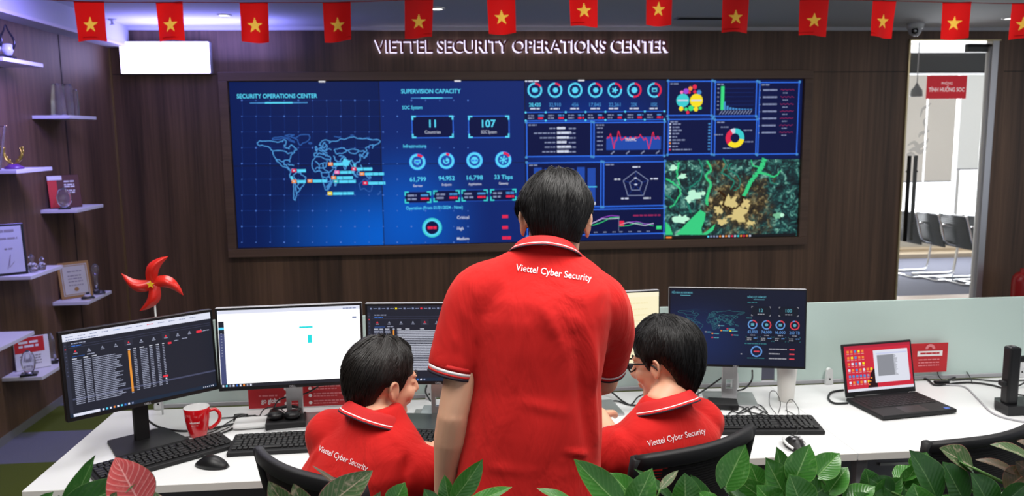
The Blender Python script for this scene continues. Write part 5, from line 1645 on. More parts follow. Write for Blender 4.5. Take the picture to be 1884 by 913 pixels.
# ------------------------------------------------------------------ pinwheel
pw = atY(282, 521, 3.10)
e = empty('pinwheel', (pw.x, pw.y, 1.05), label='red paper pinwheel with a small yellow star at the left of the desks', cat='pinwheel')
MB().tube([(pw.x, pw.y, 0.741), (pw.x, pw.y, pw.z)], 0.0035, M_WHITE, k=1).build('stick', e, world=True)
M_PIN = mat('pinwheel_red', srgb(224, 44, 34), 0.28)
for k, a in enumerate((R(58), R(-25), R(-118), R(160))):
    L_ = 0.118
    ca, sa = math.cos(a), math.sin(a)
    ex = V((ca, 0, sa)); ey = V((-sa, 0, ca))     # ex: to the tip, ey: trailing side
    o0 = V((pw.x, pw.y, pw.z))
    nu, nv = 8, 8
    vs = []
    for i in range(nu+1):
        t = i/nu
        for j in range(nv+1):
            s_ = j/nv
            wd_ = 0.060*math.sin(PI*min(1, t*0.55+0.22))**0.8*(1-t)**0.55+0.001
            cen = ex*(t*L_)+ey*(0.020*math.sin(PI*t))
            ang = -1.2+s_*2.6
            vs.append(o0+cen+ey*(wd_*(s_-0.35))+V((0, -0.022*math.sin(PI*s_)*math.sin(PI*min(1, t+0.05))-0.004, 0)))
    fs = [[i*(nv+1)+j, i*(nv+1)+j+1, (i+1)*(nv+1)+j+1, (i+1)*(nv+1)+j] for i in range(nu) for j in range(nv)]
    link('blade', MB().add(vs, fs, M_PIN, True).mesh('blade'), e, world=True)
P = []
for k in range(10):
    r_ = 0.015 if k % 2 == 0 else 0.0065
    P.append((r_*math.cos(PI/2+k*PI/5), r_*math.sin(PI/2+k*PI/5)))
MB().prism(P, -0.001, 0.002, mat('star_yellow', srgb(250, 205, 40), 0.4), T=Matrix.Translation((pw.x, pw.y-0.030, pw.z)) @ Matrix.Rotation(PI/2, 4, 'X')).tube([(pw.x, pw.y-0.03, pw.z), (pw.x, pw.y, pw.z)], 0.003, M_WHITE, k=1).build('star', e, world=True)

# ------------------------------------------------------------------ loose things on the desks
def cab(pts, r_, lb, z=0.745, name='cable', k=6, grp='cables on the desks', m=None):
    P = []
    for q in pts:
        p = atz(q[0], q[1], (q[2] if len(q) > 2 else z))
        P.append(p)
    MB().tube(P, r_, m or M_CABLE, k=k, n=7).build(name, label=lb, cat='cable', group=grp)
cab([(268, 770, .80), (290, 785), (330, 793), (380, 790), (440, 778)], 0.004, 'thick black cable running from the leftmost monitor behind the red mug')
cab([(300, 800), (335, 805), (390, 795), (430, 772), (470, 764)], 0.0022, 'thin black cable curving right of the red mug')
cab([(402, 770), (430, 768), (470, 765), (505, 775)], 0.0025, 'thin black cable leaving the mug towards the cable knot')
cab([(400, 800), (425, 790), (440, 776), (480, 768), (500, 758, .76), (515, 735, .82), (560, 725, .84), (585, 712, .87)], 0.003, 'black cable looping up behind the white monitor stand')
cab([(478, 765), (488, 752, .78), (512, 750, .77), (530, 765)], 0.0022, 'small black cable loop beside the dock')
cab([(364, 842, .75), (372, 815, .76), (392, 800), (425, 785)], 0.0016, 'thin mouse cable crossing the askew keyboard')
knot = atz(443, 775, 0.742)
kb = MB()
for i in range(7):
    a = i*0.9
    kb.tube([knot+V((-0.022, 0.012*math.sin(a), 0.012+0.010*math.cos(a))), knot+V((0.0, 0.015*math.sin(a+1), 0.014+0.010*math.cos(a+1))), knot+V((0.024, 0.012*math.sin(a+2), 0.012+0.010*math.cos(a+2)))], 0.005, M_CABLE, k=4)
kb.build('cable_knot', label='bundled black cable knot right of the red mug', cat='cable')
dk = atz(527, 782, 0.742)
e = empty('docking_station', (dk.x, dk.y, 0.742), R(7), label='flat black docking box in front of the white monitor stand', cat='docking station')
MB().box((-0.07, -0.055, 0), (0.07, 0.055, 0.028), M_BLACKM, 0.005).build('body', e)
hs = MB()
e = empty('headset', (dk.x-0.005, dk.y+0.01, 0.772), label='black headset resting on the docking box', cat='headset')
MB().tube([(-0.050, 0.0, 0.02), (-0.045, 0.05, 0.012), (0.0, 0.085, 0.008), (0.045, 0.05, 0.012), (0.050, 0.0, 0.02)], 0.006, M_BLACK, k=6).build('headband', e)
for s_ in (-1, 1):
    MB().lathe([(0.012, 0.0), (0.028, 0.004), (0.030, 0.018), (0.020, 0.026)], M_BLACK, c=(0.03*s_, -0.02, -0.001), n=20).build('ear_cup', e)
wb_ = atz(465, 790, 0.742)
MB().box((-0.075, -0.045, 0), (0.062, 0.045, 0.022), M_WHITE, 0.012, T=Matrix.Translation((wb_.x, wb_.y+0.04, 0.742)) @ Matrix.Rotation(R(5), 4, 'Z')).build('power_box', label='low white box between the mug and the docking box', cat='box')
e = empty('tablet', (-0.085, 2.875, 0.742), R(-12), label='closed dark laptop lying behind the left seated person', cat='laptop')
MB().box((-0.11, -0.085, 0), (0.13, 0.075, 0.016), mat('slate', (0.045, 0.055, 0.055), 0.3), 0.004).build('body', e)
e = empty('notebook', (0.0, 2.99, 0.742), R(-8), label='grey notebook lying behind the closed dark laptop', cat='notebook')
MB().box((-0.09, -0.05, 0), (0.09, 0.06, 0.010), mat('notebook_grey', (0.30, 0.34, 0.35), 0.4), 0.003).build('cover', e)
cab([(785, 710, .88), (783, 722, .84), (792, 738, .78)], 0.0035, 'black cable hanging under the dark screened monitor')
# cables round the seated person with glasses
cab([(1108, 718, .76), (1125, 722, .76), (1145, 738), (1165, 746), (1200, 740)], 0.0035, 'black cable curling between the standing person and the person with glasses')
cab([(1110, 740), (1135, 738), (1160, 745), (1175, 730, .76), (1200, 722, .76)], 0.003, 'second black cable crossing behind the person with glasses')
cab([(1352, 678, .86), (1335, 690, .82), (1310, 708, .78), (1280, 728), (1262, 738)], 0.0036, 'black cable falling from behind the world map monitor to the desk')
cab([(1384, 682, .86), (1383, 700, .80), (1370, 715, .77), (1352, 720, .76)], 0.0036, 'black cable looping down to the world map monitor stand')
cab([(1270, 735), (1275, 715, .78), (1283, 712, .79), (1285, 735)], 0.0018, 'thin dark wire standing up near the person with glasses')
cab([(1428, 762), (1416, 745, .76), (1417, 722, .79), (1428, 722, .79), (1436, 742, .76), (1432, 760)], 0.0014, 'thin wire loop left of the white cup')
cab([(1450, 764), (1447, 745, .76), (1456, 735, .77), (1468, 750, .76), (1470, 762)], 0.0014, 'thin wire loop in front of the white cup')
cab([(1463, 800, .76), (1468, 790, .77), (1463, 765), (1445, 755)], 0.0014, 'thin mouse cable crossing the right keyboard')
for i, pts in enumerate(([(1340, 762), (1370, 742), (1400, 755), (1420, 768)], [(1345, 755), (1365, 760), (1395, 745), (1412, 760)], [(1350, 768), (1375, 750), (1385, 765), (1405, 758)], [(1330, 752), (1360, 748), (1380, 758), (1410, 765)])):
    cab(pts, 0.0024, 'black wire in the tangle behind the right keyboard, %s' % ['front strand', 'middle strand', 'short inner strand', 'rear strand'][i])
p = atz(1330, 748, 0.742)
MB().box((-0.055, -0.04, 0), (0.055, 0.04, 0.022), M_BLACKM, 0.004, T=Matrix.Translation((p.x, p.y, 0.742)) @ Matrix.Rotation(R(-15), 4, 'Z')).build('adapter_box', label='small black box beside the world map monitor stand', cat='adapter')
# laptop side
cab([(1560, 742), (1535, 742), (1524, 733), (1530, 722), (1552, 718)], 0.0042, 'thick black cable looping from the left side of the laptop')
e = empty('cable_hub', atz(1732, 706, 0.742), label='small black hub joining the cables right of the laptop', cat='adapter')
MB().box((-0.03, -0.012, 0), (0.03, 0.012, 0.012), M_BLACK, 0.004).build('body', e)
cab([(1686, 696), (1705, 698), (1718, 708), (1735, 708)], 0.0045, 'thick black cable from the laptop to the small hub')
cab([(1735, 706), (1765, 692), (1810, 688), (1884, 684), (1930, 682)], 0.0042, 'thick black cable along the glass from the hub to the right edge')
cab([(1735, 708), (1780, 704), (1820, 708), (1850, 716)], 0.004, 'black cable from the hub to the black column')
cab([(1740, 708), (1775, 712), (1800, 735), (1830, 762), (1884, 776), (1930, 778)], 0.003, 'grey cable sweeping from the hub to the lower right edge', m=M_GREYP)
cab([(1750, 670, .78), (1775, 680, .77), (1790, 706)], 0.002, 'thin dark wire dropping beside the red flyer')
cab([(1752, 700), (1790, 698), (1840, 702), (1884, 700), (1930, 702)], 0.003, 'middle black cable running right behind the black column')
cab([(1725, 675, .79), (1726, 690, .76), (1735, 702)], 0.0018, 'thin wire hanging in front of the red flyer')
cab([(1862, 716), (1884, 705, .76), (1905, 690, .80)], 0.0032, 'black cable rising behind the black column at the right edge')
cab([(1860, 724), (1884, 728), (1910, 730)], 0.003, 'short black cable behind the foot of the black column')
p = atz(1862, 757, 0.742)
e = empty('upright_stand', (p.x, p.y, 0.742), label='black upright device stand at the right end of the desks', cat='stand')
MB().prism([(-0.050, -0.045), (0.13, -0.045), (0.13, 0.06), (-0.03, 0.06), (-0.048, 0.03)], 0, 0.035, M_BLACK).build('base', e)
MB().box((-0.038, -0.022, 0.03), (0.006, 0.022, 0.250), M_BLACK, 0.008).build('column', e)
MB().box((-0.006, -0.012, 0.190), (0.16, 0.012, 0.212), M_BLACK, 0.006).build('arm', e)
MB().box((-0.055, -0.015, 0.10), (-0.036, 0.015, 0.12), M_BLACKM, 0.004).box((-0.020, -0.008, 0.250), (-0.012, 0.010, 0.253), M_SILVER).build('clamp', e)
# ------------------------------------------------------------------ office chairs
def office_chair(loc, rz, lb, tz=0.955, lean=0.10, solid=0.60, hw=0.200, rt=0.020):
    e = empty('office_chair', loc, rz, label=lb, cat='chair', group='black mesh office chairs')
    def bp(u, z, off=0):      # backrest surface, u -1..1; bows to the rear in the middle
        return V((u*hw, -0.20-lean*(z-0.5)/0.45-0.055*(1-u*u)-off, z))
    top = [bp(-1+2*i/14, tz-0.012*abs(-1+2*i/14)**3) for i in range(15)]
    mb = MB()
    def rail(P, hh, dd):
        rings = []
        for i, p in enumerate(P):
            d = (P[min(i+1, len(P)-1)]-P[max(i-1, 0)]).normalized()
            n_ = V((0, -1, 0)); n_ = (n_-d*n_.dot(d)).normalized(); b_ = d.cross(n_)
            rings.append([p+n_*(dd*math.copysign(abs(math.cos(a))**0.5, math.cos(a)))+b_*(hh*math.copysign(abs(math.sin(a))**0.5, math.sin(a))) for a in [q*2*PI/12 for q in range(12)]])
        mb.loft(rings, M_BLACKM)
    rail(top, rt, 0.013)
    rail([bp(-1+2*i/14, 0.53) for i in range(15)], 0.018, 0.013)
    for s_ in (-1, 1):
        rail([bp(s_, 0.52+(tz+0.005-0.52)*i/10) for i in range(11)], 0.014, 0.013)
    mb.build('back_frame', e)
    sl = MB()
    n = int((tz-0.03-0.55)/0.0082)
    for i in range(n):
        z = 0.55+i*0.0082
        vs = []
        for k in range(13):
            u = -0.95+1.9*k/12
            vs += [bp(u, z), bp(u, z+0.0056)]
        sl.add(vs, [[2*k, 2*k+2, 2*k+3, 2*k+1] for k in range(12)], mat('mesh_weave', (0.012, 0.010, 0.010), 0.7), True)
    for k in range(24 if solid else 0):
        u0_ = -solid+2*solid*k/24; u1_ = u0_+2*solid/24
        sl.add([bp(u0_, 0.55, -0.0025), bp(u1_, 0.55, -0.0025), bp(u1_, tz-0.015, -0.0025), bp(u0_, tz-0.015, -0.0025)], [[0, 1, 2, 3]], mat('mesh_weave', (0.012, 0.010, 0.010), 0.7))
    for k in range(25):
        u = -0.95+1.9*k/24
        if abs(abs(u)-0.80) > 0.09:
            sl.add([bp(u-0.035, 0.55, -0.001), bp(u+0.035, 0.55, -0.001), bp(u+0.035, tz-0.03, -0.001), bp(u-0.035, tz-0.03, -0.001)], [[0, 1, 2, 3]], mat('mesh_weave', (0.012, 0.010, 0.010), 0.7))
    sl.build('back_mesh', e)
    MB().box((-0.235, -0.20, 0.43), (0.235, 0.26, 0.49), mat('seat_fabric', (0.02, 0.02, 0.022), 0.9, bump=0.3, bscale=400), 0.025).build('seat', e)
    MB().tube([(0, -0.30, 0.62), (0, -0.29, 0.48), (0, -0.15, 0.41), (0, 0.0, 0.41)], 0.028, M_BLACK, k=5, flat=0.6).build('back_support', e)
    MB().tube([(0, 0, 0.10), (0, 0, 0.28)], 0.028, M_BLACK, k=1, n=16).tube([(0, 0, 0.26), (0, 0, 0.43)], 0.016, M_CHROME, k=1, n=16).build('gas_column', e)
    for k in range(5):
        a = R(18+72*k)
        d = V((math.cos(a), math.sin(a), 0))
        b_ = MB().tube([V((0, 0, 0.12)), d*0.15+V((0, 0, 0.11)), d*0.29+V((0, 0, 0.075))], [0.026, 0.022, 0.016], M_BLACK, k=4).build('base_leg', e)
        t = V((-d.y, d.x, 0))
        c = d*0.29+V((0, 0, 0.028))
        MB().tube([c-t*0.022, c-t*0.004], 0.028, M_BLACKM, k=1, n=16).tube([c+t*0.004, c+t*0.022], 0.028, M_BLACKM, k=1, n=16).tube([c, c+V((0, 0, 0.045))], 0.006, M_CHROME, k=1).build('caster', b_)
    return e
office_chair((-0.150, 2.235, 0), R(-42), 'black mesh office chair under the left seated person', 0.955)
office_chair((0.515, 2.26, 0), R(26), 'black mesh office chair under the seated person with glasses', 0.985)
office_chair((1.52, 2.43, 0), R(17), 'empty black office chair pushed against the desk in the lower right corner', 0.893, 0.05, 0.97, 0.22, 0.015)

# ------------------------------------------------------------------ people
def skin_mat(name, c):
    m = mat(name, c, 0.5, var=0.05, vscale=9, bump=0.08, bscale=700)
    b = m.node_tree.nodes['Principled BSDF']
    b.inputs['Subsurface Weight'].default_value = 0.12
    b.inputs['Subsurface Radius'].default_value = (0.02, 0.007, 0.004)
    return m
M_SKIN1 = skin_mat('skin_tan', srgb(216, 166, 136))
M_SKIN2 = skin_mat('skin_light', srgb(214, 160, 130))
M_HAIR = mat('hair_black', (0.005, 0.0045, 0.0045), 0.42, spec=0.25)
M_HAIR2 = mat('hair_brownblack', (0.010, 0.008, 0.007), 0.42, spec=0.35)

def shirt_mat():
    m = bpy.data.materials.new('shirt_red_knit')
    N, L, b = nodes(m)
    tc = N.new('ShaderNodeTexCoord')
    n = N.new('ShaderNodeTexNoise'); n.inputs['Scale'].default_value = 900; n.inputs['Detail'].default_value = 2
    L.new(tc.outputs['Object'], n.inputs['Vector'])
    n2 = N.new('ShaderNodeTexNoise'); n2.inputs['Scale'].default_value = 9; n2.inputs['Detail'].default_value = 4; n2.inputs['Distortion'].default_value = 0.8
    mp = N.new('ShaderNodeMapping'); mp.inputs['Scale'].default_value = (1.0, 1.0, 0.45)
    L.new(tc.outputs['Object'], mp.inputs[0]); L.new(mp.outputs[0], n2.inputs['Vector'])
    b1 = N.new('ShaderNodeBump'); b1.inputs['Strength'].default_value = 0.35; b1.inputs['Distance'].default_value = 0.0008
    b2 = N.new('ShaderNodeBump'); b2.inputs['Strength'].default_value = 0.8; b2.inputs['Distance'].default_value = 0.02
    L.new(n.outputs['Fac'], b1.inputs['Height']); L.new(n2.outputs['Fac'], b2.inputs['Height'])
    L.new(b1.outputs[0], b2.inputs['Normal']); L.new(b2.outputs[0], b.inputs['Normal'])
    b.inputs['Base Color'].default_value = (*srgb(196, 30, 28), 1)
    b.inputs['Roughness'].default_value = 0.85
    b.inputs['Sheen Weight'].default_value = 0.25
    b.inputs['Sheen Roughness'].default_value = 0.5
    b.inputs['Sheen Tint'].default_value = (1, 0.25, 0.2, 1)
    b.inputs['Specular IOR Level'].default_value = 0.2
    return m
M_SHIRT = shirt_mat()
M_NAVY = mat('trim_navy', (0.012, 0.008, 0.02), 0.8)
M_STRIPE = mat('trim_white', (0.80, 0.74, 0.74), 0.8)
M_RIB = mat('collar_rib_red', srgb(190, 22, 22), 0.8, bump=0.3, bscale=600)
M_TROU = mat('trousers_dark', (0.012, 0.013, 0.02), 0.8)
M_SHOE = mat('shoe_black', (0.015, 0.015, 0.015), 0.4)

def sup(c, hw, hd, yaw, n=28, ex=2.4, tilt=None):
    out = []
    for q in range(n):
        a = q*2*PI/n
        ca, sa = math.cos(a), math.sin(a)
        x = hw*math.copysign(abs(ca)**(2/ex), ca); y = hd*math.copysign(abs(sa)**(2/ex), sa)
        p = V((x, y, 0))
        if tilt:
            p = tilt @ p
        p = Matrix.Rotation(yaw, 3, 'Z') @ p
        out.append(V(c)+p)
    return out

def torso_loft(mb, rings, m, dw=0.0):
    """rings: (centre, half width, half depth, yaw, roll)"""
    mb.loft([sup(c, hw+dw, hd+dw, yaw, tilt=Matrix.Rotation(-roll, 3, 'Y')) for c, hw, hd, yaw, roll in rings], m)

def hand(mb, w_, d, n_, thumb, m, curl=0.35, sc_=1.0):
    """palm from wrist w_ along d, back of the hand n_, thumb=+1/-1 on side d x n_"""
    w_, d, n_ = V(w_), V(d).normalized(), V(n_)
    n_ = (n_-d*n_.dot(d)).normalized()
    s_ = d.cross(n_)*thumb
    rings = []
    for t, hw, hh in ((0, 0.026, 0.019), (0.02, 0.030, 0.017), (0.05, 0.039, 0.015), (0.08, 0.041, 0.013), (0.092, 0.038, 0.010)):
        c = w_+d*(t*sc_)
        rings.append([c+s_*(math.cos(a)*hw*sc_)+n_*(math.sin(a)*hh*sc_) for a in [q*2*PI/14 for q in range(14)]])
    mb.loft(rings, m)
    for k, (off, L_, rr, fan) in enumerate(((0.030, 0.070, 0.0092, 0.10), (0.010, 0.078, 0.0095, 0.03), (-0.010, 0.073, 0.0092, -0.04), (-0.029, 0.058, 0.0082, -0.12))):
        b0 = w_+d*(0.075*sc_)+s_*(off*sc_)
        dd = (d+s_*fan).normalized()
        c1 = curl*(0.7+0.15*k)
        p1 = b0+dd*(0.018*sc_)
        d1 = (dd*math.cos(c1)-n_*math.sin(c1)); p2 = p1+d1*(L_*0.45*sc_)
        d2 = (dd*math.cos(c1*2.2)-n_*math.sin(c1*2.2)); p3 = p2+d2*(L_*0.32*sc_)
        d3 = (dd*math.cos(c1*3.0)-n_*math.sin(c1*3.0)); p4 = p3+d3*(L_*0.25*sc_)
        mb.tube([b0, p1, p2, p3, p4], [rr*sc_, rr*sc_, rr*0.93*sc_, rr*0.85*sc_, rr*0.68*sc_], m, n=10, k=3)
    t0 = w_+d*(0.022*sc_)+s_*(0.020*sc_)
    t1 = t0+(d*0.55+s_*0.85).normalized()*(0.034*sc_)
    t2 = t1+(d*0.85+s_*0.45-n_*0.25).normalized()*(0.032*sc_)
    t3 = t2+(d*0.95+s_*0.10-n_*0.35).normalized()*(0.024*sc_)
    mb.tube([t0, t1, t2, t3], [0.014*sc_, 0.0125*sc_, 0.0105*sc_, 0.008*sc_], m, n=10, k=3)

def head_parts(mb, H, m, ks=1.0):
    def B(c, r, rot=None):
        Mx = H.to_3x3()
        if rot:
            Mx = Mx @ rot
        mb.ball(H @ V(c), tuple(q for q in r), m, n=20, M=Mx)
    B((0, -0.008, 0.030), (0.0755, 0.094, 0.085))
    B((0, 0.020, -0.030), (0.063, 0.066, 0.088))
    B((0, 0.010, -0.055), (0.058, 0.060, 0.052))
    B((0, 0.050, -0.092), (0.034, 0.036, 0.027))
    for s_ in (-1, 1):
        B((0.036*s_, 0.056, -0.030), (0.026, 0.026, 0.026))            # cheek
        B((0.030*s_, 0.076, 0.020), (0.022, 0.011, 0.007))             # brow
        B((0.033*s_, 0.071, 0.002), (0.018, 0.0125, 0.011))             # lids
        # ear: shell, rim, lobe
        yr = Matrix.Rotation(R(-22*s_), 3, 'Z')
        B((0.077*s_, -0.010, -0.008), (0.0055, 0.016, 0.027), yr)
        rim = [(0.077, 0.004, -0.022), (0.079, 0.003, -0.002), (0.082, -0.004, 0.015), (0.085, -0.017, 0.019), (0.086, -0.025, 0.007), (0.084, -0.024, -0.009), (0.080, -0.015, -0.026), (0.077, -0.004, -0.035)]
        mb.tube([H @ V((x*s_, y, z)) for x, y, z in rim], [0.0042, 0.0045, 0.005, 0.005, 0.005, 0.0045, 0.005, 0.0062], m, k=3, n=8)
    mb.tube([H @ V((0, 0.088, 0.012)), H @ V((0, 0.100, -0.012)), H @ V((0, 0.110, -0.032)), H @ V((0, 0.094, -0.042))], [0.008, 0.010, 0.013, 0.009], m, k=3)
    for s_ in (-1, 1):
        B((0.011*s_, 0.096, -0.036), (0.009, 0.010, 0.008))
    B((0, 0.087, -0.060), (0.022, 0.010, 0.006)); B((0, 0.085, -0.070), (0.019, 0.010, 0.006))

def hair_mesh(H, m, th_top=0.020, th_side=0.013, seed=1, whorl=0.6, strands=2600, front=0.060, nape=-0.088, messy=1.0):
    rr = random.Random(seed)
    def zh(ph):
        a = abs((math.degrees(ph)+180) % 360-180)
        tab = [(0, front), (35, front-0.004), (58, 0.035), (72, -0.004), (82, -0.016), (92, 0.008), (104, 0.010), (116, -0.022), (128, -0.060), (150, nape+0.006), (180, nape)]
        for (a0, z0), (a1, z1) in zip(tab[:-1], tab[1:]):
            if a <= a1:
                return z0+(z1-z0)*(a-a0)/(a1-a0)
        return nape
    def surf(ph, t, extra=0.0):
        z_h = zh(ph)
        q = 0.5*PI*0.085*1.02
        lin = max(0.0, 0.03-z_h)
        thm = math.acos(max(-1, min(1, (max(z_h, 0.03)-0.03)/0.085)))
        tot = thm*0.085+lin
        s_ = t*tot
        if s_ < thm*0.085:
            th = s_/0.085
            z = 0.03+0.085*math.cos(th); k = math.sin(th); kk = 0
        else:
            z = 0.03-(s_-thm*0.085); k = 1.0; kk = (0.03-z)/0.115
        hw = (0.0755-0.016*kk-0.004*kk*kk)*k
        back = (0.102-0.008*kk-0.024*kk*kk)*k; frt = 0.086*k
        dz = max(0.0, (z-0.03)/0.085)
        T_ = th_side+(th_top-th_side)*dz
        edge = min(1.0, (1-t)*4.5)
        T_ = T_*(0.12+0.88*edge**0.7)
        nz = noise.noise(V((math.cos(ph)*3, math.sin(ph)*3, t*1.5+seed*3)))*0.006*messy*edge
        nz += noise.noise(V((math.cos(ph)*22, math.sin(ph)*22, t*2.2+seed)))*0.0032*edge*min(1, k*1.5)
        T_ = T_+nz+extra
        cp, sp_ = math.cos(ph), math.sin(ph)
        yy = (frt if cp > 0 else back)*cp
        nv = V((sp_*k, cp*k, dz)).normalized()
        return V((hw*sp_, -0.008+yy, z))+nv*T_
    mb = MB()
    nu, nv = 120, 40
    rings = []
    for j in range(nv+1):
        t = max(0.012, j/nv)
        rings.append([H @ surf(i*2*PI/nu, t) for i in range(nu)])
    rings.append([H @ (surf(i*2*PI/nu, 1.0)*0.93) for i in range(nu)])
    vs = [p for r in rings for p in r]
    fs = [[j*nu+i, j*nu+(i+1) % nu, (j+1)*nu+(i+1) % nu, (j+1)*nu+i] for j in range(nv+1) for i in range(nu)]
    fs.append(list(range(nu)))
    mb.add(vs, fs, m, True)
    for _ in range(strands):
        ph = rr.uniform(0, 2*PI)
        t0 = rr.random()**0.6*0.93
        dl = rr.uniform(0.18, 0.34)
        sw = whorl*rr.uniform(0.6, 1.3)*(0.25+0.4*(1-t0))+rr.uniform(-0.10, 0.10)*messy
        lift = rr.uniform(0.0003, 0.0035)*messy
        wd = rr.uniform(0.0007, 0.0014)
        if t0 < 0.06:
            continue
        P = []
        for k in range(5):
            q = k/4
            t = min(1.07, t0+dl*q)
            tt = min(t, 1.0)
            p = surf(ph+sw*q*dl*2.2, tt, lift*math.sin(PI*min(1, 0.15+q*0.85))+0.0006)
            if t > 1.0:
                p = p+V((0, 0, -(t-1.0)*0.05))
            P.append(p)
        V2 = []
        for k, p in enumerate(P):
            d = (P[min(k+1, 4)]-P[max(k-1, 0)])
            nrm = V((p.x, p.y+0.008, max(0, p.z-0.03))).normalized()
            s_ = d.cross(nrm)
            s_ = s_.normalized() if s_.length > 1e-9 else V((1, 0, 0))
            ww = wd*(1-0.8*(k/4)**2)
            V2 += [H @ (p-s_*ww), H @ (p+nrm*ww*0.6), H @ (p+s_*ww)]
        mb.add(V2, [[3*k, 3*k+1, 3*k+4, 3*k+3] for k in range(4)]+[[3*k+1, 3*k+2, 3*k+5, 3*k+4] for k in range(4)], m, True)
    return mb

def bumps(me, creases, noise_amp=0.0, seed=0):
    """soft cloth folds: ridge (+) or valley (-) along segments"""
    me.calc_loop_triangles() if False else None
    ns = [v.normal.copy() for v in me.vertices]
    for v, n_ in zip(me.vertices, ns):
        d = 0.0
        for a, b, w_, h_ in creases:
            ab = b-a
            t = max(0, min(1, (v.co-a).dot(ab)/max(1e-9, ab.length_squared)))
            r_ = (v.co-a-ab*t).length
            if r_ < w_*3:
                d += 1.6*h_*math.exp(-(r_/w_)**2)*math.sin(PI*(0.12+0.76*t))
        if noise_amp:
            d += noise.noise(v.co*9+V((seed, 0, 0)))*noise_amp
        v.co += n_*d
    me.update()

def cuff(parent, c, d, r1, r2, flat=1.0, up=(0, 0, 1), L_=0.026):
    """ribbed sleeve end: red, white stripe, red, navy edge"""
    d = V(d).normalized(); c = V(c)
    mb = MB()
    segs = [(0.0, 0.012, M_RIB), (0.012, 0.019, M_STRIPE), (0.019, 0.024, M_RIB), (0.024, 0.030, M_NAVY)]
    for a, b, m in segs:
        mb.tube([c+d*(a-0.016), c+d*(b-0.016)], [r1+(r2-r1)*a/0.03, r1+(r2-r1)*b/0.03], m, k=1, n=28, flat=flat, up=up)
    return mb.build('sleeve_cuff', parent, world=True)

def collar(parent, Mn, rw, rd, hb, hs, hf, drop=0.034):
    """folded polo collar round the neck; Mn: frame at the neck base, local +Y forward"""
    mb = MB()
    n = 56
    prof = [(-0.012, -0.020), (-0.008, 0.3), (-0.003, 0.8), (0.0, 1.0), (0.004, 0.98), (0.009, 0.75), (0.0125, 0.45), (0.0155, 0.24), (0.0165, 0.17), (0.0185, 0.03), (0.0192, -0.05), (0.0195, -0.10), (0.016, -0.10)]
    cols = [M_RIB]*6+[M_RIB, M_STRIPE, M_RIB, M_NAVY, M_NAVY, M_NAVY]
    rings = []
    for i in range(n+1):
        ph = -PI*0.93+2*PI*0.93*i/n        # 0 = back
        s_, c_ = math.sin(ph), math.cos(ph)
        top = hf+(hs-hf)*(1+c_)/1.0 if c_ < 0 else hs+(hb-hs)*c_
        low = top-drop-0.004*abs(s_)
        row = []
        for dr, k in prof:
            zz = low+(top-low)*max(k, -0.2)
            fl = 1+0.10*(1-max(k, 0)) if dr > 0 else 1
            row.append(Mn @ V((s_*(rw+dr)*fl, -c_*(rd+dr)*fl, zz)))
        rings.append(row)
    m_ = len(prof)
    for i in range(n):
        for j in range(m_-1):
            mb.add([rings[i][j], rings[i+1][j], rings[i+1][j+1], rings[i][j+1]], [[0, 1, 2, 3]], cols[j], True)
    bmo = mb.build('collar', parent, world=True)
    bm = bmesh.new(); bm.from_mesh(bmo.data)
    bmesh.ops.remove_doubles(bm, verts=bm.verts[:], dist=0.0001)
    bmesh.ops.recalc_face_normals(bm, faces=bm.faces[:])
    bm.to_mesh(bmo.data); bm.free()
    return bmo

def shirt_text(parent, me, t, P0, P1, height, m):
    """print lettering on the cloth: baseline P0..P1 (points near the cloth), thrown along the view onto it"""
    bvh = BVHTree.FromPolygons([v.co.copy() for v in me.vertices], [list(p.vertices) for p in me.polygons])
    vs, fs, wd = text2d(t, 0.006)
    P0, P1 = V(P0), V(P1)
    U = P1-P0; L_ = U.length; U.normalize()
    back = (CO-(P0+P1)/2).normalized()
    W_ = U.cross(-back).normalized() if False else back.cross(U).normalized()
    out = []
    for x, y in vs:
        p = P0+U*(x/wd*L_)+W_*(y/0.72*height)
        h_, n_, i_, d_ = bvh.ray_cast(p+back*0.3, -back, 0.9)
        if h_ is None:
            h_, n_ = p, back
        out.append(h_+back*0.0022)
    return MB().add(out, fs, m).build('printed_lettering', parent, world=True)

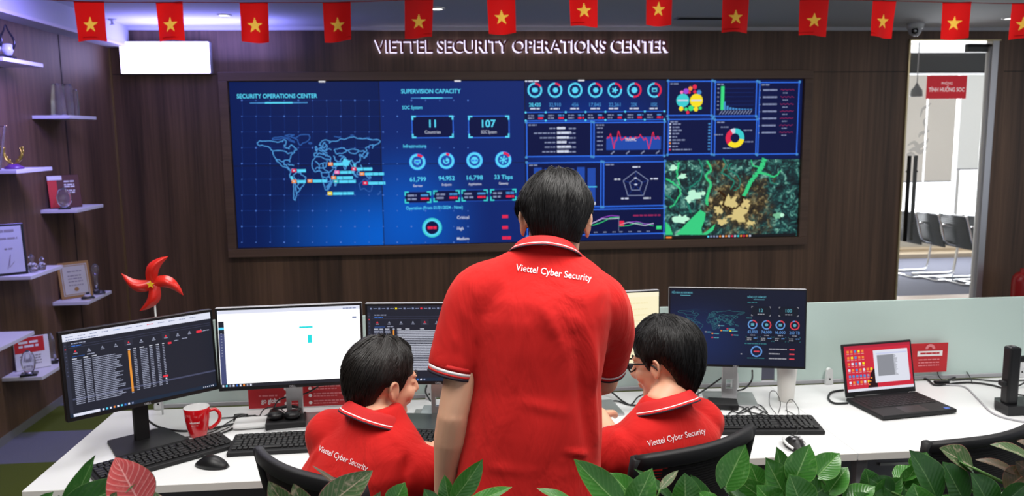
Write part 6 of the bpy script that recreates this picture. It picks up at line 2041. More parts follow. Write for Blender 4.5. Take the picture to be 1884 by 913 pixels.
def person(label, spec):
    e = empty('person', spec['base'], label=label, cat='person')
    H = Matrix.Translation(V(spec['head'])) @ Matrix.Rotation(spec['hyaw'], 4, 'Z') @ Matrix.Rotation(spec.get('hpitch', 0), 4, 'X') @ Matrix.Rotation(spec.get('hroll', 0), 4, 'Y')
    ks = spec.get('hscale', 1.0)
    H = H @ Matrix.Diagonal((ks, ks, ks, 1))
    sk = spec['skin']
    mb = MB()
    head_parts(mb, H, sk)
    nb = V(spec['neck'])
    mb.tube([H @ V((0, -0.012, -0.02)), H @ V((0, -0.028, -0.075)), nb+V((0, 0, 0.02)), nb+V((0, 0, -0.07))], [0.060*ks, 0.055*ks, 0.051, 0.042], sk, k=3, n=20)
    torso_loft(mb, spec['torso'][:-4], sk, -0.028)
    for (S, E_, W_, hd, hn, th, cu_) in spec['arms']:
        S, E_, W_ = V(S), V(E_), V(W_)
        mb.tube([S, S.lerp(E_, 0.5), E_], [0.047, 0.040, 0.0345], sk, k=4, n=14)
        mb.ball(E_, 0.036, sk, n=12)
        mb.tube([E_, E_.lerp(W_, 0.35), E_.lerp(W_, 0.75), W_, W_+V(hd).normalized()*0.02], [0.0355, 0.037, 0.028, 0.0235, 0.024], sk, k=4, n=14)
        hand(mb, W_, hd, hn, th, sk, cu_)
    for (h0, k0, a0) in spec['legs']:
        h0, k0, a0 = V(h0), V(k0), V(a0)
        mb.tube([h0, h0.lerp(k0, 0.5), k0], [0.075, 0.065, 0.052], sk, k=4, n=14)
        mb.tube([k0, k0.lerp(a0, 0.35), a0], [0.052, 0.052, 0.036], sk, k=4, n=14)
    me = remesh(mb, 0.0042, 4, 0.5)
    me.materials.append(sk)
    link('body', me, e, world=True)
    # eyes
    for s_ in (-1, 1):
        eb = MB().ball(H @ V((0.032*s_, 0.0725, 0.002)), 0.0112*ks, mat('eye_white', (0.7, 0.68, 0.66), 0.2), n=14)
        eb.ball(H @ V((0.032*s_, 0.0808, 0.002)), (0.0048*ks,)*3, mat('iris_dark', (0.01, 0.006, 0.004), 0.1), n=10)
        eb.build('eye', e, world=True)
    # shirt
    mb = MB()
    torso_loft(mb, spec['torso'], M_SHIRT)
    for P, rad in spec['sleeves']:
        mb.tube(P, rad, M_SHIRT, k=5, n=22)
    for P, rad in spec.get('yoke', []):
        mb.tube(P, rad, M_SHIRT, k=4, n=18)
    me = remesh(mb, 0.0065, spec.get('smooth', 14), 0.5)
    me.materials.append(M_SHIRT)
    bumps(me, spec.get('creases', []), spec.get('rumple', 0.003), spec.get('seed', 0))
    o_shirt = link('polo_shirt', me.copy(), e, world=True)
    shirt_text(e, me, 'Viettel Cyber Security', spec['txt'][0], spec['txt'][1], spec['txt'][2], mat('print_white', (0.82, 0.72, 0.74), 0.6))
    for c, d, r_ in spec['cuffs']:
        cuff(e, c, d, r_, r_*0.985)
    collar(e, spec['Mn'], *spec['collar'])
    # trousers, shoes
    mb = MB()
    for (h0, k0, a0) in spec['legs']:
        h0, k0, a0 = V(h0), V(k0), V(a0)
        mb.tube([h0, h0.lerp(k0, 0.5), k0, k0.lerp(a0, 0.4), a0], [0.098, 0.088, 0.068, 0.066, 0.055], M_TROU, k=5, n=18)
    hc = (V(spec['legs'][0][0])+V(spec['legs'][1][0]))/2
    mb.ball(hc, (0.165, 0.12, 0.12), M_TROU, n=20)
    me = remesh(mb, 0.010, 4)
    me.materials.append(M_TROU)
    link('trousers', me, e, world=True)
    fdir = V(spec['fdir']).normalized()
    for (h0, k0, a0) in spec['legs']:
        a0 = V(a0)
        Tm = Matrix.Translation((a0.x, a0.y, 0)) @ Matrix.Rotation(math.atan2(-fdir.x, fdir.y), 4, 'Z')
        s = MB()
        rings = []
        for y, hw, hh in ((-0.075, 0.02, 0.05), (-0.06, 0.034, 0.075), (-0.01, 0.038, 0.085), (0.06, 0.042, 0.06), (0.13, 0.046, 0.045), (0.175, 0.040, 0.035), (0.198, 0.018, 0.02)):
            rings.append([V((math.cos(a)*hw, y, max(0.0, 0.5*hh+math.sin(a)*hh*0.55))) for a in [q*2*PI/16 for q in range(16)]])
        s.loft(rings, M_SHOE, T=Tm).build('shoe', e, world=True)
    hs = spec.get('hair', {})
    hm = hair_mesh(H, hs.pop('mat', M_HAIR), **hs)
    br = hm
    for s_ in (-1, 1):
        br.tube([H @ V((0.014*s_, 0.0905, 0.022)), H @ V((0.030*s_, 0.0885, 0.028)), H @ V((0.048*s_, 0.076, 0.022))], [0.0022, 0.003, 0.0012], M_HAIR, k=3, n=6)
    link('hair', hm.mesh('hair'), e, world=True)
    return e, H

# --- standing person
P = lambda x, y, Y: atY(x, y, Y)
TY = 1.80
base_rings = [(V((P(968, 905, TY).x, 1.775, 0.84)), 0.172, 0.122, R(-5), 0),
              (V((P(968, 905, TY).x, 1.775, 0.92)), 0.170, 0.122, R(-5), 0),
              (P(974, 850, 1.78), 0.166, 0.118, R(-5), 0),
              (P(980, 790, 1.78), 0.160, 0.114, R(-6), 0),
              (P(984, 700, 1.79), 0.150, 0.112, R(-8), 0),
              (P(989, 630, 1.795), 0.160, 0.118, R(-10), R(2)),
              (P(990, 575, 1.80), 0.172, 0.118, R(-10), R(3)),
              (P(990, 535, 1.805), 0.166, 0.106, R(-10), R(4)),
              (P(995, 505, 1.815), 0.135, 0.088, R(-10), R(4)),
              (P(1001, 480, 1.825), 0.092, 0.072, R(-10), R(4)),
              (P(1003, 462, 1.83), 0.070, 0.066, R(-10), R(4)),
              (P(1004, 446, 1.835), 0.060, 0.058, R(-10), R(4))]
nk = P(1008, 462, 1.84)
shL = P(880, 545, 1.80); shR = P(1102, 560, 1.80)
spec = dict(
    base=(0.2, 1.78, 0), head=P(1021, 410, 1.90), hyaw=R(-4), hpitch=R(-20), hroll=R(2), hscale=0.97,
    skin=M_SKIN1, neck=nk, torso=base_rings,
    arms=[(shL, P(833, 765, 1.76), P(817, 892, 1.80), (0.05, 0.15, -1), (-1, -0.3, 0), -1, 0.35),
          (shR, P(1112, 700, 1.95), V((0.36, 2.13, 1.10)), (-0.35, 1, 0.02), (0, 0.0, 1), 1, 0.3)],
    sleeves=[([P(925, 530, 1.805), shL, P(855, 600, 1.79), P(838, 650, 1.78), P(831, 680, 1.775)], [0.070, 0.069, 0.062, 0.056, 0.053]),
             ([P(1060, 545, 1.805), shR, P(1122, 605, 1.84), P(1120, 645, 1.88), P(1116, 670, 1.905)], [0.070, 0.068, 0.060, 0.053, 0.050])],
    yoke=[([P(1000, 492, 1.82), P(940, 512, 1.81), P(880, 540, 1.80)], [0.065, 0.058, 0.055]),
          ([P(1000, 492, 1.82), P(1055, 515, 1.81), P(1100, 552, 1.80)], [0.065, 0.058, 0.055])],
    cuffs=[(P(831, 680, 1.775), P(831, 680, 1.775)-P(840, 645, 1.78), 0.0535), (P(1116, 670, 1.905), P(1116, 670, 1.905)-P(1120, 645, 1.88), 0.0505)],
    txt=(P(946, 497, 1.70), P(1089, 518, 1.70), 0.0150),
    Mn=Matrix.Translation(P(1004, 455, 1.835)) @ Matrix.Rotation(R(-8), 4, 'Z') @ Matrix.Rotation(R(4), 4, 'Y') @ Matrix.Rotation(R(-12), 4, 'X'),
    collar=(0.060, 0.062, 0.022, 0.004, -0.016, 0.021),
    legs=[((0.12, 1.77, 0.86), (0.11, 1.79, 0.47), (0.10, 1.76, 0.07)), ((0.27, 1.77, 0.86), (0.28, 1.80, 0.47), (0.29, 1.77, 0.07))],
    fdir=(0.1, 1, 0), seed=1, rumple=0.0022,
    creases=[(P(850, 515, 1.74), P(885, 600, 1.70), 0.009, -0.005), (P(885, 600, 1.70), P(872, 690, 1.70), 0.009, -0.004), (P(930, 560, 1.68), P(1040, 575, 1.68), 0.020, 0.003), (P(905, 730, 1.67), P(1040, 760, 1.67), 0.012, 0.003), (P(880, 860, 1.68), P(1060, 870, 1.68), 0.012, 0.003), (P(868, 575, 1.70), P(890, 660, 1.69), 0.010, -0.008), (P(880, 560, 1.69), P(915, 640, 1.68), 0.012, 0.006),
             (P(838, 545, 1.73), P(862, 600, 1.72), 0.008, 0.006), (P(815, 590, 1.72), P(845, 640, 1.72), 0.008, 0.005), (P(845, 575, 1.72), P(852, 660, 1.72), 0.009, -0.005),
             (P(1082, 600, 1.70), P(1106, 840, 1.69), 0.014, 0.009), (P(1060, 620, 1.68), P(1085, 830, 1.68), 0.016, -0.007), (P(1120, 570, 1.74), P(1112, 650, 1.76), 0.008, -0.006),
             (P(990, 540, 1.68), P(1035, 640, 1.67), 0.014, 0.005), (P(975, 540, 1.68), P(962, 660, 1.67), 0.014, 0.004), (P(1000, 600, 1.67), P(1000, 760, 1.67), 0.02, -0.004),
             (P(900, 700, 1.68), P(850, 880, 1.69), 0.014, 0.006), (P(1040, 830, 1.67), P(1090, 838, 1.68), 0.006, 0.005)],
    hair=dict(th_top=0.012, th_side=0.015, seed=3, whorl=0.5, strands=7500, messy=1.5, nape=-0.066))
person('person standing with back to the camera in a red polo shirt', spec)

# --- left seated person, turned to the right
def seated(px_neck, Y, yaw, roll, wtop, chair_c):
    pass
yw = R(-36)
f_ = V((-math.sin(yw), math.cos(yw), 0)); s_ = V((math.cos(yw), math.sin(yw), 0))
NB = P(692, 772, 2.12)
PE = V((-0.248, 2.17, 0.50))
up_ = lambda t, dz=0: PE.lerp(NB, t)
rl = R(8)
rings = [(PE, 0.175, 0.125, yw, 0), (up_(0.22), 0.175, 0.125, yw, R(2)), (up_(0.45)-f_*0.015-s_*0.01, 0.182, 0.125, yw, R(4)), (up_(0.62)-f_*0.02-s_*0.01, 0.192, 0.126, yw, R(6)),
         (up_(0.76)-f_*0.025-s_*0.008, 0.196, 0.118, yw, rl), (up_(0.86)-f_*0.02, 0.172, 0.100, yw, rl), (up_(0.94)-f_*0.012, 0.130, 0.082, yw, rl), (up_(1.0), 0.085, 0.068, yw, rl), (up_(1.04), 0.070, 0.066, yw, rl), (up_(1.07), 0.058, 0.056, yw, rl)]
aL = up_(0.83)-s_*0.158+V((0, 0, 0.018)); aR = up_(0.83)+s_*0.158-V((0, 0, 0.022))
hR = atz(778, 824, 0.785)
eR = V((0.090, 2.24, 0.79)); wR = atz(806, 826, 0.80)
eL = aL+f_*0.10-s_*0.07+V((0, 0, -0.22)); wL = V((-0.20, 2.56, 0.785))
spec = dict(
    base=(-0.23, 2.16, 0), head=P(704, 700, 2.17), hyaw=R(-56), hpitch=R(-6), hroll=R(4), hscale=0.98, skin=M_SKIN2, neck=NB+V((0, 0, 0.0)), torso=rings,
    arms=[(aL, eL, wL, (0.35, 1, -0.12), (0, 0, 1), 1, 0.30), (aR, eR, wR, (-0.9, 0.55, -0.06), (0, 0.1, 1), -1, 0.30)],
    sleeves=[([aL+s_*0.05, aL, aL.lerp(eL, 0.5), aL.lerp(eL, 0.82)], [0.072, 0.068, 0.062, 0.058]),
             ([aR-s_*0.05, aR, aR.lerp(eR, 0.5), aR.lerp(eR, 0.80)], [0.072, 0.068, 0.062, 0.058])],
    yoke=[([up_(0.95), aL+s_*0.08+V((0, 0, 0.02)), aL+V((0, 0, 0.008))], [0.066, 0.058, 0.060]), ([up_(0.95), aR-s_*0.08+V((0, 0, 0.02)), aR+V((0, 0, 0.008))], [0.066, 0.058, 0.060])],
    cuffs=[(aL.lerp(eL, 0.84), eL-aL, 0.058), (aR.lerp(eR, 0.82), eR-aR, 0.058)],
    txt=(P(584, 829, 2.10), P(674, 867, 2.00), 0.0150),
    Mn=Matrix.Translation(NB+V((0.0, 0, 0.020))) @ Matrix.Rotation(yw, 4, 'Z') @ Matrix.Rotation(R(9), 4, 'Y') @ Matrix.Rotation(R(-10), 4, 'X'),
    collar=(0.070, 0.072, 0.028, 0.012, -0.010, 0.027),
    legs=[(PE-s_*0.09+V((0, 0, 0.0)), PE-s_*0.10+f_*0.42+V((0, 0, 0.02)), PE-s_*0.10+f_*0.45+V((0, 0, -0.43))), (PE+s_*0.09, PE+s_*0.12+f_*0.42+V((0, 0, 0.02)), PE+s_*0.13+f_*0.40+V((0, 0, -0.43)))],
    fdir=f_, seed=4, rumple=0.003,
    creases=[(P(755, 820, 1.98), P(735, 905, 1.97), 0.012, -0.007), (P(775, 850, 1.95), P(745, 870, 1.95), 0.009, 0.006), (P(600, 800, 2.12), P(575, 850, 2.12), 0.012, 0.005), (P(700, 830, 2.0), P(720, 905, 2.0), 0.014, 0.005)],
    hair=dict(th_top=0.012, th_side=0.010, seed=8, whorl=0.8, strands=6500, messy=1.2, front=0.066, nape=-0.082, mat=M_HAIR2))
person('person seated at left in a red polo shirt, head turned right, reaching for a keyboard', spec)

# --- right seated person with glasses, turned to the left
yw = R(26)
f_ = V((-math.sin(yw), math.cos(yw), 0)); s_ = V((math.cos(yw), math.sin(yw), 0))
NB = P(1222, 752, 2.15)
PE = V((0.58, 2.30, 0.50))
rl = R(-3)
rings = [(PE, 0.175, 0.125, yw, 0), (up_(0.22), 0.170, 0.125, yw, 0), (up_(0.45)-f_*0.015, 0.170, 0.122, yw, R(-1)), (up_(0.62)-f_*0.02, 0.180, 0.122, yw, rl),
         (up_(0.76)-f_*0.025, 0.188, 0.116, yw, rl), (up_(0.86)-f_*0.02, 0.175, 0.100, yw, rl), (up_(0.94)-f_*0.012, 0.132, 0.082, yw, rl), (up_(1.0), 0.085, 0.068, yw, rl), (up_(1.04), 0.070, 0.066, yw, rl), (up_(1.07), 0.058, 0.056, yw, rl)]
aL = up_(0.83)-s_*0.160-V((0, 0, 0.012)); aR = up_(0.83)+s_*0.160+V((0, 0, 0.010))
wL = P(1118, 768, 2.46); eL = P(1150, 800, 2.28)
wL = V((0.50, 2.50, 0.885)); eL = V((0.49, 2.27, 0.875))
eR = aR+f_*0.12+s_*0.05+V((0, 0, -0.21)); wR = V((0.72, 2.58, 0.785))
spec = dict(
    base=(0.61, 2.30, 0), head=P(1223, 666, 2.22), hyaw=R(47), hpitch=R(-12), hroll=R(2), hscale=0.97, skin=M_SKIN2, neck=NB, torso=rings,
    arms=[(aL, eL, wL, (0.0, 1, -0.25), (0, 0.2, 1), 1, 0.30), (aR, eR, wR, (-0.35, 1, -0.1), (0, 0, 1), -1, 0.30)],
    sleeves=[([aL+s_*0.05, aL, aL.lerp(eL, 0.5), aL.lerp(eL, 0.95)], [0.072, 0.068, 0.064, 0.058]),
             ([aR-s_*0.05, aR, aR.lerp(eR, 0.5), aR.lerp(eR, 0.82)], [0.072, 0.068, 0.062, 0.058])],
    yoke=[([up_(0.95), aL+s_*0.08+V((0, 0, 0.02)), aL+V((0, 0, 0.008))], [0.066, 0.058, 0.060]), ([up_(0.95), aR-s_*0.08+V((0, 0, 0.02)), aR+V((0, 0, 0.008))], [0.066, 0.058, 0.060])],
    cuffs=[(aL.lerp(eL, 0.97), eL-aL, 0.058), (aR.lerp(eR, 0.84), eR-aR, 0.058)],
    txt=(P(1192, 822, 2.02), P(1300, 797, 2.08), 0.0160),
    Mn=Matrix.Translation(NB+V((0, 0, 0.024))) @ Matrix.Rotation(yw, 4, 'Z') @ Matrix.Rotation(R(-4), 4, 'Y') @ Matrix.Rotation(R(-10), 4, 'X'),
    collar=(0.070, 0.072, 0.028, 0.012, -0.010, 0.027),
    legs=[(PE-s_*0.09, PE-s_*0.12+f_*0.42+V((0, 0, 0.02)), PE-s_*0.12+f_*0.42+V((0, 0, -0.43))), (PE+s_*0.09, PE+s_*0.11+f_*0.42+V((0, 0, 0.02)), PE+s_*0.12+f_*0.44+V((0, 0, -0.43)))],
    fdir=f_, seed=9, rumple=0.003,
    creases=[(P(1180, 780, 2.05), P(1165, 850, 2.02), 0.012, -0.006), (P(1250, 760, 2.08), P(1300, 775, 2.1), 0.010, 0.005), (P(1135, 800, 2.08), P(1125, 870, 2.06), 0.014, 0.006)],
    hair=dict(th_top=0.024, th_side=0.017, seed=12, whorl=0.5, strands=7500, messy=1.4, front=0.050, nape=-0.098))
pe, H = person('person seated at right wearing glasses and a red polo shirt, face turned left', spec)
gl = MB()
for s2 in (-1, 1):
    pts = [(0.034+0.0235*math.cos(a)*(1.05), 0.098-0.008*abs(math.cos(a)), 0.000+0.0195*math.sin(a)) for a in [q*2*PI/16 for q in range(17)]]
    gl.tube([H @ V((x*s2, y, z)) for x, y, z in pts], 0.0024, M_BLACK, k=2, n=6)
    gl.tube([H @ V((0.058*s2, 0.092, 0.008)), H @ V((0.076*s2, 0.060, 0.010)), H @ V((0.083*s2, 0.0, 0.006)), H @ V((0.084*s2, -0.022, -0.010))], 0.0028, M_BLACK, k=4, n=6)
gl.tube([H @ V((-0.010, 0.099, 0.004)), H @ V((0, 0.102, 0.006)), H @ V((0.010, 0.099, 0.004))], 0.0016, M_BLACK, k=3, n=6)
gl.build('glasses', pe, world=True)
# ------------------------------------------------------------------ foreground planter
PY = 1.36
def leaf_mat(name, c_main, c_vein, c_edge, vein_w=0.5, gloss=0.3, blot=0.4):
    """leaf: UV.x across (-1..1 mapped 0..1), UV.y along; paler midrib and side veins, blotchy variegation"""
    m = bpy.data.materials.new(name)
    N, L, b = nodes(m)
    uv = N.new('ShaderNodeUVMap'); uv.uv_map = 'leaf'
    sp = N.new('ShaderNodeSeparateXYZ'); L.new(uv.outputs[0], sp.inputs[0])
    def math_(op, a, b_=None, c=None):
        n = N.new('ShaderNodeMath'); n.operation = op
        for k, q in enumerate((a, b_, c)):
            if q is None:
                continue
            if isinstance(q, (int, float)):
                n.inputs[k].default_value = q
            else:
                L.new(q, n.inputs[k])
        return n.outputs[0]
    ax = math_('ABSOLUTE', math_('MULTIPLY_ADD', sp.outputs[0], 2.0, -1.0))
    mid = math_('LESS_THAN', ax, 0.035)
    sv = math_('SINE', math_('MULTIPLY', math_('MULTIPLY_ADD', ax, -0.28, sp.outputs[1]), 62.0))
    svm = math_('MULTIPLY', math_('GREATER_THAN', sv, 0.80), vein_w)
    at = N.new('ShaderNodeAttribute'); at.attribute_name = 'tint'
    tc = N.new('ShaderNodeTexCoord')
    n = N.new('ShaderNodeTexNoise'); n.inputs['Scale'].default_value = 55; n.inputs['Detail'].default_value = 4; n.inputs['Distortion'].default_value = 1.5
    L.new(tc.outputs['Object'], n.inputs['Vector'])
    bl = N.new('ShaderNodeMapRange'); bl.inputs['From Min'].default_value = 0.56; bl.inputs['From Max'].default_value = 0.68; bl.inputs['To Max'].default_value = blot
    L.new(n.outputs['Fac'], bl.inputs['Value'])
    mask = math_('MAXIMUM', math_('MAXIMUM', mid, svm), bl.outputs[0])
    mx = N.new('ShaderNodeMix'); mx.data_type = 'RGBA'; L.new(mask, mx.inputs[0])
    mx.inputs[6].default_value = (*c_main, 1); mx.inputs[7].default_value = (*c_vein, 1)
    ed = math_('GREATER_THAN', ax, 0.975)
    m3 = N.new('ShaderNodeMix'); m3.data_type = 'RGBA'; L.new(ed, m3.inputs[0]); L.new(mx.outputs[2], m3.inputs[6]); m3.inputs[7].default_value = (*c_edge, 1)
    m2 = N.new('ShaderNodeMix'); m2.data_type = 'RGBA'; m2.blend_type = 'MULTIPLY'; m2.inputs[0].default_value = 1.0
    L.new(m3.outputs[2], m2.inputs[6]); L.new(at.outputs['Color'], m2.inputs[7])
    L.new(m2.outputs[2], b.inputs['Base Color'])
    b.inputs['Roughness'].default_value = gloss
    bp = N.new('ShaderNodeBump'); bp.inputs['Strength'].default_value = 0.12; bp.inputs['Distance'].default_value = 0.001
    L.new(sv, bp.inputs['Height']); L.new(bp.outputs[0], b.inputs['Normal'])
    tr = N.new('ShaderNodeBsdfTranslucent'); L.new(m2.outputs[2], tr.inputs[0])
    ms = N.new('ShaderNodeMixShader'); ms.inputs[0].default_value = 0.22
    L.new(b.outputs[0], ms.inputs[1]); L.new(tr.outputs[0], ms.inputs[2]); L.new(ms.outputs[0], N['Material Output'].inputs[0])
    return m
LF = {'pothos': leaf_mat('leaf_pothos', srgb(52, 106, 38), srgb(116, 154, 92), srgb(100, 146, 70), 0.12, 0.26, 0.35),
      'dark': leaf_mat('leaf_dark', srgb(42, 86, 36), srgb(92, 128, 76), srgb(96, 130, 76), 0.10, 0.32, 0.25),
      'aglo': leaf_mat('leaf_aglaonema', srgb(70, 98, 58), srgb(176, 160, 138), srgb(190, 116, 116), 0.25, 0.38, 0.7),
      'bronze': leaf_mat('leaf_bronze', srgb(74, 66, 44), srgb(130, 90, 74), srgb(150, 84, 70), 0.2, 0.4, 0.5),
      'red': leaf_mat('leaf_red', srgb(196, 78, 78), srgb(232, 160, 156), srgb(96, 92, 60), 0.55, 0.35, 0.25)}
M_STEM = mat('stem_green', srgb(76, 112, 50), 0.5)

class Leaves(MB):
    def __init__(s):
        super().__init__()
        s.uv = []; s.tint = []
    def leaf(s, base, tip, wid, facing, kind='pothos', fold=0.25, droop=0.15, tint=1.0, wave=0.04):
        """blade from base to tip; facing: rough normal of the upper side"""
        base, tip = V(base), V(tip)
        ax = tip-base; L_ = ax.length; d = ax.normalized()
        n_ = V(facing); n_ = (n_-d*n_.dot(d)).normalized()
        sd = d.cross(n_)
        nl, nw = 14, 8
        b0 = len(s.v)
        ph = rnd.uniform(0, 6)
        for i in range(nl+1):
            t = i/nl
            if kind in ('pothos', 'dark'):
                w2 = wid*0.5*(math.sin(PI*min(1, t**0.72*0.97+0.03))**0.75)*(1-0.10*t)
                if t > 0.85:
                    w2 *= 1-((t-0.85)/0.15)**1.3*0.55
            else:
                w2 = wid*0.5*(math.sin(PI*min(1, t**0.80*0.97+0.03))**0.85)
            if i == nl:
                w2 = 0.0004
            cen = base+d*(t*L_)+n_*(droop*L_*(math.sin(PI*t)*0.8))
            for j in range(nw+1):
                u = -1+2*j/nw
                z = abs(u)**1.2*fold*w2+wave*wid*math.sin(t*9+ph)*u*u*0.5
                back = (abs(u)**2)*0.10*L_ if (kind in ('pothos', 'dark') and t < 0.18) else 0
                s.v.append(cen+sd*(u*w2)+n_*z-d*(back*(1-t/0.18) if back else 0))
                s.uv.append(((u+1)/2, t)); s.tint.append(tint)
        k = s.mi(LF[kind])
        for i in range(nl):
            for j in range(nw):
                a = b0+i*(nw+1)+j
                s.f.append([a, a+1, a+nw+2, a+nw+1]); s.m.append(k); s.sm.append(True)
    def fin(s, name, parent):
        me = s.mesh(name)
        ul = me.uv_layers.new(name='leaf')
        for lp in me.loops:
            ul.data[lp.index].uv = s.uv[lp.vertex_index]
        ca = me.color_attributes.new('tint', 'FLOAT_COLOR', 'POINT')
        for i, t in enumerate(s.tint):
            ca.data[i].color = (t, t, t, 1)
        return link(name, me, parent, world=True)

# planter box on its low cabinet
pb = empty('planter_box', (0.35, PY, 0), label='long dark planter box holding the foreground plants', cat='planter')
M_PL = mat('planter_charcoal', (0.03, 0.03, 0.032), 0.6)
pm = MB()
pm.box((-1.0, PY-0.17, 0.0), (1.9, PY-0.15, 0.98), M_PL, 0.003).box((-1.0, PY+0.15, 0.0), (1.9, PY+0.17, 0.98), M_PL, 0.003).box((-1.0, PY-0.15, 0), (-0.98, PY+0.15, 0.98), M_PL, 0.003).box((1.88, PY-0.15, 0), (1.9, PY+0.15, 0.98), M_PL, 0.003)
pm.build('box', pb, world=True)
MB().box((-0.98, PY-0.15, 0.85), (1.88, PY+0.15, 0.93), mat('potting_soil', (0.03, 0.018, 0.010), 0.95, bump=0.8, bscale=120)).build('soil', pb, world=True)

SOIL = 0.93
def plant(name, cx, lb, hero, nfill=0, kind='pothos', spread=0.16, zr=(1.0, 1.1), cat='plant', grp=None, size=0.10, seed=0, cy=PY):
    """hero: (base px, tip px, width px, depth Y, kind, facing) leaves; filled out with others round the crown"""
    rr = random.Random(seed+11)
    e = empty(name, (cx, cy, SOIL), label=lb, cat=cat, group=grp)
    lv = Leaves(); stm = MB()
    root = V((cx, cy, SOIL))
    def stem(b):
        r0_ = root+V((rr.uniform(-0.03, 0.03), rr.uniform(-0.03, 0.03), 0))
        mid_ = r0_.lerp(b, 0.6)+V((0, 0, 0.02))
        stm.tube([r0_, mid_, b], [0.0032, 0.0028, 0.0018], M_STEM, k=4, n=6)
    for (bx, by), (tx, ty), wpx, Y, kd, fc in hero:
        b = atY(bx, by, Y); t = atY(tx, ty, Y+0.01)
        k_ = (b-CO).length/F_PX
        lv.leaf(b, t, wpx*k_, fc, kd, fold=rr.uniform(0.15, 0.35), droop=rr.uniform(-0.02, 0.08), tint=rr.uniform(0.85, 1.15))
        stem(b)
    for i in range(nfill):
        a = rr.uniform(0, 2*PI); q = rr.uniform(0.1, 1.0)**0.7
        b = root+V((math.cos(a)*spread*q*0.8, math.sin(a)*min(spread, 0.15)*q*0.8, rr.uniform(*zr)-SOIL))
        d = V((math.cos(a)+rr.uniform(-.5, .5), math.sin(a)+rr.uniform(-.5, .5), rr.uniform(-0.2, 0.9))).normalized()
        L_ = size*rr.uniform(0.7, 1.15)
        n_ = V((rr.uniform(-.4, .4), -0.7+rr.uniform(-.4, .4), 0.8))
        lv.leaf(b, b+d*L_, L_*rr.uniform(0.52, 0.68), n_, kind, fold=rr.uniform(0.1, 0.4), droop=rr.uniform(0.0, 0.14), tint=rr.uniform(0.55, 1.15))
        if i % 2 == 0:
            stem(b)
    stm.build('stems', e, world=True)
    lv.fin('foliage', e)
    return e
fu = (0, -0.75, 0.65); fl = (-0.5, -0.75, 0.45); fr_ = (0.5, -0.75, 0.45); ft = (0, -0.3, 0.95); ff = (0.1, -1, 0.15)
plant('aglaonema', -0.70, 'plant with one pink red leaf and dark green leaves in the lower left corner',
      [((262, 935), (212, 842), 74, PY, 'red', (0.35, -0.9, 0.25)), ((120, 960), (176, 838), 50, PY+0.03, 'dark', fl), ((110, 950), (262, 880), 56, PY, 'dark', fu), ((205, 960), (250, 868), 40, PY+0.04, 'aglo', fr_),
       ((60, 960), (98, 905), 40, PY+0.05, 'dark', fl), ((70, 975), (110, 912), 34, PY, 'dark', ft), ((170, 990), (215, 905), 46, PY-0.03, 'aglo', fu), ((300, 980), (285, 905), 40, PY+0.03, 'aglo', fr_)], 6, 'dark', 0.10, (0.98, 1.02), grp='aglaonema plants in the planter', seed=1)
plant('aglaonema', -0.30, 'dull green plant with pink edged leaves in front of the left office chair',
      [((585, 945), (686, 866), 58, PY, 'aglo', (0.1, -0.85, 0.5)), ((640, 905), (575, 857), 12, PY+0.03, 'bronze', ft), ((545, 960), (494, 886), 46, PY, 'aglo', (-.3, -.8, .5)), ((570, 970), (540, 890), 44, PY+0.03, 'aglo', fu),
       ((520, 985), (500, 905), 46, PY-0.02, 'aglo', fl), ((640, 990), (700, 905), 44, PY, 'aglo', fr_)], 5, 'aglo', 0.08, (0.96, 1.0), grp='aglaonema plants in the planter', seed=2)
plant('pothos', 0.02, 'small pothos leaves in front of the standing person, lower left of the back',
      [((722, 935), (745, 888), 44, PY, 'pothos', fu), ((838, 915), (888, 845), 44, PY, 'pothos', (0.4, -0.8, .4)), ((828, 930), (818, 874), 34, PY+0.02, 'pothos', (-.3, -.8, .4)), ((862, 930), (942, 896), 34, PY, 'pothos', ft),
       ((800, 945), (780, 900), 40, PY, 'dark', ft), ((850, 950), (900, 925), 40, PY-0.03, 'pothos', ft), ((700, 950), (690, 912), 36, PY, 'aglo', fl)], 5, 'pothos', 0.12, (0.94, 1.0), grp='pothos plants in the planter', seed=3)
plant('pothos', 0.33, 'pothos with a long pointed leaf touching the standing person at right',
      [((1140, 930), (1056, 845), 56, PY, 'pothos', (0.3, -0.85, .35)), ((1168, 925), (1122, 870), 52, PY+0.02, 'pothos', fr_), ((1052, 925), (988, 899), 26, PY, 'pothos', ft), ((1165, 935), (1200, 862), 54, PY+0.0, 'pothos', (-.1, -.9, .3)),
       ((1240, 925), (1166, 863), 26, PY+0.04, 'dark', ft), ((1215, 900), (1248, 866), 18, PY+0.03, 'aglo', ft), ((1090, 960), (1040, 915), 44, PY-0.03, 'pothos', ft), ((1262, 935), (1260, 870), 56, PY, 'pothos', (0, -.9, .35))], 8, 'pothos', 0.14, (0.95, 1.02), grp='pothos plants in the planter', seed=4)
plant('pothos', 0.62, 'pothos standing in front of the right office chair back',
      [((1335, 895), (1372, 818), 56, PY, 'pothos', (-.4, -.8, .35)), ((1300, 935), (1270, 874), 40, PY+0.03, 'dark', fr_), ((1375, 925), (1330, 898), 36, PY, 'dark', ft), ((1400, 905), (1380, 852), 44, PY+0.04, 'pothos', fu), ((1320, 945), (1285, 905), 50, PY-0.03, 'pothos', ft),
       ((1420, 930), (1352, 880), 46, PY+0.01, 'pothos', fl), ((1430, 945), (1392, 893), 60, PY-0.02, 'pothos', fu), ((1395, 960), (1440, 905), 50, PY-.04, 'pothos', fr_)], 12, 'pothos', 0.16, (0.97, 1.05), grp='pothos plants in the planter', seed=5)
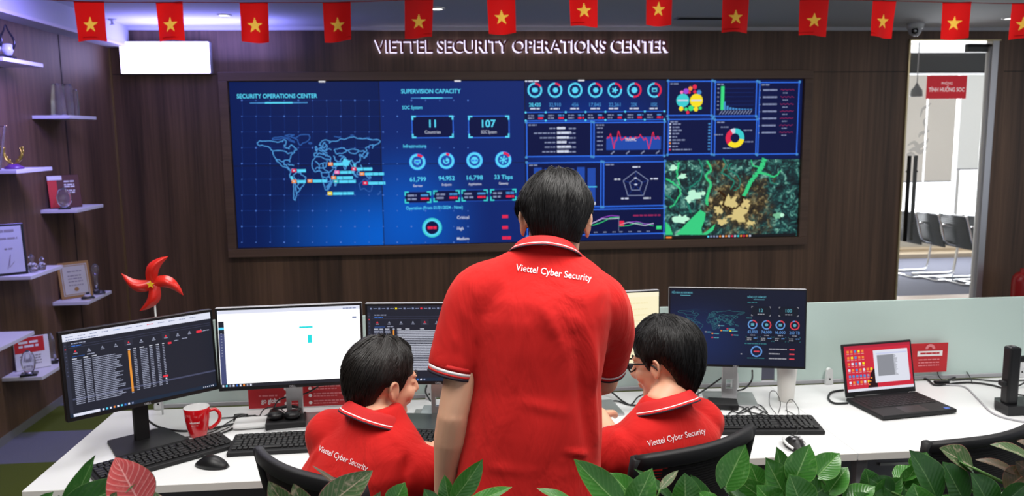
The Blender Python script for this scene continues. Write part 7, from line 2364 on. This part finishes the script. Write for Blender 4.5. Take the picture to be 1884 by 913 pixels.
plant('pothos', 0.84, 'tall bright pothos in front of the mouse with white strips',
      [((1462, 885), (1490, 818), 54, PY, 'pothos', (-.3, -.85, .3)), ((1440, 900), (1428, 822), 48, PY+0.03, 'pothos', (.3, -.8, .4)), ((1450, 925), (1408, 842), 62, PY, 'pothos', (.1, -.85, .45)), ((1505, 875), (1545, 834), 46, PY+0.01, 'pothos', (-.3, -.7, .6)),
       ((1478, 940), (1452, 872), 66, PY-0.03, 'pothos', fu), ((1525, 905), (1560, 860), 46, PY, 'pothos', ft), ((1490, 915), (1540, 880), 50, PY+.02, 'pothos', fr_)], 16, 'pothos', 0.17, (0.97, 1.08), grp='pothos plants in the planter', seed=6)
plant('pothos', 1.10, 'dense pothos in front of the desk leg at right',
      [((1600, 900), (1592, 862), 44, PY+0.05, 'dark', ft), ((1640, 905), (1598, 880), 40, PY, 'dark', fl), ((1610, 920), (1660, 880), 46, PY, 'pothos', fr_), ((1560, 925), (1610, 895), 44, PY-.02, 'pothos', ft), ((1650, 880), (1690, 862), 36, PY+.04, 'pothos', ft), ((1655, 925), (1625, 878), 46, PY, 'dark', fu), ((1600, 950), (1570, 905), 50, PY-.03, 'pothos', fu)], 26, 'pothos', 0.16, (0.96, 1.04), grp='pothos plants in the planter', seed=7)
plant('pothos', 1.32, 'large leaved darker pothos in front of the empty chair',
      [((1722, 915), (1672, 828), 66, PY, 'dark', (.35, -.85, .35)), ((1790, 860), (1728, 825), 44, PY+0.04, 'aglo', (0, -.6, .8)), ((1772, 920), (1735, 850), 62, PY+0.01, 'dark', (.3, -.85, .4)), ((1690, 870), (1705, 832), 40, PY+0.05, 'pothos', ft), ((1765, 850), (1800, 885), 44, PY+.03, 'dark', ft),
       ((1820, 935), (1785, 870), 58, PY-.02, 'dark', fu), ((1700, 945), (1680, 890), 56, PY-.04, 'pothos', fl), ((1655, 900), (1690, 850), 44, PY+.03, 'pothos', fr_)], 26, 'dark', 0.18, (0.97, 1.07), grp='pothos plants in the planter', seed=8)
plant('aglaonema', 1.56, 'bronze leaved plant in the lower right corner',
      [((1905, 850), (1822, 818), 30, PY, 'aglo', ft), ((1910, 830), (1870, 812), 22, PY+.03, 'bronze', ft), ((1880, 880), (1795, 846), 26, PY+.02, 'bronze', ft), ((1900, 872), (1868, 850), 26, PY, 'bronze', fl), ((1850, 900), (1900, 862), 44, PY, 'bronze', fu), ((1845, 930), (1890, 890), 46, PY-.03, 'dark', fr_), ((1900, 920), (1842, 898), 30, PY, 'dark', ft)], 24, 'bronze', 0.15, (0.98, 1.06), grp='aglaonema plants in the planter', seed=9)
